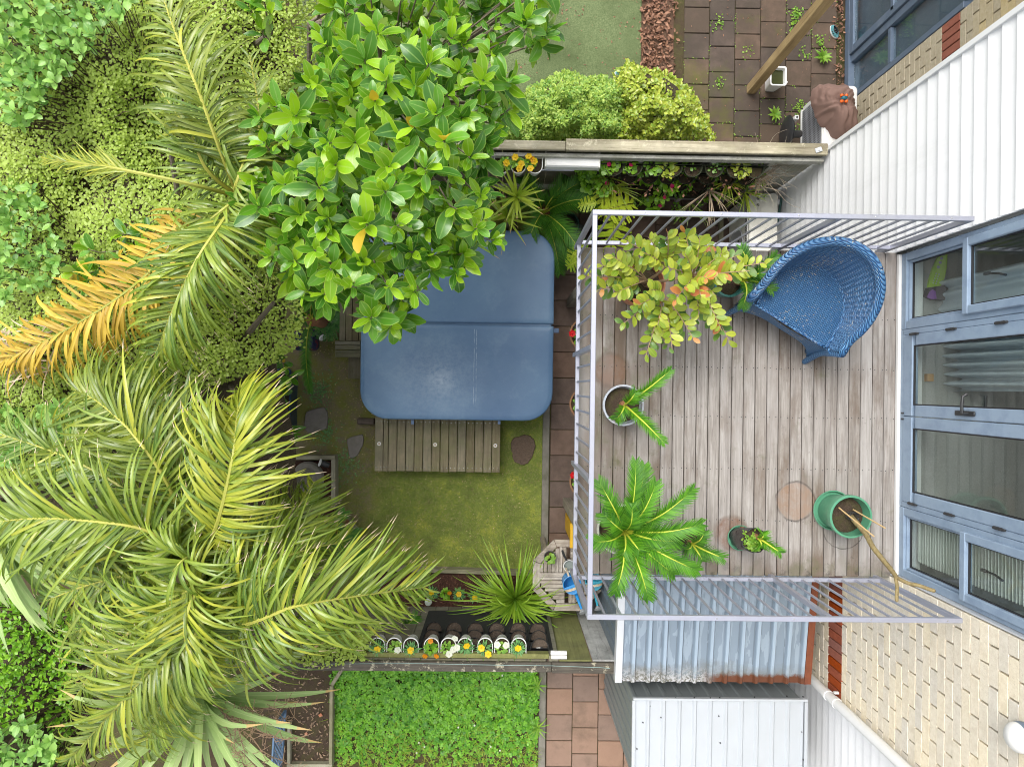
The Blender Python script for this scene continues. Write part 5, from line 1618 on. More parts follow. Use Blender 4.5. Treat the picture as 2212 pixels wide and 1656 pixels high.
LM['cycadrib'] = leaf('cycad_rib', (.36, .44, .03), (.46, .50, .05), None, .45, .0)
LM['bush'] = leaf('potted_bush_leaf', (.15, .27, .02), (.46, .52, .055), (.32, .40, .11), .34, .30, edge=(.42, .40, .06), rib=(.34, .40, .08), patch=4)
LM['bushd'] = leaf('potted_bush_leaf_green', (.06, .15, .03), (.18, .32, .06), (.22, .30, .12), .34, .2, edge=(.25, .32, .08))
LM['orange'] = leaf('orange_leaf', (.50, .15, .055), (.62, .30, .08), (.5, .28, .14), .4, .3, edge=(.55, .36, .08))
LM['box'] = leaf('clipped_bush_leaf', (.12, .30, .05), (.46, .60, .11), (.28, .44, .12), .45, .32)
LM['jade'] = leaf('jade_leaf', (.15, .28, .022), (.46, .54, .07), (.33, .43, .1), .28, .2, edge=(.50, .40, .08))
LM['strap'] = leaf('strap_leaf', (.11, .27, .015), (.36, .54, .05), (.24, .42, .06), .32, .28, rib=(.33, .44, .07))
LM['grass'] = leaf('grass_blade', (.07, .135, .018), (.24, .31, .05), None, .6, .3, patch=3)
LM['grassdry'] = leaf('dry_grass', (.25, .22, .08), (.42, .36, .16), None, .7, .2)
LM['clover'] = leaf('clover_leaf', (.05, .21, .015), (.23, .52, .035), (.18, .37, .07), .42, .32, patch=2.2)
LM['cloveryel'] = leaf('clover_leaf_yellow', (.14, .26, .015), (.36, .42, .04), None, .5, .3)
LM['fern'] = leaf('fern_leaf', (.025, .10, .025), (.09, .24, .055), None, .25, .15)
LM['marileaf'] = leaf('marigold_leaf', (.07, .22, .07), (.19, .42, .13), None, .5, .2)
LM['pansyleaf'] = leaf('pansy_leaf', (.12, .32, .03), (.34, .54, .08), None, .45, .25)
LM['monstera'] = leaf('monstera_leaf', (.20, .34, .015), (.52, .58, .04), (.28, .34, .08), .3, .3, rib=(.45, .46, .09))
LM['weed'] = leaf('weed_leaf', (.10, .27, .02), (.28, .45, .05), None, .5, .3)
LM['litter'] = leaf('dry_leaf', (.10, .040, .022), (.33, .17, .10), (.30, .19, .13), .7, .05, patch=9)
LM['petal_y'] = leaf('yellow_petal', (.80, .52, .004), (.88, .62, .012), None, .5, .25)
LM['petal_o'] = leaf('orange_petal', (.70, .24, .004), (.78, .33, .008), None, .5, .25)
LM['petal_w'] = leaf('white_petal', (.72, .74, .62), (.82, .82, .72), None, .5, .3)
LM['petal_p'] = leaf('pink_petal', (.52, .008, .10), (.66, .03, .16), None, .5, .25)
LM['petal_r'] = leaf('red_petal', (.48, .004, .008), (.62, .012, .016), None, .5, .2)
LM['twig'] = simple('brown_twig', (.085, .052, .032), .8, var=.3, scale=30)
LM['twiggrey'] = simple('grey_branch', (.20, .165, .115), .8, var=.25, scale=30, bump=.4)
LM['branch'] = simple('tan_branch', (.33, .22, .13), .7, var=.2, scale=30)
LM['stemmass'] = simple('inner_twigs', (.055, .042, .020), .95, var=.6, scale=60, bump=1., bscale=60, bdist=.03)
LM['trunk'] = simple('bark', (.14, .115, .085), .9, var=.3, scale=20, bump=.8, bscale=60, bdist=.01)
LM['fibre'] = simple('palm_fibre', (.26, .12, .055), .9, var=.4, scale=60, bump=.8)

# ------------------------------------------------------------------ scatter helper for foliage that reads as a mass
def mass(name, parent, tm, mat, pts, tilt, smin, smax, seed=3, nrm=None):
    r = random.Random(seed); I = []
    for k, p in enumerate(pts):
        n = nrm(p) if nrm else V((0, 0, 1))
        n = (n + V((r.gauss(0, tilt), r.gauss(0, tilt), r.gauss(0, tilt * .5)))).normalized()
        a = r.uniform(0, 6.2832); d = V((math.cos(a), math.sin(a), 0)); d = d - n * d.dot(n)
        I.append((r.randrange(len(tm)), frame(p, d, n, r.uniform(smin, smax)), r.random()))
    me = merged(name, tm, I, mat)
    o = bpy.data.objects.new(name, me); link(o, parent); tag(o, kind='stuff')
    return o
def hexleaf(rad_=1.0, cup=.2, n=6, el=1.0):
    vs = [(rad_ * math.sin(6.2832 * i / n), rad_ * el * (1 - math.cos(6.2832 * i / n)) * .98, cup * rad_ * abs(math.sin(6.2832 * i / n))) for i in range(n)]
    return vs, [tuple(range(n))[::-1]], [0.5] * n

# ------------------------------------------------------------------ wire vine hedge
VPOLY = [(-60, -60), (720, -60), (740, 200), (650, 300), (560, 470), (640, 520), (655, 640), (650, 745), (560, 800), (470, 830), (380, 860), (420, 1000), (-60, 1060)]
def vine_z(x, y):
    z = 2.45 + .42 * mnoise.noise(V((x * .9, y * .9, .3))) + .16 * mnoise.noise(V((x * 2.6, y * 2.6, 4.0)))
    if x > -2.45: z -= min((x + 2.45) * 1.25, 1.35)
    if y < .2: z -= min((.2 - y) * .5, .4)
    return z
vine = thing('wire_vine', 'dense wire vine with tiny round leaves covering the back boundary, upper left', 'vine', (-3, 1.5, 0))
wl = [hexleaf(1, .25), hexleaf(1, .1, 6, .85)]
r_ = random.Random(5)
pts = []; grid = {}
def unproject_surface(px, py, zf, z0):
    z = z0
    for _ in range(5):
        p = U(px, py, z); z = .5 * z + .5 * zf(p.x, p.y)
    p = U(px, py, z); p.z = zf(p.x, p.y); return p
xs = [p[0] for p in VPOLY]; ys = [p[1] for p in VPOLY]
while len(pts) < 60000:
    px, py = r_.uniform(-60, 760), r_.uniform(-60, 1060)
    if not in_poly(px, py, VPOLY): continue
    dens = mnoise.noise(V((px * .012, py * .012, 9.0))) + .5 * mnoise.noise(V((px * .035, py * .035, 2.0)))
    if r_.random() > .92 + .75 * dens: continue
    p = unproject_surface(px, py, vine_z, 2.4)
    p.z += -abs(r_.gauss(0, .085)) + .04 + .11 * dens
    pts.append(p)
mass('foliage', vine, wl, LM['wire'], pts, .33, .0095, .015)
b = MB(); vs = []; fs = []; NX, NY = 60, 76
for j in range(NY + 1):
    for i in range(NX + 1):
        x = -4.6 + 3.0 * i / NX; y = -1.6 + 6.6 * j / NY
        vs.append((x, y, max(vine_z(x, y) - .17 + .05 * mnoise.noise(V((x * 9, y * 9, 0))), .0)))
for j in range(NY):
    for i in range(NX):
        a = j * (NX + 1) + i
        if vs[a][2] > .95 and vs[a][0] < -2.05: fs.append((a, a + 1, a + NX + 2, a + NX + 1))
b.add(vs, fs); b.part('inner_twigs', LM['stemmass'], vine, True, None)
b = MB()
for k in range(420):
    p = pts[r_.randrange(len(pts))]; q = p.copy(); pth = [q.copy()]
    d = dir3(r_.uniform(0, 6.28), r_.uniform(-.2, .5))
    for _ in range(4):
        d = (d + V((r_.gauss(0, .5), r_.gauss(0, .5), r_.gauss(0, .3)))).normalized(); q = q + d * .055; pth.append(q.copy())
    b.tube(pth, .0022, 4, cap=False)
b.part('stems', LM['twig'], vine, kind='stuff')
# second patch draped over the lower fence
v2 = thing('wire_vine', 'low tuft of wire vine spilling over the lower fence, left of the flower pots', 'vine', (-1.8, -2.6, 1.5))
VP2 = [(660, 1395), (740, 1365), (785, 1368), (830, 1345), (800, 1372), (785, 1425), (720, 1440), (650, 1440)]
pts = []
while len(pts) < 1900:
    px, py = r_.uniform(640, 860), r_.uniform(1350, 1445)
    if in_poly(px, py, VP2): pts.append(U(px, py, 1.72 + r_.uniform(-.18, .06)))
mass('foliage', v2, wl, LM['wire'], pts, .45, .009, .014, 8)
pts = []
b = MB()
for k in range(50):
    p = U(r_.uniform(660, 830), r_.uniform(1370, 1435), 1.62); q = p.copy(); pth = [q.copy()]
    for _ in range(4): q = q + V((r_.gauss(0, .03), r_.gauss(0, .03), r_.gauss(.01, .02))); pth.append(q.copy())
    b.tube(pth, .002, 4, cap=False)
b.part('stems', LM['twig'], v2, kind='stuff')

# ------------------------------------------------------------------ big broad-leaved tree
TPOLY = [(690, -60), (1200, -60), (1165, 20), (1120, 60), (1085, 110), (1120, 190), (1105, 250), (1065, 300), (1040, 350), (1050, 430), (1030, 500), (1000, 550), (930, 590), (890, 640), (870, 690), (835, 700), (780, 640), (720, 650), (668, 660), (625, 600), (570, 540), (545, 470), (540, 400), (580, 350), (560, 290), (600, 240), (660, 200), (690, 120)]
lt = [leaf_t(.150, .070, 'obov', 6, b_, f_, w_) for (b_, f_, w_) in ((.2, .15, .003), (.45, .3, .0), (-.12, .25, .004), (.7, .2, .003), (.1, .5, .0), (.35, -.1, .005))] + [leaf_t(.125, .068, 'obov', 6, .3, .3, .002), leaf_t(.165, .066, 'oval', 6, .25, .35, .004)]
lt4 = [leaf_t(.150, .070, 'obov', 4, .3, .2), leaf_t(.14, .066, 'obov', 4, .55, .35), leaf_t(.16, .066, 'oval', 4, .1, .3)]
def broad_tree(name, label, base, poly, dmin, ztop, zedge, seed, matname, lim=300, nleaf=(7, 11), scale=1.0, extra=(), layers=((0., 1.0), (-.28, 1.05), (-.62, 1.2), (-1.0, 1.5))):
    rr = random.Random(seed)
    t = thing(name, label, 'tree', (base[0], base[1], 0))
    cx_ = sum(p[0] for p in poly) / len(poly); cy_ = sum(p[1] for p in poly) / len(poly)
    ros = []
    for li, (dz, dm) in enumerate(layers):
        pp = poisson(poly, dmin * dm, 5000, seed + li)
        if li == 0: pp += list(extra)
        for (px, py) in pp:
            e = min(1, math.hypot((px - cx_) / 330, (py - cy_) / 400))
            z = ztop + (zedge - ztop) * e ** 1.5 + dz + rr.uniform(-.22, .22)
            if li == 0 and dmin > 46 and mnoise.noise(V((px * .016, py * .016, seed))) < -.22 and (px, py) not in extra: z -= .45
            ros.append((U(px, py, max(z, 1.0)), li))
    L = []
    tw = MB(); BASE = V((base[0], base[1], 0))
    hub = [BASE + V((0, 0, 1.3)), BASE + V((.15, .3, 2.3)), BASE + V((.5, -.25, 2.4)), BASE + V((.3, 1.0, 2.7)), BASE + V((.9, .5, 2.7))]
    for (p, li) in ros:
        h = min(hub, key=lambda q: (q - p).length)
        out_ = (p - h).normalized()
        axis = (out_ * .8 + V((rr.gauss(0, .3), rr.gauss(0, .3), .75 + rr.gauss(0, .25)))).normalized()
        n = rr.randint(*nleaf); a0 = rr.uniform(0, 6.28); scl = scale * rr.uniform(.72, 1.15)
        e1 = axis.orthogonal().normalized(); e2 = axis.cross(e1)
        for i in range(n):
            a = a0 + i * 2.4
            k = i / n
            op = .25 + 1.15 * (1 - k) + rr.gauss(0, .26)      # opening angle from the shoot axis
            d = axis * math.cos(op) + (e1 * math.cos(a) + e2 * math.sin(a)) * math.sin(op)
            pos = p - axis * (.075 * (1 - k)) * scale + d * .012
            m = frame(pos, d, (axis + V((0, 0, .6))).normalized(), scl * rr.uniform(.55, 1.12) * (.75 + .25 * (1 - k)), rr.gauss(0, .75))
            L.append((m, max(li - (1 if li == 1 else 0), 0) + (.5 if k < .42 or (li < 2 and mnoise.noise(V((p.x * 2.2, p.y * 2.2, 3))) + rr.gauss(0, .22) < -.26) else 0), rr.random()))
        q = p - axis * .09 * scale
        tw.tube([p - axis * .01, q, q.lerp(h, .25) + V((0, 0, -.04)), q.lerp(h, .55) + V((0, 0, -.08)), h], [.004, .005, .007, .010, .016], 5, cap=False)
    def vis(m):
        p = V((m[0][0][3], m[0][1][3], m[0][2][3])); return int(m[1]) * 10 + (V((0, 0, CAM_H)) - p).length
    L.sort(key=vis)
    mats = [tmesh('leaf', x, LM[matname]) for x in lt]
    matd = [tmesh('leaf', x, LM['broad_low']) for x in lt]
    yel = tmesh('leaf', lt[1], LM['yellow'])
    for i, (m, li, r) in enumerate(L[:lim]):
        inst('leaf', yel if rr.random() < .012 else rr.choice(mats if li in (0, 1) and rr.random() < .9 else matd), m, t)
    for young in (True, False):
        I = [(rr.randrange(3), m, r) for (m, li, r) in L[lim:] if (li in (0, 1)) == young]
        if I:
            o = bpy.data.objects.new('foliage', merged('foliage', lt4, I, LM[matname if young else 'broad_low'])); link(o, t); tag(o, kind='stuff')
    tw.part('twigs', LM['twiggrey'], t, True, None, kind='stuff')
    b = MB(); b.tube([BASE, BASE + V((.02, .03, .7)), hub[0]], [.075, .06, .05], 10); b.part('trunk', LM['trunk'], t, True)
    for h in hub[1:]:
        b = MB(); b.tube([hub[0] - V((0, 0, .05)), hub[0].lerp(h, .5) + V((0, 0, .12)), h], [.04, .032, .016], 8); b.part('limb', LM['trunk'], t, True)
    return t
broad_tree('broadleaf_tree', 'big glossy broad-leaved tree overhanging the spa pool', (-1.9, 1.9), TPOLY, 50, 4.45, 3.55, 21, 'broad', 300, (8, 12), 1.28,
           extra=((700, 95), (672, 180), (640, 250), (590, 230), (760, 100), (1175, 75), (1188, 48), (1150, 95), (1140, 60), (1110, 15), (845, 705), (800, 690), (1070, 520), (985, 590), (555, 250), (540, 320), (520, 445)))
# thin outer sprays of the same kind of leaf, each its own young tree
broad_tree('broadleaf_sapling', 'broad-leaved sapling pushing through the vine above the dead palm frond, at the left', (-3.0, .9), [(130, 560), (200, 520), (300, 490), (330, 520), (300, 590), (240, 620), (160, 600)], 42, 2.95, 2.85, 31, 'broad', 120, (6, 9), 1.1, layers=((0, 1.0), (-.3, 1.6)))
broad_tree('broadleaf_sapling', 'dark glossy sapling above the red flowers left of the mossy ground', (-2.75, .15), [(440, 800), (500, 790), (560, 770), (600, 740), (640, 800), (640, 850), (600, 860), (520, 840)], 44, 1.35, 1.2, 33, 'broad_low', 130, (6, 9), 1.15, layers=((0, 1.0), (-.3, 1.4)))
broad_tree('broadleaf_sapling', 'broad-leaved sprig poking out of the vine at the top, left of the big tree', (-2.55, 3.2), [(520, 20), (570, -20), (600, 20), (580, 90), (540, 70)], 38, 3.3, 3.2, 35, 'broad', 60, (6, 8), 1.0, layers=((0, 1.0),))
def sprig(px, py, z, n, mat, parent, sc=1.0, seed=0, lay=None):
    rr = random.Random(seed); p = U(px, py, z)
    ms = [tmesh('leaf', x, LM[mat]) for x in (lay or lt[:3])]
    a0 = rr.uniform(0, 6.28)
    for i in range(n):
        k = i / n; a = a0 + i * 2.4; op = 1.25 - .8 * k
        d = V((math.cos(a) * math.sin(op), math.sin(a) * math.sin(op), math.cos(op)))
        inst('leaf', rr.choice(ms), frame(p + d * .01 - V((0, 0, .05 * (1 - k))), d, V((0, 0, 1)), sc * rr.uniform(.75, 1.05), rr.gauss(0, .3)), parent)

# ------------------------------------------------------------------ leafy shrubs at the frame edges
def shrub(label, poly, dmin, z0, zr, seed, matname, L, W, nl=(6, 9), shape='round', mass_n=0, name='shrub', lim=300, core=True):
    rr = random.Random(seed)
    c_ = U(sum(p[0] for p in poly) / len(poly), sum(p[1] for p in poly) / len(poly), z0 - .3)
    t = thing(name, label, 'shrub', (c_.x, c_.y, 0))
    tl = [leaf_t(L, W, shape, 4, .2, .2), leaf_t(L * .85, W * .9, shape, 4, .4, .1), leaf_t(L, W * .85, shape, 4, .05, .35)]
    A = []; tw = MB()
    for li, (dz, dm) in enumerate(((0, 1), (-.12, 1.0), (-.28, 1.1))):
        for (px, py) in poisson(poly, dmin * dm, 6000, seed * 7 + li):
            p = U(px, py, z0 + dz + zr * mnoise.noise(V((px * .02, py * .02, seed))) + rr.uniform(-.05, .05))
            n = rr.randint(*nl); a0 = rr.uniform(0, 6.28)
            ax_ = V((rr.gauss(0, .35), rr.gauss(0, .35), 1)).normalized(); e1 = ax_.orthogonal().normalized(); e2 = ax_.cross(e1)
            for i in range(n):
                k = i / n; a = a0 + i * 2.4; op = .35 + 1.05 * (1 - k) + rr.gauss(0, .15)
                d = ax_ * math.cos(op) + (e1 * math.cos(a) + e2 * math.sin(a)) * math.sin(op)
                A.append((li, frame(p - ax_ * L * .5 * (1 - k), d, ax_, rr.uniform(.65, 1.1), rr.gauss(0, .3)), rr.random()))
            tw.tube([p, p - ax_ * L * 1.5, p - V((0, 0, .5)) + (c_ - p) * .2], [.002, .003, .005], 4, cap=False)
    A.sort(key=lambda q: q[0])
    nb_ = 0
    if L > .06:
        ms = [tmesh('leaf', x, LM[matname]) for x in tl]
        for (li, m, r) in A[:lim]: inst('leaf', rr.choice(ms), m, t); nb_ += 1
    if len(A) > nb_:
        me = merged('foliage', tl, [(rr.randrange(3), m, r) for (li, m, r) in A[nb_:]], LM[matname])
        o = bpy.data.objects.new('foliage', me); link(o, t); tag(o, kind='stuff')
    tw.part('stems', LM['twig'], t, True, None, kind='stuff')
    if not core: return t
    cc = [U(x, y, z0 - .35) for (x, y) in poly]; c0 = sum(cc, V()) / len(cc)
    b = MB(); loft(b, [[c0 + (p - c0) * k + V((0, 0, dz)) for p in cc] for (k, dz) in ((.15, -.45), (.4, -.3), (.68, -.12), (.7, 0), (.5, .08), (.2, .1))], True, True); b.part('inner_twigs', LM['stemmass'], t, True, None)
    b = MB(); b.tube([V((c0.x, c0.y, 0)), c0 - V((0, 0, .4))], [.05, .03], 8); b.part('trunk', LM['trunk'], t, True)
    return t
shrub('round-leaved blue green shrub filling the top left corner', [(-40, -40), (300, -40), (260, 30), (200, 90), (150, 130), (110, 190), (60, 270), (-40, 250)], 31, 3.0, .2, 41, 'karo', .092, .056, (5, 8), core=False)
shrub('round-leaved blue green shrub at the left edge above the dead palm frond', [(-40, 400), (60, 400), (110, 480), (130, 560), (90, 620), (30, 640), (-40, 650)], 36, 2.8, .15, 43, 'karo', .085, .05, (5, 8), core=False)
shrub('round-leaved blue green shrub peeping between palm fronds at the left edge', [(-40, 890), (40, 880), (60, 960), (20, 1000), (-40, 990)], 30, 2.6, .1, 47, 'karo', .095, .06, (5, 8), core=False)
shrub('small blue green shoot among the palm fronds near the left edge', [(90, 885), (150, 870), (180, 900), (160, 935), (110, 940)], 30, 2.75, .1, 49, 'karo', .10, .06, (5, 8), core=False)
shrub('fine-leaved bright green hedge in the bottom left corner', [(-40, 1290), (60, 1300), (170, 1330), (190, 1400), (150, 1480), (150, 1560), (180, 1700), (-40, 1700)], 17, 2.3, .16, 51, 'small', .052, .030, (6, 9), 'oval', name='hedge')
shrub('larger-leaved green shrub below the fine hedge, bottom left corner', [(-40, 1580), (60, 1560), (110, 1600), (120, 1700), (-40, 1700)], 28, 2.75, .1, 53, 'karo', .085, .05, (6, 9))

# ------------------------------------------------------------------ palms
class Palm:
    def __init__(s, label, base, crown, lim=300):
        s.t = thing('palm_tree', label, 'palm', (base[0], base[1], 0)); s.crown = V(crown); s.n = 0; s.lim = lim
        s.q = []
        b = MB(); b.tube([V((base[0], base[1], 0)), V((base[0], base[1], 0)).lerp(s.crown, .5), s.crown - V((0, 0, .25))], [.13, .11, .09], 12); b.part('trunk', LM['trunk'], s.t, True)
        b = MB(); b.lathe([(.08, -.45), (.09, -.25), (.06, -.1), (.02, -.02), (.001, .0)], s.crown, 14); b.part('crown_shaft', LM['rachis'], s.t, True)
    def frond(s, pts, n, L, mat, w=.030, droop=(.7, 1.7), a0=70, a1=25, seed=1, up=.30, tipmat='straw', s0=.14, fadesep=True, near=True):
        rr = random.Random(seed)
        P = [s.crown] + [U(x, y, z) for (x, y, z) in pts]
        cv = catmull(P)
        b = MB(); b.tube(cv[::3] + [cv[-1]], [.018 * (1 - .85 * k / (len(cv[::3]))) + .001 for k in range(len(cv[::3]) + 1)], 6, cap=False, r=.4)
        fr_ = b.part('frond', LM['rachis'], s.t, True)
        for i in range(n):
            for sg in (-1, 1, -1, 1)[:4 if n > 40 else 2]:
                u = s0 + (1 - s0) * (i + .5 + .25 * sg) / n + rr.gauss(0, .003)
                u = min(u, .999)
                p, T = at_curve(cv, u)
                S = T.cross(V((0, 0, 1)));
                if S.length < .05: S = V((1, 0, 0))
                S = S.normalized() * sg
                Nn = S.cross(T) * sg
                al = rad(a0 + (a1 - a0) * u ** 1.2) + rr.gauss(0, .2)
                l = L * rr.uniform(.82, 1.12) * (.45 + .55 * math.sin(math.pi * min(.12 + .68 * u, 1))) * (1 - .45 * max(0, u - .7) / .3) * rr.uniform(.86, 1.1)
                d0 = T * math.cos(al) + S * math.sin(al) + abs(Nn.z) * V((0, 0, 1)) * (up * 1.5 + rr.gauss(0, .18))
                wv = d0.cross(V((0, 0, 1))).normalized() + V((0, 0, 1)) * rr.gauss(0, .35) * sg
                s.q.append((near, T * rr.gauss(.30, .25), fr_, p, d0.normalized(), l, w * .78 * (.7 + .3 * math.sin(math.pi * u)) * rr.uniform(.75, 1.2), rr.uniform(droop[0] * 1.6, droop[1] * 1.9), wv, mat if (rr.random() > .38 or mat == 'palmdead') else rr.choice(('palm', 'palm2', 'palmdark', 'palmyel')), rr.random(), tipmat if rr.random() < .75 else None))
        return fr_
    def finish(s):
        near = [q for q in s.q if q[0]]
        step = max(1, len(near) / s.lim); keep = set(int(k * step) for k in range(s.lim))
        far = {}
        names = sorted(set(q[9] for q in s.q)) + ['straw']
        cnt = 0
        for k, q in enumerate(near + [x for x in s.q if not x[0]]):
            (nr, cu, f, p, d, l, w, dr, wv, mat, r, tip) = q
            sep = nr and k in keep and cnt < s.lim
            if sep:
                b = MB(); cnt += 1
                blade(b, p, d, l, w, dr, 10, .25, 'sword', wv, 0, r, 1.7, 1 if tip else None, cu)
                b.part('leaflet', [LM[mat], LM['straw']], f, True, None)
            else:
                b = far.setdefault(f.name, (f, MB()))[1]
                blade(b, p, d, l, w, dr, 8, .25, 'sword', wv, names.index(mat), r, 1.7, names.index('straw') if tip else None, cu)
        for f, b in far.values():
            b.part('leaflets', [LM[x] for x in names], f, True, None, kind='stuff')

pa = Palm('arching green palm rooted in the lower left garden beside the lawn', (-2.85, -2.1), tuple(U(430, 1225, 3.25)))
D = (.8, 2.4)
pa.frond([(470, 1130, 3.75), (502, 990, 3.95), (512, 900, 3.75), (520, 838, 3.35)], 60, .58, 'palmyel', .028, (.7, 1.9), 74, 20, 1, .35)
pa.frond([(500, 1345, 3.75), (640, 1308, 3.85), (780, 1285, 3.6), (915, 1268, 3.15)], 64, .62, 'palm', .028, (.6, 1.7), 80, 28, 2, .4)
pa.frond([(330, 1150, 3.7), (200, 1125, 3.8), (60, 1120, 3.65), (-60, 1135, 3.3)], 52, .72, 'palm', .030, (.7, 1.9), 78, 34, 3, .4)
pa.frond([(370, 1060, 3.6), (290, 940, 3.7), (215, 870, 3.45), (160, 840, 3.1)], 52, .68, 'palm2', .028, (.7, 1.9), 76, 28, 4, .35)
pa.frond([(410, 1340, 3.85), (330, 1440, 3.85), (240, 1540, 3.5), (150, 1640, 3.0)], 56, .62, 'palm2', .028, D, 76, 28, 5, .4)
pa.frond([(440, 1330, 3.9), (400, 1400, 3.95), (360, 1490, 3.7), (330, 1570, 3.3), (280, 1680, 2.9)], 46, .58, 'palm', .027, D, 74, 28, 6, .4)
pa.frond([(380, 1300, 3.8), (300, 1350, 3.8), (220, 1420, 3.5), (160, 1510, 3.1)], 46, .60, 'palm', .027, D, 76, 30, 12, .4)
pa.frond([(460, 1290, 3.7), (560, 1230, 3.75), (650, 1190, 3.5), (740, 1170, 3.1)], 46, .55, 'palm', .027, D, 76, 28, 13, .35)
pa.frond([(430, 1260, 3.85), (400, 1340, 4.05), (410, 1420, 3.9), (450, 1480, 3.5)], 40, .55, 'palmyel', .026, D, 76, 30, 14, .4)
pa.frond([(330, 1230, 3.55), (200, 1260, 3.5), (90, 1300, 3.1)], 44, .62, 'palmdark', .028, D, 72, 30, 7, .3, near=False)
pa.frond([(470, 1110, 3.4), (430, 980, 3.35), (330, 860, 3.0), (300, 800, 2.7)], 46, .62, 'palmdark', .028, (.6, 1.6), 72, 28, 8, .3, near=False)
pa.frond([(540, 1230, 3.5), (620, 1130, 3.45), (680, 1040, 2.95)], 44, .52, 'palm2', .027, D, 72, 28, 9, .3, near=False)
pa.frond([(300, 1080, 3.35), (150, 990, 3.3), (-20, 930, 3.0)], 46, .62, 'palmdark', .028, (.6, 1.6), 72, 30, 10, .3, near=False)
pa.frond([(520, 1400, 3.5), (600, 1390, 3.3), (700, 1380, 2.9)], 40, .52, 'palm2', .027, D, 72, 28, 11, .3, near=False)
pa.frond([(360, 1200, 3.4), (240, 1180, 3.3), (120, 1200, 3.0), (0, 1240, 2.7)], 44, .62, 'palm2', .028, D, 72, 30, 15, .3, near=False)
pa.frond([(430, 1150, 3.5), (380, 1020, 3.5), (300, 900, 3.1)], 44, .6, 'palm2', .028, D, 72, 30, 16, .3, near=False)
pa.frond([(400, 1330, 3.45), (280, 1370, 3.3), (150, 1400, 2.9)], 40, .55, 'palmdark', .028, D, 72, 30, 17, .3, near=False)
pa.frond([(400, 1190, 3.6), (360, 1180, 3.65), (280, 1210, 3.5), (200, 1260, 3.1)], 44, .55, 'palm', .027, D, 76, 30, 18, .4)
pa.frond([(390, 1270, 3.55), (330, 1290, 3.6), (240, 1330, 3.4), (150, 1370, 3.0)], 44, .55, 'palm2', .027, D, 76, 30, 19, .4)
pa.frond([(428, 1215, 3.6), (405, 1205, 3.9), (380, 1225, 4.0), (350, 1265, 3.8)], 36, .46, 'palm', .026, D, 76, 30, 41, .4)
pa.frond([(440, 1240, 3.6), (420, 1262, 3.9), (390, 1285, 3.95), (350, 1310, 3.7)], 36, .46, 'palm2', .026, D, 76, 30, 42, .4)
pa.finish()
pb = Palm('taller palm with fronds hanging over the vine, upper left', (-2.75, 2.0), tuple(U(515, 425, 3.1)))
pb.frond([(478, 330, 3.55), (430, 200, 3.75), (375, 60, 3.6), (335, -60, 3.2)], 46, .62, 'palm2', .028, (1.0, 2.8), 74, 40, 21, .4)
pb.frond([(480, 480, 3.6), (420, 570, 3.8), (365, 690, 3.6), (312, 838, 3.05)], 64, .60, 'palm', .028, (1.0, 2.6), 76, 24, 22, .45)
pb.frond([(420, 400, 3.6), (280, 370, 3.7), (170, 352, 3.55), (100, 345, 3.4)], 44, .24, 'palmyel', .014, (.1, .6), 36, 14, 23, .05, None, .5)
pb.frond([(400, 520, 3.3), (260, 640, 3.15), (110, 730, 2.95), (-20, 790, 2.7)], 56, .62, 'palmdead', .036, (.9, 2.6), 74, 34, 24, .3)
pb.frond([(540, 470, 3.35), (590, 540, 3.25), (610, 640, 2.8)], 34, .46, 'palmdark', .028, D, 72, 28, 25, .3, near=False)
pb.frond([(500, 440, 3.5), (450, 480, 3.55), (400, 540, 3.3), (370, 620, 2.9)], 40, .52, 'palm', .027, D, 74, 28, 26, .35, near=False)
pb.frond([(540, 360, 3.3), (560, 260, 3.3), (540, 120, 2.95)], 38, .50, 'palmdark', .028, D, 72, 28, 27, .3, near=False)
pb.frond([(450, 370, 3.4), (410, 290, 3.5), (350, 200, 3.2)], 40, .55, 'palmdark', .028, D, 72, 28, 28, .3, near=False)
pb.frond([(510, 400, 3.5), (540, 330, 3.45), (600, 290, 3.1)], 34, .45, 'palmdark', .027, D, 72, 28, 29, .3, near=False)
pb.finish()
dp_ = thing('dry_frond', 'pale dry palm frond hanging at the left edge below the yellow one', 'palm frond', tuple(U(0, 760, 2.7)))
b = MB(); rr = random.Random(3)
for i in range(60):
    p = U(rr.uniform(-20, 130), rr.uniform(700, 800), 2.72)
    blade(b, p, dir3(rr.uniform(2.6, 4.6), rr.uniform(-.2, .3)), rr.uniform(.2, .42), .012, rr.uniform(.3, 1.2), 5, .3)
b.part('leaflets', LM['straw'], dp_, True, None, kind='stuff')
b = MB(); b.tube([U(150, 690, 2.8), U(60, 750, 2.72), U(-40, 800, 2.6)], .008, 6); b.part('stalk', LM['straw'], dp_, True)

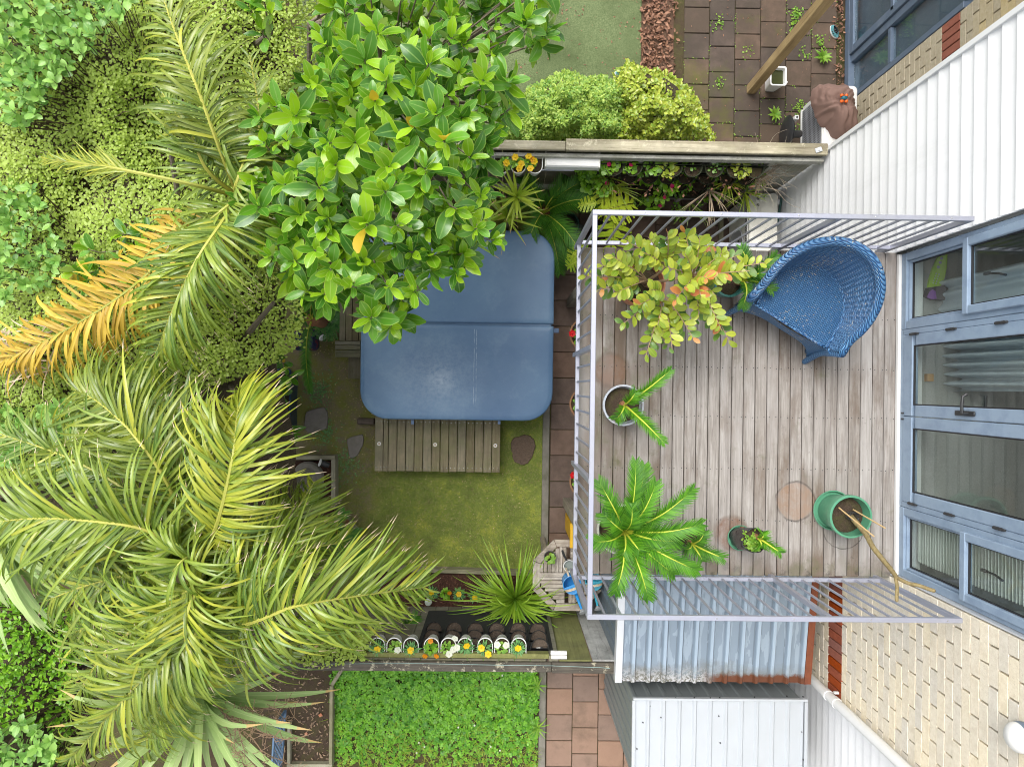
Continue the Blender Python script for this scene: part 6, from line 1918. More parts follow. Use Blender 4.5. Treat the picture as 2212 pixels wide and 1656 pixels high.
# ------------------------------------------------------------------ sword-leaved clumps
def clump(name, label, cat, c_, z, n, L, w, mat, seed, az=None, el=(.15, 1.2), droop=(.2, .9), base=None, tip=None, grp=None, part='leaf', taper='sword', nseg=8, rcen=.03, stem=True, sepmax=300, thick=None):
    rr = random.Random(seed); p0 = U(c_[0], c_[1], z)
    t = thing(name, label, cat, (p0.x, p0.y, base if base is not None else 0), grp)
    for i in range(n):
        a = (rr.uniform(*az) if az else i * 2.4 + rr.gauss(0, .2))
        k = i / n
        e = el[0] + (el[1] - el[0]) * k + rr.gauss(0, .08)
        b = MB()
        mm = LM[mat] if not isinstance(mat, (list, tuple)) else LM[rr.choice(mat)]
        blade(b, p0 + V((math.cos(a), math.sin(a), 0)) * rcen * (1 - k) + V((0, 0, .03 * k)), dir3(a, e), L * rr.uniform(.72, 1.1), w * rr.uniform(.8, 1.15), rr.uniform(*droop), nseg, .3, taper, None, 0, None, 2.0, 1 if (tip and rr.random() < .8) else None)
        b.part(part, [mm, LM[tip or 'straw']], t, True, None)
    if stem:
        b = MB(); zb_ = base if base is not None else 0.0
        b.tube([V((p0.x, p0.y, zb_)), p0 - V((0, 0, .01))], [.03, .025], 8); b.part('stem', LM['trunk'], t, True)
    return t
clump('sword_leaf_plant', 'pale grey green plant with very wide sword leaves at the left edge', 'plant', (-25, 1085), 3.05, 26, 1.05, .105, 'sword', 61, (-1.75, -.1), (-.1, .55), (.3, .9))
clump('cabbage_tree', 'cabbage tree with long sword leaves reaching over the dark soil bed at the bottom', 'tree', (440, 1500), 2.75, 70, 1.0, .075, 'sword', 63, None, (-.35, 1.0), (.3, 1.1), tip='cordtip')
b = MB(); rr = random.Random(9)
pn = thing('flower_stalk', 'dry brown branching flower stalk among the cabbage tree leaves at the bottom', 'flower stalk', tuple(U(600, 1560, 2.7)))
for k in range(9):
    p = U(480 + rr.uniform(-20, 30), 1520 + rr.uniform(-20, 20), 2.95); q = U(rr.uniform(520, 700), rr.uniform(1500, 1680), 2.75)
    pth = [p.lerp(q, t) + V((rr.gauss(0, .012), rr.gauss(0, .012), .12 * math.sin(t * 3.1))) for t in np.linspace(0, 1, 9)]
    b.tube(pth, [.005 - .0004 * i for i in range(9)], 5, cap=False)
    for j in range(2, 9):
        for _ in range(4):
            d = V((rr.gauss(0, 1), rr.gauss(0, 1), rr.gauss(.1, .5))).normalized() * rr.uniform(.05, .11)
            b.tube([pth[j], pth[j] + d * .5 + V((0, 0, .01)), pth[j] + d], .0022, 4, cap=False)
b.part('twigs', simple('dry_stalk', (.30, .20, .12), .85, var=.25), pn, kind='stuff')

# ------------------------------------------------------------------ spiky plants beside the tub and the upper fence
clump('spiky_cordyline', 'yellow green spiky cordyline rosette in front of the pansy pots', 'plant', (1116, 426), 1.45, 26, .36, .030, 'cord', 71, None, (.0, 1.3), (.05, .35), tip='cordtip')
clump('spiky_cordyline', 'lower spiky cordyline rosette with pale stripes at the top edge of the spa lid', 'plant', (1094, 470), 1.15, 24, .38, .028, 'cord', 72, None, (.0, 1.3), (.1, .5), tip='cordtip')
clump('spiky_cordyline', 'green spiky cordyline rosette reaching over the spa lid under the big tree', 'plant', (996, 506), 1.75, 34, .42, .030, 'strap', 73, None, (.0, 1.3), (.1, .5), tip='cordtip')
clump('strap_leaf_plant', 'fountain of long bright green strap leaves below the lawn, left of the octagonal table', 'plant', (1112, 1290), .40, 170, .80, .021, 'strap', 74, None, (.15, 1.35), (.6, 2.0), nseg=11, base=.1)
clump('fan_palm_seedling', 'yellow green fan palm seedling below the pocket garden, left of the cream unit', 'plant', (1607, 416), .95, 14, .30, .014, 'cord', 75, (-2.6, .2), (.1, .6), (.2, .7), nseg=6)
clump('fan_palm_seedling', 'golden fan palm seedling at the right end of the pocket garden', 'plant', (1571, 392), 1.15, 14, .24, .014, 'palmyel', 76, (-2.9, .2), (.1, .7), (.2, .7), nseg=6)
clump('fan_palm_seedling', 'withered brown fan palm seedling below the pocket garden', 'plant', (1531, 412), 1.0, 16, .40, .010, 'straw', 77, (-2.7, -.4), (.1, .6), (.6, 1.6), nseg=7)
clump('fan_palm_seedling', 'dark green fan palm seedling on the slabs below the pocket garden', 'plant', (1490, 440), .75, 14, .30, .012, 'palmdark', 78, (-2.6, -.5), (.0, .5), (.4, 1.0), nseg=6)
clump('fan_palm_seedling', 'yellow green fan palm seedling beside the split leaved plant', 'plant', (1325, 405), 1.05, 18, .34, .016, 'cord', 79, (-2.3, .3), (.0, .7), (.2, .8), nseg=6)
clump('spiky_cordyline', 'small spiky tuft below the right end of the clothesline cabinet', 'plant', (1315, 385), 1.2, 16, .24, .014, 'palm2', 80, (-3.0, .2), (.0, .9), (.2, .6), nseg=6)
# ------------------------------------------------------------------ cycads
def cyc(label, crown, zc, tips, Lf, mat='cycad', base=0.0, seed=1, arch=.18, name='cycad', stem=.05, nl=46, w=.0125, grp=None):
    rr = random.Random(seed); C0 = U(crown[0], crown[1], zc)
    t = thing(name, label, 'cycad', (C0.x, C0.y, base), grp)
    for (px, py, z) in tips:
        q = U(px, py, z); m_ = C0.lerp(q, .5) + V((0, 0, arch))
        cv = catmull([C0, C0.lerp(q, .2) + V((0, 0, arch * .75)), m_, C0.lerp(q, .8) + V((0, 0, arch * .55)), q], 8)
        L = sum((cv[i + 1] - cv[i]).length for i in range(len(cv) - 1))
        b = MB(); b.tube(cv[::2] + [cv[-1]], [.0105 * (1 - .65 * k / 17) for k in range(len(cv[::2]) + 1)], 5, 1, cap=False)
        n = max(16, int(L / .0095))
        for i in range(n):
            for sg in (-1, 1):
                u = .16 + .84 * (i + .5) / n
                p, T = at_curve(cv, min(u, .998))
                S = T.cross(V((0, 0, 1))).normalized() * sg
                al = rad(64 - 40 * u) + rr.gauss(0, .04)
                l = Lf * (.35 + .65 * math.sin(math.pi * min(.16 + .66 * u, 1))) * (1 - .3 * max(0, u - .75) / .25) * rr.uniform(.92, 1.06)
                d0 = T * math.cos(al) + S * math.sin(al) + V((0, 0, .42))
                blade(b, p, d0.normalized(), l, w, .35, 3, .3, 'x', (d0.cross(V((0, 0, 1)))).normalized() + V((0, 0, .25 * sg)), 0, rr.random())
        b.part('frond', [LM[mat], LM['cycadrib']], t, True, None)
    b = MB(); b.lathe([(stem, -.02), (stem * 1.25, .02), (stem, .05), (stem * .4, .08), (.001, .085)], C0 - V((0, 0, .05)), 14)
    b.tube([V((C0.x, C0.y, base)), C0 - V((0, 0, .04))], stem, 10); b.part('stem', LM['fibre'], t, True)
    return t
ZD = 2.80
cyc('largest cycad on the balcony, in a pale grey pot at the lower left railing corner', (1346, 1144), 3.16,
    [(1294, 1040, 3.32), (1373, 997, 3.36), (1392, 1006, 3.28), (1416, 1043, 3.46), (1497, 1056, 3.40), (1514, 1131, 3.46), (1468, 1166, 3.36), (1506, 1231, 3.42), (1456, 1240, 3.34), (1400, 1292, 3.42), (1328, 1279, 3.42), (1278, 1168, 3.32), (1302, 1109, 3.34), (1364, 1088, 3.42), (1387, 1197, 3.30), (1338, 1203, 3.36)], .118, 'cycad', ZD, 3, .16)
cyc('small three-frond cycad in a grey rimmed pot by the left railing', (1348, 874), 3.04, [(1447, 800, 3.28), (1433, 955, 3.24), (1372, 846, 3.18), (1330, 905, 3.08)], .09, 'cycad', ZD, 5, .08, stem=.025)
cyc('cycad in a teal pot between the potted bush and the wicker armchair', (1602, 606), 3.06, [(1600, 534, 3.24), (1676, 552, 3.28), (1668, 628, 3.26), (1603, 664, 3.20), (1560, 588, 3.12), (1640, 590, 3.3)], .085, 'cycadd', ZD, 7, .10, stem=.025)
cyc('young cycad in a black planter bag beside the largest cycad', (1492, 1172), 3.04, [(1560, 1203, 3.20), (1520, 1150, 3.16), (1478, 1185, 3.08), (1516, 1210, 3.12)], .095, 'cycadd', ZD, 8, .07, stem=.02)
cyc('young cycad in a black planter bag standing in a green saucer', (1636, 1160), 3.14, [(1684, 1192, 3.28), (1646, 1150, 3.2), (1640, 1182, 3.16)], .08, 'cycad', ZD, 9, .06, stem=.018)
cyc('dark cycad with long fronds on the ground between the upper fence and the spa pool', (1172, 462), .55,
    [(1262, 392, .9), (1230, 388, .8), (1288, 432, .95), (1290, 448, .9), (1240, 572, .6), (1256, 548, .75), (1128, 385, .8), (1140, 520, .8), (1210, 590, .5), (1100, 440, .7)], .17, 'cycadd', 0, 11, .25, stem=.07)
cyc('cycad with one long frond hanging over the bare moss, left of the spa pool', (674, 690), .75, [(671, 846, .6), (730, 640, .9), (640, 640, .9), (610, 720, .8), (700, 620, .9)], .10, 'cycadd', 0, 12, .2, stem=.06)
cyc('dark cycad in the shade at the lower left corner of the lawn', (730, 1140), .45, [(792, 1200, .55), (760, 1215, .5), (775, 1150, .6), (700, 1190, .6), (745, 1105, .6)], .13, 'cycadd', 0.1, 13, .16, stem=.05)
cyc('dark cycad between the strap leaves and the palm, under the lower fence', (870, 1345), .5, [(915, 1370, .6), (850, 1390, .6), (820, 1350, .6), (900, 1330, .6)], .13, 'cycadd', 0, 14, .14, stem=.05)
# ------------------------------------------------------------------ pots on the balcony
def soil_disc(c_, r, z, parent, mat='soil', dome=.012):
    b = MB(); b.lathe([(r, z - .004), (r * .7, z + dome * .5), (r * .3, z + dome), (.001, z + dome)], (c_.x, c_.y, 0), 22)
    for v in range(len(b.v)):
        x, y, zz = b.v[v]; b.v[v] = (x, y, zz + rng.uniform(-.004, .004))
    return b.part('soil', MAT[mat], parent, True)
def round_pot(label, px, py, zr, r, h, mat, name='plant_pot', base=ZD, taper=.78, saucer=None, rimw=.014):
    q = U(px, py, zr)
    t = thing(name, label, 'plant pot', (q.x, q.y, base))
    z0 = zr - h
    b = MB(); b.lathe([(.001, z0), (r * taper, z0), (r * (taper + .02), z0 + .01), (r * .96, zr - .045), (r * .97, zr - .035), (r, zr - .032), (r, zr), (r - rimw, zr), (r - rimw - .002, zr - .04), (r * .9 - rimw, zr - .08)], (q.x, q.y, 0), 36)
    b.part('pot_body', mat, t, True, 40)
    soil_disc(q, r * .9 - rimw + .004, zr - .06, t)
    if saucer:
        sr, sm = saucer
        b = MB(); b.lathe([(.001, base + .002), (sr * .9, base + .002), (sr, base + .028), (sr - .006, base + .028), (sr * .88, base + .008), (.001, base + .008)], (q.x, q.y, 0), 36); b.part('saucer', sm, t, True, 40)
    return t, q
GREENP = simple('green_glazed_plastic', (.085, .28, .165), .33, var=.06, dirt=(.16, .30, .2), dirt_amt=.3)
TEALP = simple('teal_glaze', (.04, .16, .14), .3, var=.15)
GREYG = simple('blue_grey_glaze', (.42, .46, .52), .28, var=.1, dirt=(.30, .17, .09), dirt_amt=.45, dirt_scale=18)
STONEP = simple('pale_stone_pot', (.50, .50, .44), .7, var=.1, dirt=(.28, .29, .2), dirt_amt=.5)
TERRA = simple('terracotta', (.44, .17, .085), .75, var=.14, scale=20, dirt=(.55, .38, .28), dirt_amt=.4)
BAGM = simple('planter_bag', (.022, .022, .024), .3, var=.2, bump=.4, bscale=40, bdist=.01, dirt=(.20, .20, .19), dirt_amt=.35, dirt_scale=14)
# green pot with a bare frangipani stick
base_q = U(1800, 1103, ZD)
zr = ZD + .29
q = U(1839, 1116, zr)
gp = thing('plant_pot', 'large green plastic pot with a bare stick plant by the lower window', 'plant pot', (q.x, q.y, ZD))
b = MB(); r = .162
b.lathe([(.001, ZD + .012), (r * .74, ZD + .012), (r * .80, ZD + .03), (r * .93, zr - .05), (r, zr - .045), (r, zr - .004), (r - .004, zr), (r - .016, zr), (r - .02, zr - .05), (r * .82, zr - .11)], (q.x, q.y, 0), 40); b.part('pot_body', GREENP, gp, True, 40)
soil_disc(q, r * .83, zr - .085, gp)
b = MB(); b.lathe([(.001, ZD + .002), (.145, ZD + .002), (.158, ZD + .034), (.150, ZD + .034), (.14, ZD + .009), (.001, ZD + .009)], (q.x - .012, q.y + .003, 0), 36); b.part('saucer', GREENP, gp, True, 40)
fs_ = thing('frangipani', 'bare leaning frangipani stick with a forked tip, tied in the green pot', 'plant', (q.x, q.y, zr - .08))
STICK = wood('frangipani_bark', (.15, .115, .045), (.34, .27, .13), 'y', 40, dark=(.12, .08, .04), dark_amt=.5, bump=.6, dscale=14, objvar=0)
pth = [V((q.x + .03, q.y - .0, zr - .09)), U(1868, 1150, 3.18), U(1885, 1180, 3.29), U(1907, 1208, 3.38), U(1925, 1230, 3.46), U(1938, 1248, 3.52)]
cv = catmull(pth, 8)
b = MB(); b.tube(cv, [.021 - .006 * i / len(cv) + .0012 * math.sin(i * 2.1) for i in range(len(cv))], 10); b.part('stem', STICK, fs_, True)
b = MB(); cv = catmull([pth[-1] - V((.006, -.004, .01)), U(1938, 1268, 3.56), U(1937, 1285, 3.60), U(1937, 1299, 3.63)], 6); b.tube(cv, [.012] * (len(cv) - 2) + [.011, .005], 10); b.part('branch', STICK, fs_, True)
b = MB(); cv = catmull([pth[-1] - V((.004, -.004, .008)), U(1962, 1259, 3.58), U(1985, 1264, 3.62), U(2010, 1273, 3.66), U(2021, 1276, 3.68)], 6); b.tube(cv, [.013] * (len(cv) - 2) + [.011, .006], 10); b.part('branch', STICK, fs_, True)
BAMB = simple('bamboo_cane', (.52, .36, .17), .5, var=.1)
for (a, c_) in (((1812, 1096, 3.05), (1888, 1158, 3.36)), ((1843, 1100, 3.04), (1912, 1140, 3.36))):
    b = MB(); b.tube([U(*a), U(*c_)], .0055, 7); b.part('cane', BAMB, fs_, True)
b = MB()
for k in range(5):
    p = [V((q.x + .02 + .036 * math.cos(a) + .004 * k, q.y + .03 * math.sin(a), zr - .05 + .008 * k + .01 * math.sin(a * 2 + k))) for a in np.linspace(0, 6.0, 16)]
    b.tube(p, .003, 5)
b.part('tie', MAT['blackplastic'], fs_, True)
# grey glazed pot, stone pot, terracotta pot, teal pot
round_pot('round grey glazed pot with a rust speckled rim by the left railing', 1347, 875, ZD + .20, .158, .19, GREYG)
round_pot('wide pale grey pot under the largest cycad', 1344, 1144, ZD + .27, .19, .26, STONEP)
round_pot('orange terracotta pot under the yellow green bush', 1388, 612, ZD + .30, .175, .29, TERRA)
round_pot('teal glazed pot holding a cycad beside the wicker armchair', 1577, 606, ZD + .22, .125, .21, TEALP)
def bag(label, px, py, ztop, tx, ty, r, saucer=None):
    q0, q1 = U(px, py, ZD + .01), U(tx, ty, ztop)
    t = thing('planter_bag', label, 'planter bag', tuple(q0))
    b = MB(); rings = []
    for k in range(9):
        u = k / 8; p = q0.lerp(q1, u); rr_ = r * (1 + .12 * u)
        rings.append([(p.x + rr_ * (1 + .07 * math.sin(3 * a + 4 * u) + .04 * math.sin(7 * a + 9 * u)) * math.cos(a), p.y + rr_ * (1 + .07 * math.sin(3 * a + 4 * u) + .04 * math.sin(7 * a + 9 * u)) * math.sin(a), p.z + (.02 * math.sin(2 * a) if k == 8 else 0)) for a in np.linspace(0, 6.2832, 24, endpoint=False)])
    inn_ = [[(q1.x + (x - q1.x) * k, q1.y + (y - q1.y) * k, z - d) for (x, y, z) in rings[-1]] for (k, d) in ((.97, .002), (.9, .05))]
    loft(b, rings + inn_, False, True); b.part('bag', BAGM, t, True, None)
    soil_disc(q1, r * 1.0, ztop - .045, t)
    if saucer:
        b = MB(); b.lathe([(.001, ZD + .001), (saucer * .92, ZD + .001), (saucer, ZD + .03), (saucer - .006, ZD + .03), (saucer * .9, ZD + .007), (.001, ZD + .007)], (q0.x, q0.y, 0), 32); b.part('saucer', GREENP, t, True, 40)
    return t, q1
bag('black planter bag beside the largest cycad, on the balcony floor', 1470, 1163, ZD + .26, 1500, 1160, .088)
_, q1 = bag('black planter bag standing in a green saucer near the lower railing', 1597, 1160, ZD + .33, 1631, 1168, .082, .10)
t = thing('moss_weed', 'bright green weed covering the soil of the black bag in the green saucer', 'plant', (q1.x, q1.y, q1.z - .04))
mass('foliage', t, [leaf_t(.03, .018, 'round', 3, .2, .2)], LM['weed'], [V((q1.x - .005 + rng.gauss(0, .03), q1.y - .012 + rng.gauss(0, .03), q1.z - .02 + rng.uniform(0, .03))) for _ in range(260)], .5, .6, 1.1, 4)
# potted yellow green bush
pb_ = U(1388, 612, ZD + .26)
bush = thing('potted_bush', 'yellow green bush with a few orange leaves in the terracotta pot', 'shrub', tuple(pb_))
tips = [(1258, 596, 3.35), (1296, 572, 3.45), (1322, 553, 3.45), (1352, 520, 3.5), (1400, 512, 3.55), (1442, 500, 3.65), (1478, 498, 3.6), (1512, 512, 3.6), (1562, 545, 3.5), (1658, 566, 3.72), (1620, 585, 3.68), (1575, 590, 3.6), (1530, 602, 3.62), (1480, 548, 3.75), (1430, 575, 3.75), (1578, 742, 3.45), (1560, 715, 3.5), (1510, 690, 3.5), (1452, 755, 3.45), (1394, 772, 3.40), (1345, 700, 3.4), (1378, 660, 3.5), (1456, 650, 3.7), (1515, 645, 3.65), (1420, 705, 3.5), (1330, 632, 3.4), (1500, 735, 3.5), (1405, 625, 3.7), (1530, 520, 3.4), (1480, 620, 3.8), (1352, 560, 3.3), (1285, 628, 3.3), (1310, 600, 3.25), (1600, 548, 3.5), (1545, 690, 3.4), (1470, 700, 3.4), (1420, 745, 3.3), (1548, 640, 3.5), (1460, 530, 3.5), (1390, 545, 3.6)]
bl_t = [leaf_t(.092, .050, 'obov', 5, b_, f_) for (b_, f_) in ((.2, .15), (.35, .3), (.0, .1), (.5, .2))]
BM = {k: [tmesh('leaf', x, LM[k]) for x in bl_t] for k in ('bush', 'bushd', 'orange')}
rr = random.Random(12); nlf = 0
hubs = [V((pb_.x, pb_.y, 3.22)), V((pb_.x + .12, pb_.y + .08, 3.3)), V((pb_.x + .1, pb_.y - .1, 3.28)), V((pb_.x + .28, pb_.y, 3.4))]
for k, tp in enumerate(tips):
    q = U(*tp); h = min(hubs, key=lambda a: (a - q).length)
    cv = catmull([h, h.lerp(q, .5) + V((0, 0, .04)), q], 8)
    b = MB(); b.tube(cv, [.006 - .004 * i / len(cv) for i in range(len(cv))], 5); b.part('branch', LM['branch'], bush, True)
    n = 15
    for i in range(n):
        u = .22 + .76 * (i + .5) / n
        p, T = at_curve(cv, u)
        S = T.cross(V((0, 0, 1))).normalized() * (1 if i % 2 else -1)
        d = T * (.55 + .5 * (u > .92)) + S * (.9 - .5 * (u > .92)) + V((0, 0, rr.uniform(-.1, .7)))
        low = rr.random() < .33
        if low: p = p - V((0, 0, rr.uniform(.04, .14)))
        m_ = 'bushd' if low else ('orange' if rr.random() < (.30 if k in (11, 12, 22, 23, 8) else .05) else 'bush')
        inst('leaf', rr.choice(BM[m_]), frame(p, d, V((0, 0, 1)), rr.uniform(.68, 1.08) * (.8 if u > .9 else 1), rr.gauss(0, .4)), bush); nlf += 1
b = MB()
for h in hubs: b.tube([V((pb_.x, pb_.y, pb_.z - .05)), pb_.lerp(h, .5) + V((.01, 0, 0)), h], [.013, .011, .008], 7)
b.part('trunk', LM['branch'], bush, True, None, kind='stuff')

# ------------------------------------------------------------------ small flowering plants
def flower_mesh(mat, r, n=6, cup=.25, mid='petal_o'):
    b = MB()
    for i in range(n):
        a = 6.2832 * i / n
        t = leaf_t(r, r * 1.15 * 5 / n, 'obov', 3, -cup, .1)
        b.add([M.Rotation(a, 3, 'Z') @ V(p) for p in t[0]], t[1], 0, (i * .17) % 1, [.5] * len(t[0]))
    b.lathe([(r * .26, .0), (r * .2, r * .18), (.0005, r * .22)], (0, 0, .002), 8, 1)
    return b.mesh('flower', [LM[mat], LM[mid]], True)
FLM = {'y': flower_mesh('petal_y', .036, 6, .2, 'petal_y'), 'o': flower_mesh('petal_o', .028), 'w': flower_mesh('petal_w', .034, 5, .1, 'petal_w'), 'p': flower_mesh('petal_p', .024, 5, .5, 'petal_p'), 'r': flower_mesh('petal_r', .032, 6, .2, 'petal_r'), 'm': flower_mesh('petal_p', .03, 5, .3, 'petal_p')}
finger = [leaf_t(.060, .014, 'lance', 3, .3, .2), leaf_t(.05, .013, 'lance', 3, .1, .2)]
roundl = [leaf_t(.038, .028, 'round', 4, .3, .15), leaf_t(.03, .024, 'round', 4, .1, .2)]
heart = [leaf_t(.055, .052, 'round', 4, .25, .1), leaf_t(.045, .042, 'round', 4, .4, .1)]
def bedding(name, label, px, py, z, kind, flowers, group=None, r=.075, n=56, base=None, sep=False, lm=None):
    q = U(px, py, z)
    t = thing(name, label, name.replace('_', ' '), (q.x, q.y, base if base is not None else z - .05), group)
    rr = random.Random(int(px * 7 + py)); I = []
    tm, mt = {'marigold': (finger, LM['marileaf']), 'pansy': (roundl, LM['pansyleaf']), 'cyclamen': (heart, LM['small'])}[kind]
    if lm: mt = LM[lm]
    for i in range(n):
        a = i * 2.4; k = math.sqrt((i + .5) / n)
        p = V((q.x + math.cos(a) * r * k * .6, q.y + math.sin(a) * r * k * .6, z - .02 + .02 * (1 - k) + rr.uniform(-.01, .01)))
        d = dir3(a + rr.gauss(0, .4), .75 - .7 * k)
        I.append((rr.randrange(len(tm)), frame(p, d, V((0, 0, 1)), rr.uniform(.7, 1.15), rr.gauss(0, .3)), rr.random()))
    me = merged('foliage', tm, I, mt)
    o = bpy.data.objects.new('foliage', me); link(o, t)
    b = MB(); b.tube([V((q.x, q.y, z - .07)), V((q.x, q.y, z))], .004, 5); b.part('stem', LM['small'], t)
    for (dx, dy, f) in flowers:
        p = U(px + dx, py + dy, z + .02)
        inst('flower', FLM[f], M.Translation(p) @ M.Rotation(rr.uniform(-.4, .4), 4, 'X') @ M.Rotation(rr.uniform(-.4, .4), 4, 'Y') @ M.Rotation(rr.uniform(0, 6), 4, 'Z'), t)
    return t
# three white triple planters hung inside the lower fence
def planter(px, label, zt=1.62, py=1421, flip=1, n=3, pitch=None, pots=True):
    ov_pitch = 36.2
    q = U(px, py, zt)
    t = thing('fence_planter', label, 'fence planter', (q.x, q.y, zt - .2))
    cs = []
    for k in range(n):
        c_ = U(px + (k - (n - 1) / 2) * ov_pitch, py, zt)
        R_ = .074; dep = .20
        out_ = [(c_.x - R_, c_.y)] + [(c_.x - R_, c_.y + flip * (dep - R_))] + [(c_.x - R_ * math.cos(a), c_.y + flip * (dep - R_ + R_ * math.sin(a))) for a in np.linspace(.15, math.pi - .15, 11)] + [(c_.x + R_, c_.y + flip * (dep - R_)), (c_.x + R_, c_.y)]
        if flip < 0: out_ = out_[::-1]
        cx_, cy_ = c_.x, c_.y + flip * dep * .5
        b = MB(); rings = [[(cx_ + (x - cx_) * k_, cy_ + (y - cy_) * k_, z) for (x, y) in out_[::-1]] for (k_, z) in ((.72, zt - .16), (.97, zt - .012), (1.0, zt - .008), (1.0, zt), (.90, zt), (.89, zt - .05))]
        loft(b, rings, False, True); b.part('pot', MAT['whiteplastic'], t, True, 40)
        b = MB(); b.add([(cx_ + (x - cx_) * .9, cy_ + (y - cy_) * .9, zt - .035 + rng.uniform(-.006, .006)) for (x, y) in out_[::-1]], [tuple(range(len(out_)))]); b.part('soil', MAT['soil'], t)
        cs.append((px + (k - (n - 1) / 2) * ov_pitch, c_))
    return t
planter(851, 'white triple planter with two marigolds, leftmost on the lower fence')
planter(968, 'white triple planter with orange pansies and white petunias, middle of the lower fence')
planter(1084, 'white triple planter with white petunias between marigolds, rightmost on the lower fence')
zP = 1.645
bedding('marigold', 'yellow marigold in the leftmost pot of the lower fence', 815, 1402, zP, 'marigold', [(0, -1, 'y')], 'flowers in the lower fence pots')
bedding('petunia', 'pale green petunia with one white bud in the left planter', 852, 1400, zP, 'pansy', [(7, 3, 'w')], 'flowers in the lower fence pots', n=30)
bedding('marigold', 'yellow marigold at the right end of the left planter', 887, 1404, zP, 'marigold', [(0, 0, 'y')], 'flowers in the lower fence pots')
bedding('pansy', 'orange pansy at the left end of the middle planter', 930, 1402, zP, 'pansy', [(0, -18, 'o'), (13, 14, 'o'), (-12, 14, 'o')], 'flowers in the lower fence pots', r=.08, lm='small')
bedding('petunia', 'white flowering petunia in the middle of the middle planter', 965, 1400, zP, 'pansy', [(18, -22, 'w'), (5, 12, 'w'), (14, 2, 'w'), (22, -2, 'w')], 'flowers in the lower fence pots', n=30)
bedding('marigold', 'yellow marigold at the right end of the middle planter', 1006, 1398, zP, 'marigold', [(2, -4, 'y')], 'flowers in the lower fence pots')
bedding('marigold', 'double headed yellow marigold at the left end of the right planter', 1045, 1402, zP, 'marigold', [(-5, -3, 'y'), (10, 10, 'y')], 'flowers in the lower fence pots')
bedding('petunia', 'white flowering petunia in the middle of the right planter', 1083, 1400, zP, 'pansy', [(-9, -8, 'w'), (10, -7, 'w')], 'flowers in the lower fence pots', n=30)
bedding('marigold', 'yellow marigold at the right end of the right planter', 1119, 1400, zP, 'marigold', [(0, -1, 'y')], 'flowers in the lower fence pots')
bedding('marigold', 'yellow marigold nearest the solar lamp in the mulch bed', 933, 1281, .14, 'marigold', [(-1, -2, 'y')], 'marigolds in the mulch bed', base=.09)
bedding('pansy', 'leafy pansy with an orange bud between two marigolds in the mulch bed', 962, 1283, .14, 'pansy', [(9, -3, 'o')], 'marigolds in the mulch bed', base=.09, lm='small')
bedding('marigold', 'yellow marigold in the middle of the mulch bed', 992, 1284, .14, 'marigold', [(-1, -1, 'y')], 'marigolds in the mulch bed', base=.09)
bedding('marigold', 'yellow marigold half under the strap leaves in the mulch bed', 1026, 1288, .14, 'marigold', [(0, 2, 'y')], 'marigolds in the mulch bed', base=.09)
bedding('pansy', 'low green plant without flowers at the left end of the mulch bed', 905, 1287, .14, 'pansy', [], 'marigolds in the mulch bed', base=.09, lm='small')
# pansy planter and cream box on the upper fence
planter(1120, 'white double planter of yellow pansies left of the clothesline cabinet', 1.60, 331, -1, 3)
for (px, py, fl_, lb) in ((1118, 350, [(-5, -10, 'y'), (8, 4, 'y'), (4, 14, 'y')], 'yellow pansy in the middle pot of the upper planter'), (1146, 350, [(-4, -12, 'y'), (4, -6, 'o'), (0, 14, 'y'), (8, -2, 'y')], 'yellow and orange pansy in the right pot of the upper planter'), (1090, 352, [(4, 0, 'y')], 'pansy half hidden by leaves in the left pot of the upper planter')):
    bedding('pansy', lb, px, py, 1.635, 'pansy', fl_, 'pansies in the upper planter', r=.07, lm='small')
dl0 = [leaf_t(.075, .032, 'oval', 4, .5, .35), leaf_t(.06, .03, 'oval', 4, -.4, .4)]
# felt pocket gardens
FELT = simple('black_felt', (.020, .021, .020), .95, var=.3, scale=40, bump=.5)
FELTG = simple('green_black_felt', (.035, .042, .022), .95, var=.4, scale=30, bump=.5, dirt=(.06, .07, .03), dirt_amt=.6)
def pockets(name, label, y0, sgn, cols, rows, z_top, dz, felt, w=.19, openr=.095, soilm='soil', sheet_=True):
    t = thing(name, label, 'wall planter', (sum(cols) / len(cols), y0, z_top - .8))
    if sheet_:
        b = MB(); b.box(((cols[0] + cols[-1]) / 2, y0, z_top - .55), (cols[-1] - cols[0] + .26, .008, 1.15)); b.part('felt_sheet', felt, t)
    for j in range(rows):
        for i, cx_ in enumerate(cols):
            zt = z_top - j * dz; yy = y0 + sgn * .005
            b = MB(); rings = []
            for (k_, z) in ((.25, zt - .16), (.75, zt - .08), (1.0, zt), (.94, zt), (.85, zt - .03)):
                rings.append([(cx_ + openr * k_ * math.cos(a) * (1 if sgn > 0 else -1), yy + sgn * openr * 1.15 * k_ * max(0, math.sin(a)) ** .8, z + .03 * abs(math.cos(a)) ** 2) for a in np.linspace(0, math.pi, 12)])
            loft(b, rings, False, False); b.part('pocket', felt, t, True, None)
            b = MB(); b.add([(p[0], p[1], zt - .022 + rng.uniform(-.01, .012)) for p in rings[-1]], [tuple(range(12)) if sgn < 0 else tuple(range(12))]); b.part('soil', MAT[soilm], t)
    return t
MAT['coir'] = simple('coir_soil', (.10, .075, .055), .95, var=.5, scale=50, bump=1., bscale=90, bdist=.012)
cols = [U(x, 1390, 1.5).x for x in (928, 974, 1023, 1072, 1121, 1166)]
pockets('pocket_planter', 'black felt wall planter of empty soil pockets inside the lower fence', -2.565, 1, cols, 3, 1.50, .22, FELT, soilm='coir')
cols = [U(x, 360, 1.45).x for x in (1325, 1366, 1412, 1452, 1494, 1540, 1586, 1628)]
pockets('pocket_planter', 'mossy felt wall planter full of cyclamens along the upper fence', 2.215, -1, cols, 4, 1.48, .24, FELTG)
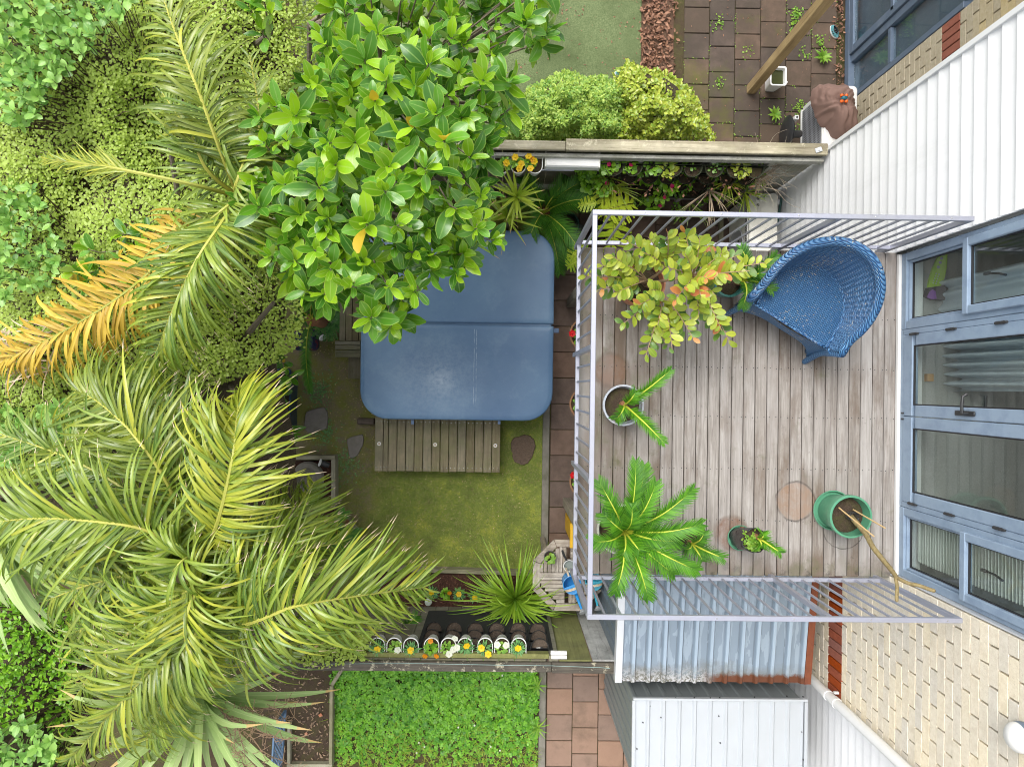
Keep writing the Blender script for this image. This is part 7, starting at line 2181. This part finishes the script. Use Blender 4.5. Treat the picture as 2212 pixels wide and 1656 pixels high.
for (px, py, fl_, lb, z) in ((1318, 355, [(-2, 0, 'p'), ], 'cyclamen with a pink flower beside the clothesline cabinet knob', 1.5), (1362, 353, [(0, 4, 'p'), (13, -9, 'p')], 'large leaved cyclamen with two pink flowers in the pocket garden', 1.5), (1412, 356, [], 'flowerless blue green cyclamen in the pocket garden', 1.5), (1443, 362, [(6, -18, 'p'), (14, -20, 'p'), ], 'yellowing cyclamen with red pink flowers in the pocket garden', 1.5), (1602, 362, [], 'yellow and green round-leaved cyclamen at the right of the pocket garden', 1.5), (1450, 400, [(2, 2, 'p')], 'small cyclamen with one pink flower low in the pocket garden', 1.2), (1432, 418, [(3, 8, 'p')], 'seedling with a pink flower above the slabs in the pocket garden', 1.0), (1412, 440, [(14, 4, 'p')], 'ivy sprig with a pink flower hanging above the slabs', .8), (1305, 402, [(6, -6, 'p')], 'ivy leaved cyclamen at the left end of the pocket garden', 1.25), (1273, 395, [], 'round leaved ivy left of the pocket garden', 1.1), (1262, 430, [], 'small round leaved ivy on the shaded ground behind the dark cycad', .5)):
    bedding('cyclamen', lb, px, py, z, 'cyclamen', fl_, 'plants in the pocket garden', r=.12, n=24, lm='small' if 'yellow' not in lb else 'bush')
for (px, py, z, n, mt, lb) in ((1492, 355, 1.5, 6, 'small', 'tiny green seedling in a bare pocket of the upper wall planter'), (1545, 360, 1.5, 14, 'karo', 'grey succulent trailing from the upper wall planter'), (1388, 372, 1.35, 10, 'karo', 'grey green succulent stem in the upper wall planter'), (1462, 448, .6, 16, 'small', 'glossy green shoot on the slabs below the pocket garden'), (1470, 470, .35, 14, 'small', 'second glossy green shoot behind the top rail')):
    bedding('succulent' if mt == 'karo' else 'seedling', lb, px, py, z, 'pansy', [], 'plants in the pocket garden', r=.08, n=n, lm=mt)
# ivy and small leaves grown through the pockets
rr = random.Random(77); P = []
while len(P) < 950:
    px, py = rr.uniform(1245, 1650), rr.uniform(352, 445)
    if mnoise.noise(V((px * .03, py * .03, 6))) < .02: continue
    if py > 400 and rr.random() < .5: continue
    P.append(U(px, py, max(.5, 1.5 - (py - 350) * .010) + rr.uniform(-.05, .05)))
o = mass('ivy', None, [leaf_t(.045, .042, 'round', 4, .25, .1), leaf_t(.05, .026, 'oval', 4, .3, .2)], LM['small'], P, .6, .6, 1.15, 78)
tag(o, 'mixed ivy and small leaves grown through the upper pocket garden', 'ivy', kind='stuff')
rr = random.Random(79)
o = mass('pocket_litter', None, dl0, LM['litter'], [U(rr.uniform(1320, 1640), rr.uniform(350, 420), 1.42 - rr.uniform(0, .5)) for _ in range(260)], .6, .3, .8, 80)
tag(o, 'dry brown leaves caught in the upper pocket garden', 'leaf litter', kind='stuff')
# bare twigs
tw = thing('bare_twigs', 'tangle of bare dead twigs at the right end of the upper fence', 'twigs', tuple(U(1660, 360, 1.4)))
b = MB(); rr = random.Random(4)
for k in range(34):
    p = U(rr.uniform(1625, 1680), rr.uniform(345, 410), 1.3); d = dir3(rr.uniform(-.9, 1.9), rr.uniform(.0, .9)); pth = [p.copy()]
    for _ in range(7): d = (d + V((rr.gauss(0, .25), rr.gauss(0, .25), rr.gauss(0, .2)))).normalized(); p = p + d * rr.uniform(.03, .07); pth.append(p.copy())
    b.tube(pth, [.003, .003, .0026, .0024, .002, .0016, .0012, .001], 4, cap=False)
b.part('twigs', simple('pale_twig', (.36, .30, .22), .85, var=.2), tw, kind='stuff')
clump('dry_grass_tuft', 'dry straw coloured tuft at the right end of the pocket garden', 'plant', (1640, 378), 1.2, 40, .20, .006, 'straw', 91, (-2.8, .4), (-.3, .9), (.3, 1.2), nseg=5)
# ------------------------------------------------------------------ split leaved plant (deep cuts and holes in every leaf)
def monstera_leaf(parent, p, d, L, roll=0):
    m = frame(p, d, V((0, 0, 1)), L, roll)
    b = MB(); n = 15; mid = [V((0, i / n, .06 * math.sin(i / n * 3) - .10 * (i / n) ** 2)) for i in range(n + 1)]
    vs = [tuple(x) for x in mid]; us = [0.0] * (n + 1); fs = []
    for sg in (-1, 1):
        for i in range(n):
            w = .52 * math.sin(math.pi * (.12 + .84 * (i + .5) / n)) ** .7
            lobe = (i % 3 != 1)
            inner, outer = .10, w
            g = .012 if i % 3 != 1 else .35
            y0, y1 = i / n, (i + 1) / n
            sweep = .10
            k = len(vs)
            z0 = mid[i].z; droop = lambda x: z0 - .22 * x * x + .05 * x
            xe = inner + (outer - inner) * (1.0 if lobe else .30)
            vs += [(sg * inner * .2, y0, z0), (sg * inner * .2, y1, z0), (sg * xe * .55, y0 + sweep * .4, droop(xe * .55)), (sg * xe * .55, y1 + sweep * .4 - .008, droop(xe * .55)), (sg * xe, y0 + sweep + .010, droop(xe)), (sg * xe * .97, y1 + sweep - .014, droop(xe))]
            us += [.1, .1, .5, .5, .8, .8]
            q1_, q2_ = (k, k + 1, k + 3, k + 2), (k + 2, k + 3, k + 5, k + 4)
            fs += [q1_ if sg < 0 else q1_[::-1], q2_ if sg < 0 else q2_[::-1]]
    b.add([m @ V(x) for x in vs], fs, 0, None, us)
    b.tube([m @ x for x in mid[::3]], [.006, .005, .004, .003, .002, .001][:len(mid[::3])], 5, 1)
    b.part('leaf', [LM['monstera'], LM['cycadrib']], parent, True, None)
mo = thing('split_leaf_plant', 'yellow green split-leaf plant under the top left corner of the railing', 'plant', tuple(U(1300, 470, .3)))
for (a, c_) in (((1298, 405, 1.15), (1312, 462, 1.05)), ((1300, 455, 1.2), (1362, 440, 1.1)), ((1330, 470, 1.15), (1318, 545, 1.0)), ((1255, 560, 1.1), (1228, 575, 1.0)), ((1288, 440, 1.25), (1255, 442, 1.2)), ((1262, 530, .9), (1236, 560, .85))):
    p, q = U(*a), U(*c_); monstera_leaf(mo, p, q - p, (q - p).length * 1.15, rng.uniform(-.3, .3))
    b = MB(); b.tube([U(1300, 470, .1), U(1300, 470, .6).lerp(p, .5), p], .006, 5); b.part('stalk', LM['small'], mo, True)
for k, (px, py, z, r, lb) in enumerate(((1222, 485, .32, .16, 'dark green plastic pot rim in the shade behind the railing corner'),)):
    round_pot(lb, px, py, z, r, .3, simple('dark_green_pot', (.03, .09, .07), .4), base=0)
q = U(1246, 505, .3)
b = MB(); b.lathe([(.001, .02), (.10, .02), (.12, .28), (.125, .30), (.11, .29), (.02, .27), (.001, .27)], (q.x, q.y, 0), 24); b.solo('black_pot', MAT['blackplastic'], 'upturned black nursery pot in the shade behind the railing corner', 'plant pot', smooth=True)
q = U(1300, 487, .5)
b = MB(); b.lathe([(.001, .02), (.09, .02), (.10, .3), (.06, .46), (.03, .5), (.012, .505), (.001, .49)], (q.x, q.y, 0), 24); b.solo('black_jar', MAT['blackplastic'], 'round black plastic bottle under the split-leaf plant', 'bottle', smooth=True)
# ------------------------------------------------------------------ clipped bushes beyond the upper fence
def dome_bush(label, poly, zc, mat, tl, n, seed, smin, smax, name='bush'):
    rr = random.Random(seed)
    pp = [U(x, y, zc * .5) for (x, y) in poly]; c_ = sum(pp, V()) / len(pp)
    t = thing(name, label, 'bush', (c_.x, c_.y, 0))
    xs = [p[0] for p in poly]; ys = [p[1] for p in poly]
    pts = []
    def edge(px, py):
        return min(math.hypot(px - (a[0] + (b_[0] - a[0]) * u), py - (a[1] + (b_[1] - a[1]) * u)) for a, b_ in zip(poly, poly[1:] + poly[:1]) for u in np.linspace(0, 1, 7))
    while len(pts) < n:
        px, py = rr.uniform(min(xs), max(xs)), rr.uniform(min(ys), max(ys))
        if not in_poly(px, py, poly): continue
        e = min(edge(px, py) / 70 + .12 * mnoise.noise(V((px * .05, py * .05, 5))), 1); e = max(e, 0)
        nz = mnoise.noise(V((px * .028, py * .028, seed))) * .24 + mnoise.noise(V((px * .1, py * .1, seed))) * .12
        z = zc * (.35 + .65 * math.sqrt(1 - (1 - e) ** 2)) + nz - abs(rr.gauss(0, .06))
        pts.append(U(px, py, max(z, .05)))
    mass('foliage', t, tl, LM[mat], pts, .5, smin, smax, seed)
    b = MB(); k_ = [(.6, -zc * .48), (.70, -.1), (.64, zc * .08), (.5, zc * .2), (.25, zc * .26)]
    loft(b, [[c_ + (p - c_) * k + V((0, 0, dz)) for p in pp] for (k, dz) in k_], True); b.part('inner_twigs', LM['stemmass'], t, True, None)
    b = MB()
    for k in range(120):
        p = pts[rr.randrange(len(pts))]; b.tube([p + V((0, 0, .01)), p.lerp(c_, .15) - V((0, 0, .08))], .003, 4, cap=False)
    b.part('stems', LM['twig'], t, kind='stuff')
    return t
bx_t = [leaf_t(.036, .018, 'oval', 3, .2, .3), leaf_t(.045, .020, 'obov', 3, .35, .2), leaf_t(.03, .018, 'round', 3, .1, .3)]
jd_t = [leaf_t(.048, .030, 'obov', 4, .1, .3), leaf_t(.04, .028, 'round', 4, -.1, .3)]
dome_bush('bright green clipped bush behind the upper fence, right of the big tree', [(1070, 305), (1085, 270), (1120, 240), (1140, 190), (1170, 175), (1220, 150), (1262, 168), (1300, 160), (1345, 190), (1345, 300), (1250, 304), (1150, 305)], .95, 'box', bx_t, 9500, 61, .75, 1.2)
dome_bush('jade plant bush with fleshy rimmed leaves behind the upper fence', [(1330, 300), (1335, 200), (1325, 160), (1360, 130), (1390, 150), (1440, 155), (1490, 190), (1520, 240), (1545, 300), (1440, 303)], .85, 'jade', jd_t, 4200, 62, .75, 1.2)
# ------------------------------------------------------------------ weeds on the upper patio
def weed(px, py, r, n, seed, label):
    q = U(px, py, .02); t = thing('weed', label, 'weed', (q.x, q.y, 0), 'weeds between the upper patio slabs')
    b = MB(); rr = random.Random(seed)
    for i in range(n):
        a = i * 2.4; blade(b, q + V((0, 0, .01)), dir3(a, .25 + .7 * i / n), r * rr.uniform(.7, 1.1), r * .28, .5, 4, .2, 'lance')
    b.part('leaf_rosette', LM['weed'], t, True, None)
weed(1673, 248, .11, 16, 1, 'leafy green weed rosette between slabs left of the fan')
weed(1776, 125, .12, 16, 2, 'leafy green weed rosette right of the tan post')
for k, (px, py, n, lb) in enumerate(((1720, 33, 90, 'low clover patch growing in the slab joint left of the shoe'), (1718, 60, 40, 'small clover patch below the larger one in the slab joint'), (1773, 90, 40, 'sparse clover line in the joint below the shoe'), (1724, 232, 45, 'creeping green weed left of the fan grille'), (1550, 50, 30, 'clover specks in the mossy joint at the top of the patio'), (1730, 280, 40, 'green weed tuft by the fan base'), (1612, 110, 18, 'tiny weed in the mossy slab joint left of the tan post'), (1555, 180, 24, 'sparse grass weed right of the jade bush'), (1740, 118, 20, 'tiny seedling group in the joint beside the tan post'))):
    q = U(px, py, .01); t = thing('weed', lb, 'weed', (q.x, q.y, 0), 'weeds between the upper patio slabs')
    mass('foliage', t, [leaf_t(.03, .024, 'round', 3, .1, .2)], LM['weed'], [V((q.x + rng.gauss(0, .035), q.y + rng.gauss(0, .05), rng.uniform(.005, .03))) for _ in range(n)], .35, .5, 1.0, 70 + k)
# moss and clover specks in the joints
t = MB(); I = []
for k in range(2600):
    c_ = rng.choice(cells)
    if c_[1] < 2.3: continue
    s_ = rng.choice((-1, 1)); 
    if rng.random() < .6: p = V((c_[0] + s_ * PP / 2 + rng.gauss(0, .006), c_[1] + rng.uniform(-.15, .15), .004))
    else: p = V((c_[0] + rng.uniform(-.15, .15), c_[1] + s_ * PP / 2 + rng.gauss(0, .006), .004))
    if mnoise.noise(p * 1.4) < -.05: continue
    a = rng.uniform(0, 6.28); I.append((0, frame(p, dir3(a, .2), V((0, 0, 1)), rng.uniform(.3, .9)), rng.random()))
o = bpy.data.objects.new('joint_moss', merged('joint_moss', [leaf_t(.02, .014, 'round', 3, .1, .1)], I, LM['weed'])); link(o); tag(o, 'specks of green moss and seedlings in the upper patio joints', 'moss', kind='stuff')

# ------------------------------------------------------------------ clover lawn below the lower fence
def trefoil():
    vs = []; fs = []; us = []
    for k in range(3):
        t = leaf_t(.026, .026, 'round', 3, .15, .15); o = len(vs)
        vs += [M.Rotation(k * 2.094, 3, 'Z') @ (V(p) + V((0, .002, 0))) for p in t[0]]; fs += [tuple(i + o for i in f) for f in t[1]]; us += t[2]
    return [tuple(v) for v in vs], fs, us
CLX0 = U(712, 1500, 0).x
pts = []; ypts = []; rr = random.Random(17)
while len(pts) < 9500:
    x, y = rr.uniform(CLX0 + .02, EX - .01), rr.uniform(-5.0, -2.72)
    if x < CLX0 + .28 * max(0, 1 - (y + 3.3) / -.6) and y > -3.1 and rr.random() < .5: continue
    d = mnoise.noise(V((x * 2.2, y * 2.2, 1)))
    low = max(0, (-3.95 - y)) * 1.4
    if rr.random() < low - .1 * d: continue
    h = .075 + .05 * d - .05 * min(1, low)
    pts.append(V((x, y, max(.01, h - abs(rr.gauss(0, .035))))))
o = mass('clover', None, [trefoil()], LM['clover'], pts, .32, .7, 1.25, 19); tag(o, 'lush green clover covering the lawn below the lower fence', 'clover', kind='stuff')
I = []; gl = [leaf_t(.09, .006, 'sword', 3, .6, .2), leaf_t(.07, .005, 'sword', 3, .9, .2)]
for k in range(7000):
    x, y = rr.uniform(CLX0, EX), rr.uniform(-5.0, -2.72)
    if rr.random() > .12 + max(0, (-3.75 - y)) * 1.1: continue
    I.append((rr.randrange(2), frame(V((x, y, .01 + rr.uniform(0, .04))), dir3(rr.uniform(0, 6.28), rr.uniform(.3, 1.1)), V((0, 0, 1)), rr.uniform(.6, 1.4)), rr.random()))
o = bpy.data.objects.new('long_grass', merged('long_grass', gl, I, LM['cloveryel'])); link(o); tag(o, 'yellow green long grass mixed with the clover at the bottom edge', 'grass', kind='stuff')
for (px, py) in ((1128, 1480), (1110, 1485), (1143, 1556), (1088, 1626), (1152, 1618), (860, 1500)):
    pass
b = MB()
for (px, py) in ((1085, 1458), (1149, 1450), (900, 1625), (917, 1612), (1080, 1620), (905, 1603), (1060, 1612), (990, 1570), (1025, 1566)):
    q = U(px, py, .10); b.lathe([(.004, -.012), (.011, -.004), (.010, .006), (.001, .012)], q, 7)
b.solo('clover_flowers', LM['petal_w'], 'white clover flower heads dotted through the clover lawn', 'clover flowers', kind='stuff')
clump('weed_rosette', 'pale narrow-leaved weed at the right edge of the clover lawn', 'weed', (1160, 1570), .07, 18, .15, .016, 'weed', 93, None, (.1, 1.0), (.3, .9), stem=False)
clump('weed_rosette', 'narrow-leaved weed at the upper right of the clover lawn', 'weed', (1160, 1480), .09, 12, .12, .018, 'weed', 94, None, (.1, 1.0), (.3, .9), stem=False)

# ------------------------------------------------------------------ grass of the small lawn
I = []; gl = [leaf_t(.050, .0042, 'sword', 2, .5, .1), leaf_t(.042, .0036, 'sword', 2, .2, .1), leaf_t(.060, .004, 'sword', 2, .9, .1)]
J = []
rr = random.Random(23)
for k in range(80000):
    x, y = rr.uniform(-2.2, EX), rr.uniform(-2.2, .6)
    if y > -.40 and x > -1.5: 
        if x < .05 or y > 0: continue
    d = mnoise.noise(V((x * 1.8, y * 1.8, 3))) + .5 * mnoise.noise(V((x * 6, y * 6, 3)))
    dens = .70 + .8 * d
    if x < -1.25 and y > -.9: dens *= .14
    if rr.random() > dens: continue
    m = frame(V((x, y, .0)), dir3(rr.uniform(0, 6.28), rr.uniform(.15, .9)), V((0, 0, 1)), rr.uniform(.5, 1.1))
    (I if rr.random() > .16 else J).append((rr.randrange(3), m, rr.random()))
o = bpy.data.objects.new('lawn_grass', merged('lawn_grass', gl, I, LM['grass'])); link(o); tag(o, 'short patchy grass of the small lawn beside the timber step', 'grass', kind='stuff')
o = bpy.data.objects.new('dry_lawn_grass', merged('dry_lawn_grass', gl, J, LM['grassdry'])); link(o); tag(o, 'dry straw blades scattered through the small lawn', 'dry grass', kind='stuff')
I = []
for (px, py, s_, n) in ((650, 1090, 60, 0), (880, 1000, 0, 0), (685, 845, 16, 260), (700, 935, 14, 180), (745, 1000, 18, 200), (690, 905, 10, 120)):
    for k in range(n):
        p = U(px + rr.gauss(0, s_), py + rr.gauss(0, s_), .01); I.append((0, frame(p, dir3(rr.uniform(0, 6.28), rr.uniform(0, .6)), V((0, 0, 1)), rr.uniform(.5, 1.2)), rr.random()))
o = bpy.data.objects.new('creeping_weed', merged('creeping_weed', [leaf_t(.026, .012, 'oval', 3, .1, .2)], I, LM['fern'] if False else LM['marileaf'])); link(o); tag(o, 'fine creeping weed in the bare moss by the stepping stones', 'weeds', kind='stuff')
# fallen bits
def litter(name, label, cat, tm, mat, n, fn, seed, smin, smax, tilt=.25):
    rr = random.Random(seed); P = []
    for _ in range(n): P.append(fn(rr))
    o = mass(name, None, tm, mat, P, tilt, smin, smax, seed); tag(o, label, cat, kind='stuff')
dl = [leaf_t(.075, .032, 'oval', 4, .5, .35), leaf_t(.06, .03, 'oval', 4, -.4, .4), leaf_t(.09, .03, 'oval', 4, .9, .3)]
litter('dry_leaves', 'deep band of dry brown leaves along the edge of the artificial turf', 'leaf litter', dl, LM['litter'], 1500, lambda r: V((TURF_X + min(abs(r.gauss(.16, .13)), .42), r.uniform(2.45, 5.0), r.uniform(.005, .05))), 31, .4, 1.05, .45)
litter('turf_litter', 'brown leaves and crumbs scattered on the artificial turf', 'leaf litter', dl, LM['litter'], 330, lambda r: V((r.uniform(-.2, TURF_X), r.uniform(3.1, 4.9), .012)), 32, .12, .55, .2)
litter('patio_litter', 'brown leaf crumbs scattered on the upper patio', 'leaf litter', dl, LM['litter'], 130, lambda r: V((r.uniform(TURF_X + .4, 4.1), r.uniform(2.4, 5.0), .008)), 33, .1, .4, .2)
litter('wall_litter', 'brown dry leaves gathered against the dark sliding door sill', 'leaf litter', dl, LM['litter'], 160, lambda r: V((4.06 - abs(r.gauss(0, .05)), r.uniform(3.45, 5.0), r.uniform(.006, .03))), 34, .3, .8, .4)
litter('fallen_petals', 'tiny cream petals fallen on the moss and lawn', 'petals', [leaf_t(.016, .010, 'oval', 2, .1, .1)], LM['petal_y'] if False else leaf('cream_petal', (.46, .36, .13), (.62, .52, .28), None, .7, .1), 620, lambda r: (lambda x, y: V((x, y, .014)))(*( (r.uniform(-2.35, -1.3), r.uniform(-.9, .9)) if r.random() < .68 else (r.uniform(-1.5, .4), r.uniform(-2.1, -.2)))), 35, .5, 1.2, .2)
chip = [leaf_t(.035, .010, 'oval', 2, .2, .3), leaf_t(.025, .012, 'oval', 2, -.2, .3)]
ML = leaf('mulch_chip', (.045, .016, .010), (.15, .062, .038), None, .9, .0)
litter('mulch_chips', 'red brown bark chips of the long mulch bed', 'bark mulch', chip, ML, 2600, lambda r: (lambda q: V((q.x, q.y, .098 + r.uniform(0, .012))))(U(r.uniform(805, 1186), r.uniform(1244, 1328), .1)), 36, .5, 1.3, .35)
litter('mulch_chips', 'red brown bark chips in the corner bed under the palm frond', 'bark mulch', chip, ML, 900, lambda r: (lambda q: V((q.x, q.y, .098 + r.uniform(0, .012))))(U(r.uniform(600, 714), r.uniform(996, 1130), .1)), 37, .5, 1.3, .35)
litter('bed_litter', 'dry leaves and sticks on the dark soil bed at the bottom', 'leaf litter', dl, leaf('dull_leaf', (.10, .07, .05), (.32, .22, .14), None, .8, .05), 420, lambda r: (lambda q: V((q.x, q.y, .065 + r.uniform(0, .012))))(U(r.uniform(560, 712), r.uniform(1448, 1650), .06)), 38, .25, .7, .35)
for (px, py, s_) in ((661, 1584, .02), (692, 1544, .025)):
    q = U(px, py, .08); b = MB(); b.box((q.x, q.y, .075), (s_ * 1.6, s_ * 1.4, .012), .002, rot=.6); b.solo('terracotta_shard', TERRA, 'orange terracotta shard lying on the dark soil bed, %s one' % ('lower' if py > 1560 else 'upper'), 'shard')
# ------------------------------------------------------------------ left side: planted trough, bag, fern
tr = thing('planter_trough', 'dark blue trough of pink and red flowers at the left of the mossy ground', 'planter', tuple(U(600, 880, .1)))
q0, q1 = U(575, 800, .45), U(618, 940, .45)
b = MB(); cx_, cy_ = (q0.x + q1.x) / 2, (q0.y + q1.y) / 2
loft(b, [[(x, y, z) for (x, y) in rrect(cx_, cy_, w_, h_, [.03] * 4, 4)] for (w_, h_, z) in ((.22, .68, .02), (.30, .76, .40), (.32, .78, .42), (.32, .78, .44), (.28, .74, .44), (.27, .73, .38))], False, True); b.part('trough', simple('dark_blue_plastic', (.03, .06, .10), .4), tr, True, 40)
b = MB(); b.box((cx_, cy_, .36), (.27, .72, .03)); b.part('soil', MAT['soil'], tr)
for (px, py, fl_, lb, z) in ((600, 852, [(-6, -2, 'm'), (6, 0, 'p'), (20, -10, 'p'), (-14, 2, 'm')], 'pink flowers at the top of the dark blue trough', .55), (596, 878, [(0, 0, 'w'), (10, 6, 'm')], 'white and pink flower in the dark blue trough', .52), (590, 900, [(-8, 0, 'r'), (4, 6, 'r'), (8, -12, 'r'), (-14, 8, 'r')], 'red flowers at the bottom of the dark blue trough', .55)):
    bedding('begonia', lb, px, py, z, 'cyclamen', fl_, 'flowers in the dark blue trough', r=.07, n=10, lm='marileaf')
clump('leafy_sprout', 'broad green leaves poking out over the mossy ground below the trough', 'plant', (612, 930), .5, 5, .24, .075, 'broad_low', 95, (-.9, .5), (.1, .4), (.2, .5), taper='lance', stem=False)
bag_ = MB()
q = U(657, 733, .18)
loft(bag_, [[(q.x + (x - q.x) * k, q.y + (y - q.y) * k, z) for (x, y) in rrect(q.x, q.y, .30, .26, [.06] * 4, 4)] for (k, z) in ((.9, .01), (1.0, .08), (.95, .15), (.7, .19))], True)
def bagmat():
    s = NM('printed_bag')
    c = s.ramp(s.vor(16), [(.0, (.30, .05, .06)), (.35, (.04, .05, .14)), (.6, (.03, .035, .11)), (.9, (.22, .24, .32))], 'CONSTANT')
    return s.out(s.bsdf(s.mix(s.noise(30, 6), c, (.03, .03, .06)), .3))
bag_.solo('potting_mix_bag', bagmat(), 'navy and red printed bag of potting mix among the plants left of the spa pool', 'bag', smooth=True)
fe = thing('glossy_fern', 'dark glossy fern in the shade beside the timber side step', 'fern', tuple(U(715, 695, .2)))
b = MB(); rr = random.Random(6)
for k in range(26):
    a = k * 2.4; p0 = U(712, 690, .25)
    cv = catmull([p0, p0 + dir3(a, .7) * .14, p0 + dir3(a, .25) * .28 + V((0, 0, .02))], 6)
    for i in range(12):
        p, T = at_curve(cv, .2 + .8 * i / 12)
        for sg in (-1, 1):
            S = T.cross(V((0, 0, 1))).normalized() * sg; blade(b, p, S + T * .4 + V((0, 0, .1)), .055 * (1 - i / 18), .022, .3, 3, .2, 'lance')
b.part('fronds', LM['fern'], fe, True, None, kind='stuff')
# lamps
def spike_light(px, py, z, label, yaw):
    q = U(px, py, z); t = thing('garden_light', label, 'garden light', (q.x, q.y, z - .1))
    ax = M.Rotation(yaw, 3, 'Z') @ M.Rotation(rad(70), 3, 'Y')
    b = MB(); b.lathe([(.02, -.05), (.032, -.045), (.036, .03), (.034, .05)], q, 18, 0, ax); b.part('housing', MAT['blackplastic'], t, True, 50)
    b = MB(); b.lathe([(.034, .048), (.046, .055), (.044, .068), (.02, .066), (.001, .064)], q, 18, 0, ax); b.part('lens', MAT['whiteplastic'], t, True, 50)
    b = MB(); b.tube([q - V((0, 0, .03)), V((q.x, q.y, .02))], .008, 6); b.part('spike', MAT['blackplastic'], t)
spike_light(702, 1002, .22, 'small black spotlight with a white face in the corner bed', rad(160))
spike_light(690, 722, .3, 'small grey spotlight beside the printed bag', rad(-40))
q = U(925, 1300, .25)
sl = thing('solar_lamp', 'small solar garden lamp with a clear dome in the long mulch bed', 'garden light', (q.x, q.y, .09))
b = MB(); b.tube([(q.x, q.y, .09), (q.x, q.y, .2)], .008, 6); b.lathe([(.03, .20), (.042, .22), (.042, .24)], (q.x, q.y, 0), 18); b.part('stake', MAT['blackplastic'], sl, True, 50)
b = MB(); b.lathe([(.044, .24), (.04, .262), (.02, .27), (.001, .271)], (q.x, q.y, 0), 18); b.part('dome', simple('cloudy_dome', (.42, .48, .42), .15, var=.3, scale=40), sl, True)
q = U(1166, 1397, 1.45)
sl = thing('solar_spot', 'black spotlight with a white round face stuck in the felt planter', 'garden light', tuple(q))
b = MB(); ax = M.Rotation(rad(60), 3, 'Y'); b.lathe([(.018, -.05), (.028, -.04), (.028, .02)], q + V((.02, 0, 0)), 16, 0, ax); b.part('housing', MAT['blackplastic'], sl, True, 50)
b = MB(); b.lathe([(.026, .0), (.024, .012), (.001, .014)], q - V((.012, 0, -.01)), 16); b.part('lens', MAT['whiteplastic'], sl, True, 50)
# seedling pot on the octagonal table
q = U(1188, 1202, TZ + .09)
sp = thing('seedling_pot', 'small black pot with a green geranium on the octagonal table', 'plant pot', (q.x, q.y, TZ))
b = MB(); b.lathe([(.001, TZ + .002), (.045, TZ + .002), (.062, TZ + .092), (.066, TZ + .094), (.066, TZ + .10), (.058, TZ + .10), (.054, TZ + .06)], (q.x, q.y, 0), 26); b.part('pot_body', MAT['blackplastic'], sp, True, 40)
soil_disc(q, .054, TZ + .065, sp)
bedding('geranium', 'bright green geranium seedling in the small black pot on the table', 1189, 1206, TZ + .13, 'cyclamen', [], None, .045, 9, TZ + .065, lm='weed')
# hanging baskets along the balcony's garden edge
WB_ = simple('basket_wicker', (.20, .10, .045), .8, var=.4, scale=60, bump=.8)
for k, (py, lb, fl_) in enumerate(((722, 'wicker hanging basket with a red flower under the balcony edge, the uppermost of three', [(-26, -2, 'r')]), (872, 'wicker hanging basket with green leaves under the balcony edge, the middle of three', []), (1040, 'wicker hanging basket with red buds under the balcony edge, the lowest of three', [(-24, -14, 'r')]))):
    q = U(1266, py, 2.32)
    hb_ = thing('hanging_basket', lb, 'hanging basket', (q.x, q.y, 2.15), 'hanging baskets under the balcony edge')
    b = MB(); b.lathe([(.001, 2.14), (.07, 2.16), (.12, 2.24), (.14, 2.31), (.145, 2.325), (.13, 2.325), (.12, 2.29)], (q.x, q.y, 0), 26); b.part('basket', WB_, hb_, True, 50)
    soil_disc(q, .125, 2.29, hb_)
    for a in (.5, 2.6, 4.7):
        b = MB(); b.tube([(q.x + .14 * math.cos(a), q.y + .14 * math.sin(a), 2.32), (q.x + .03, q.y, 2.72)], .002, 4); b.part('chain', MAT['steel'], hb_)
    bedding('petunia', ('red petunia', 'leafy green petunia', 'red budded petunia')[k] + ' in the %s hanging basket' % ('uppermost', 'middle', 'lowest')[k], 1262, py, 2.36, 'pansy', fl_, 'petunias in the hanging baskets', r=.13, n=34, base=2.29, lm='small')
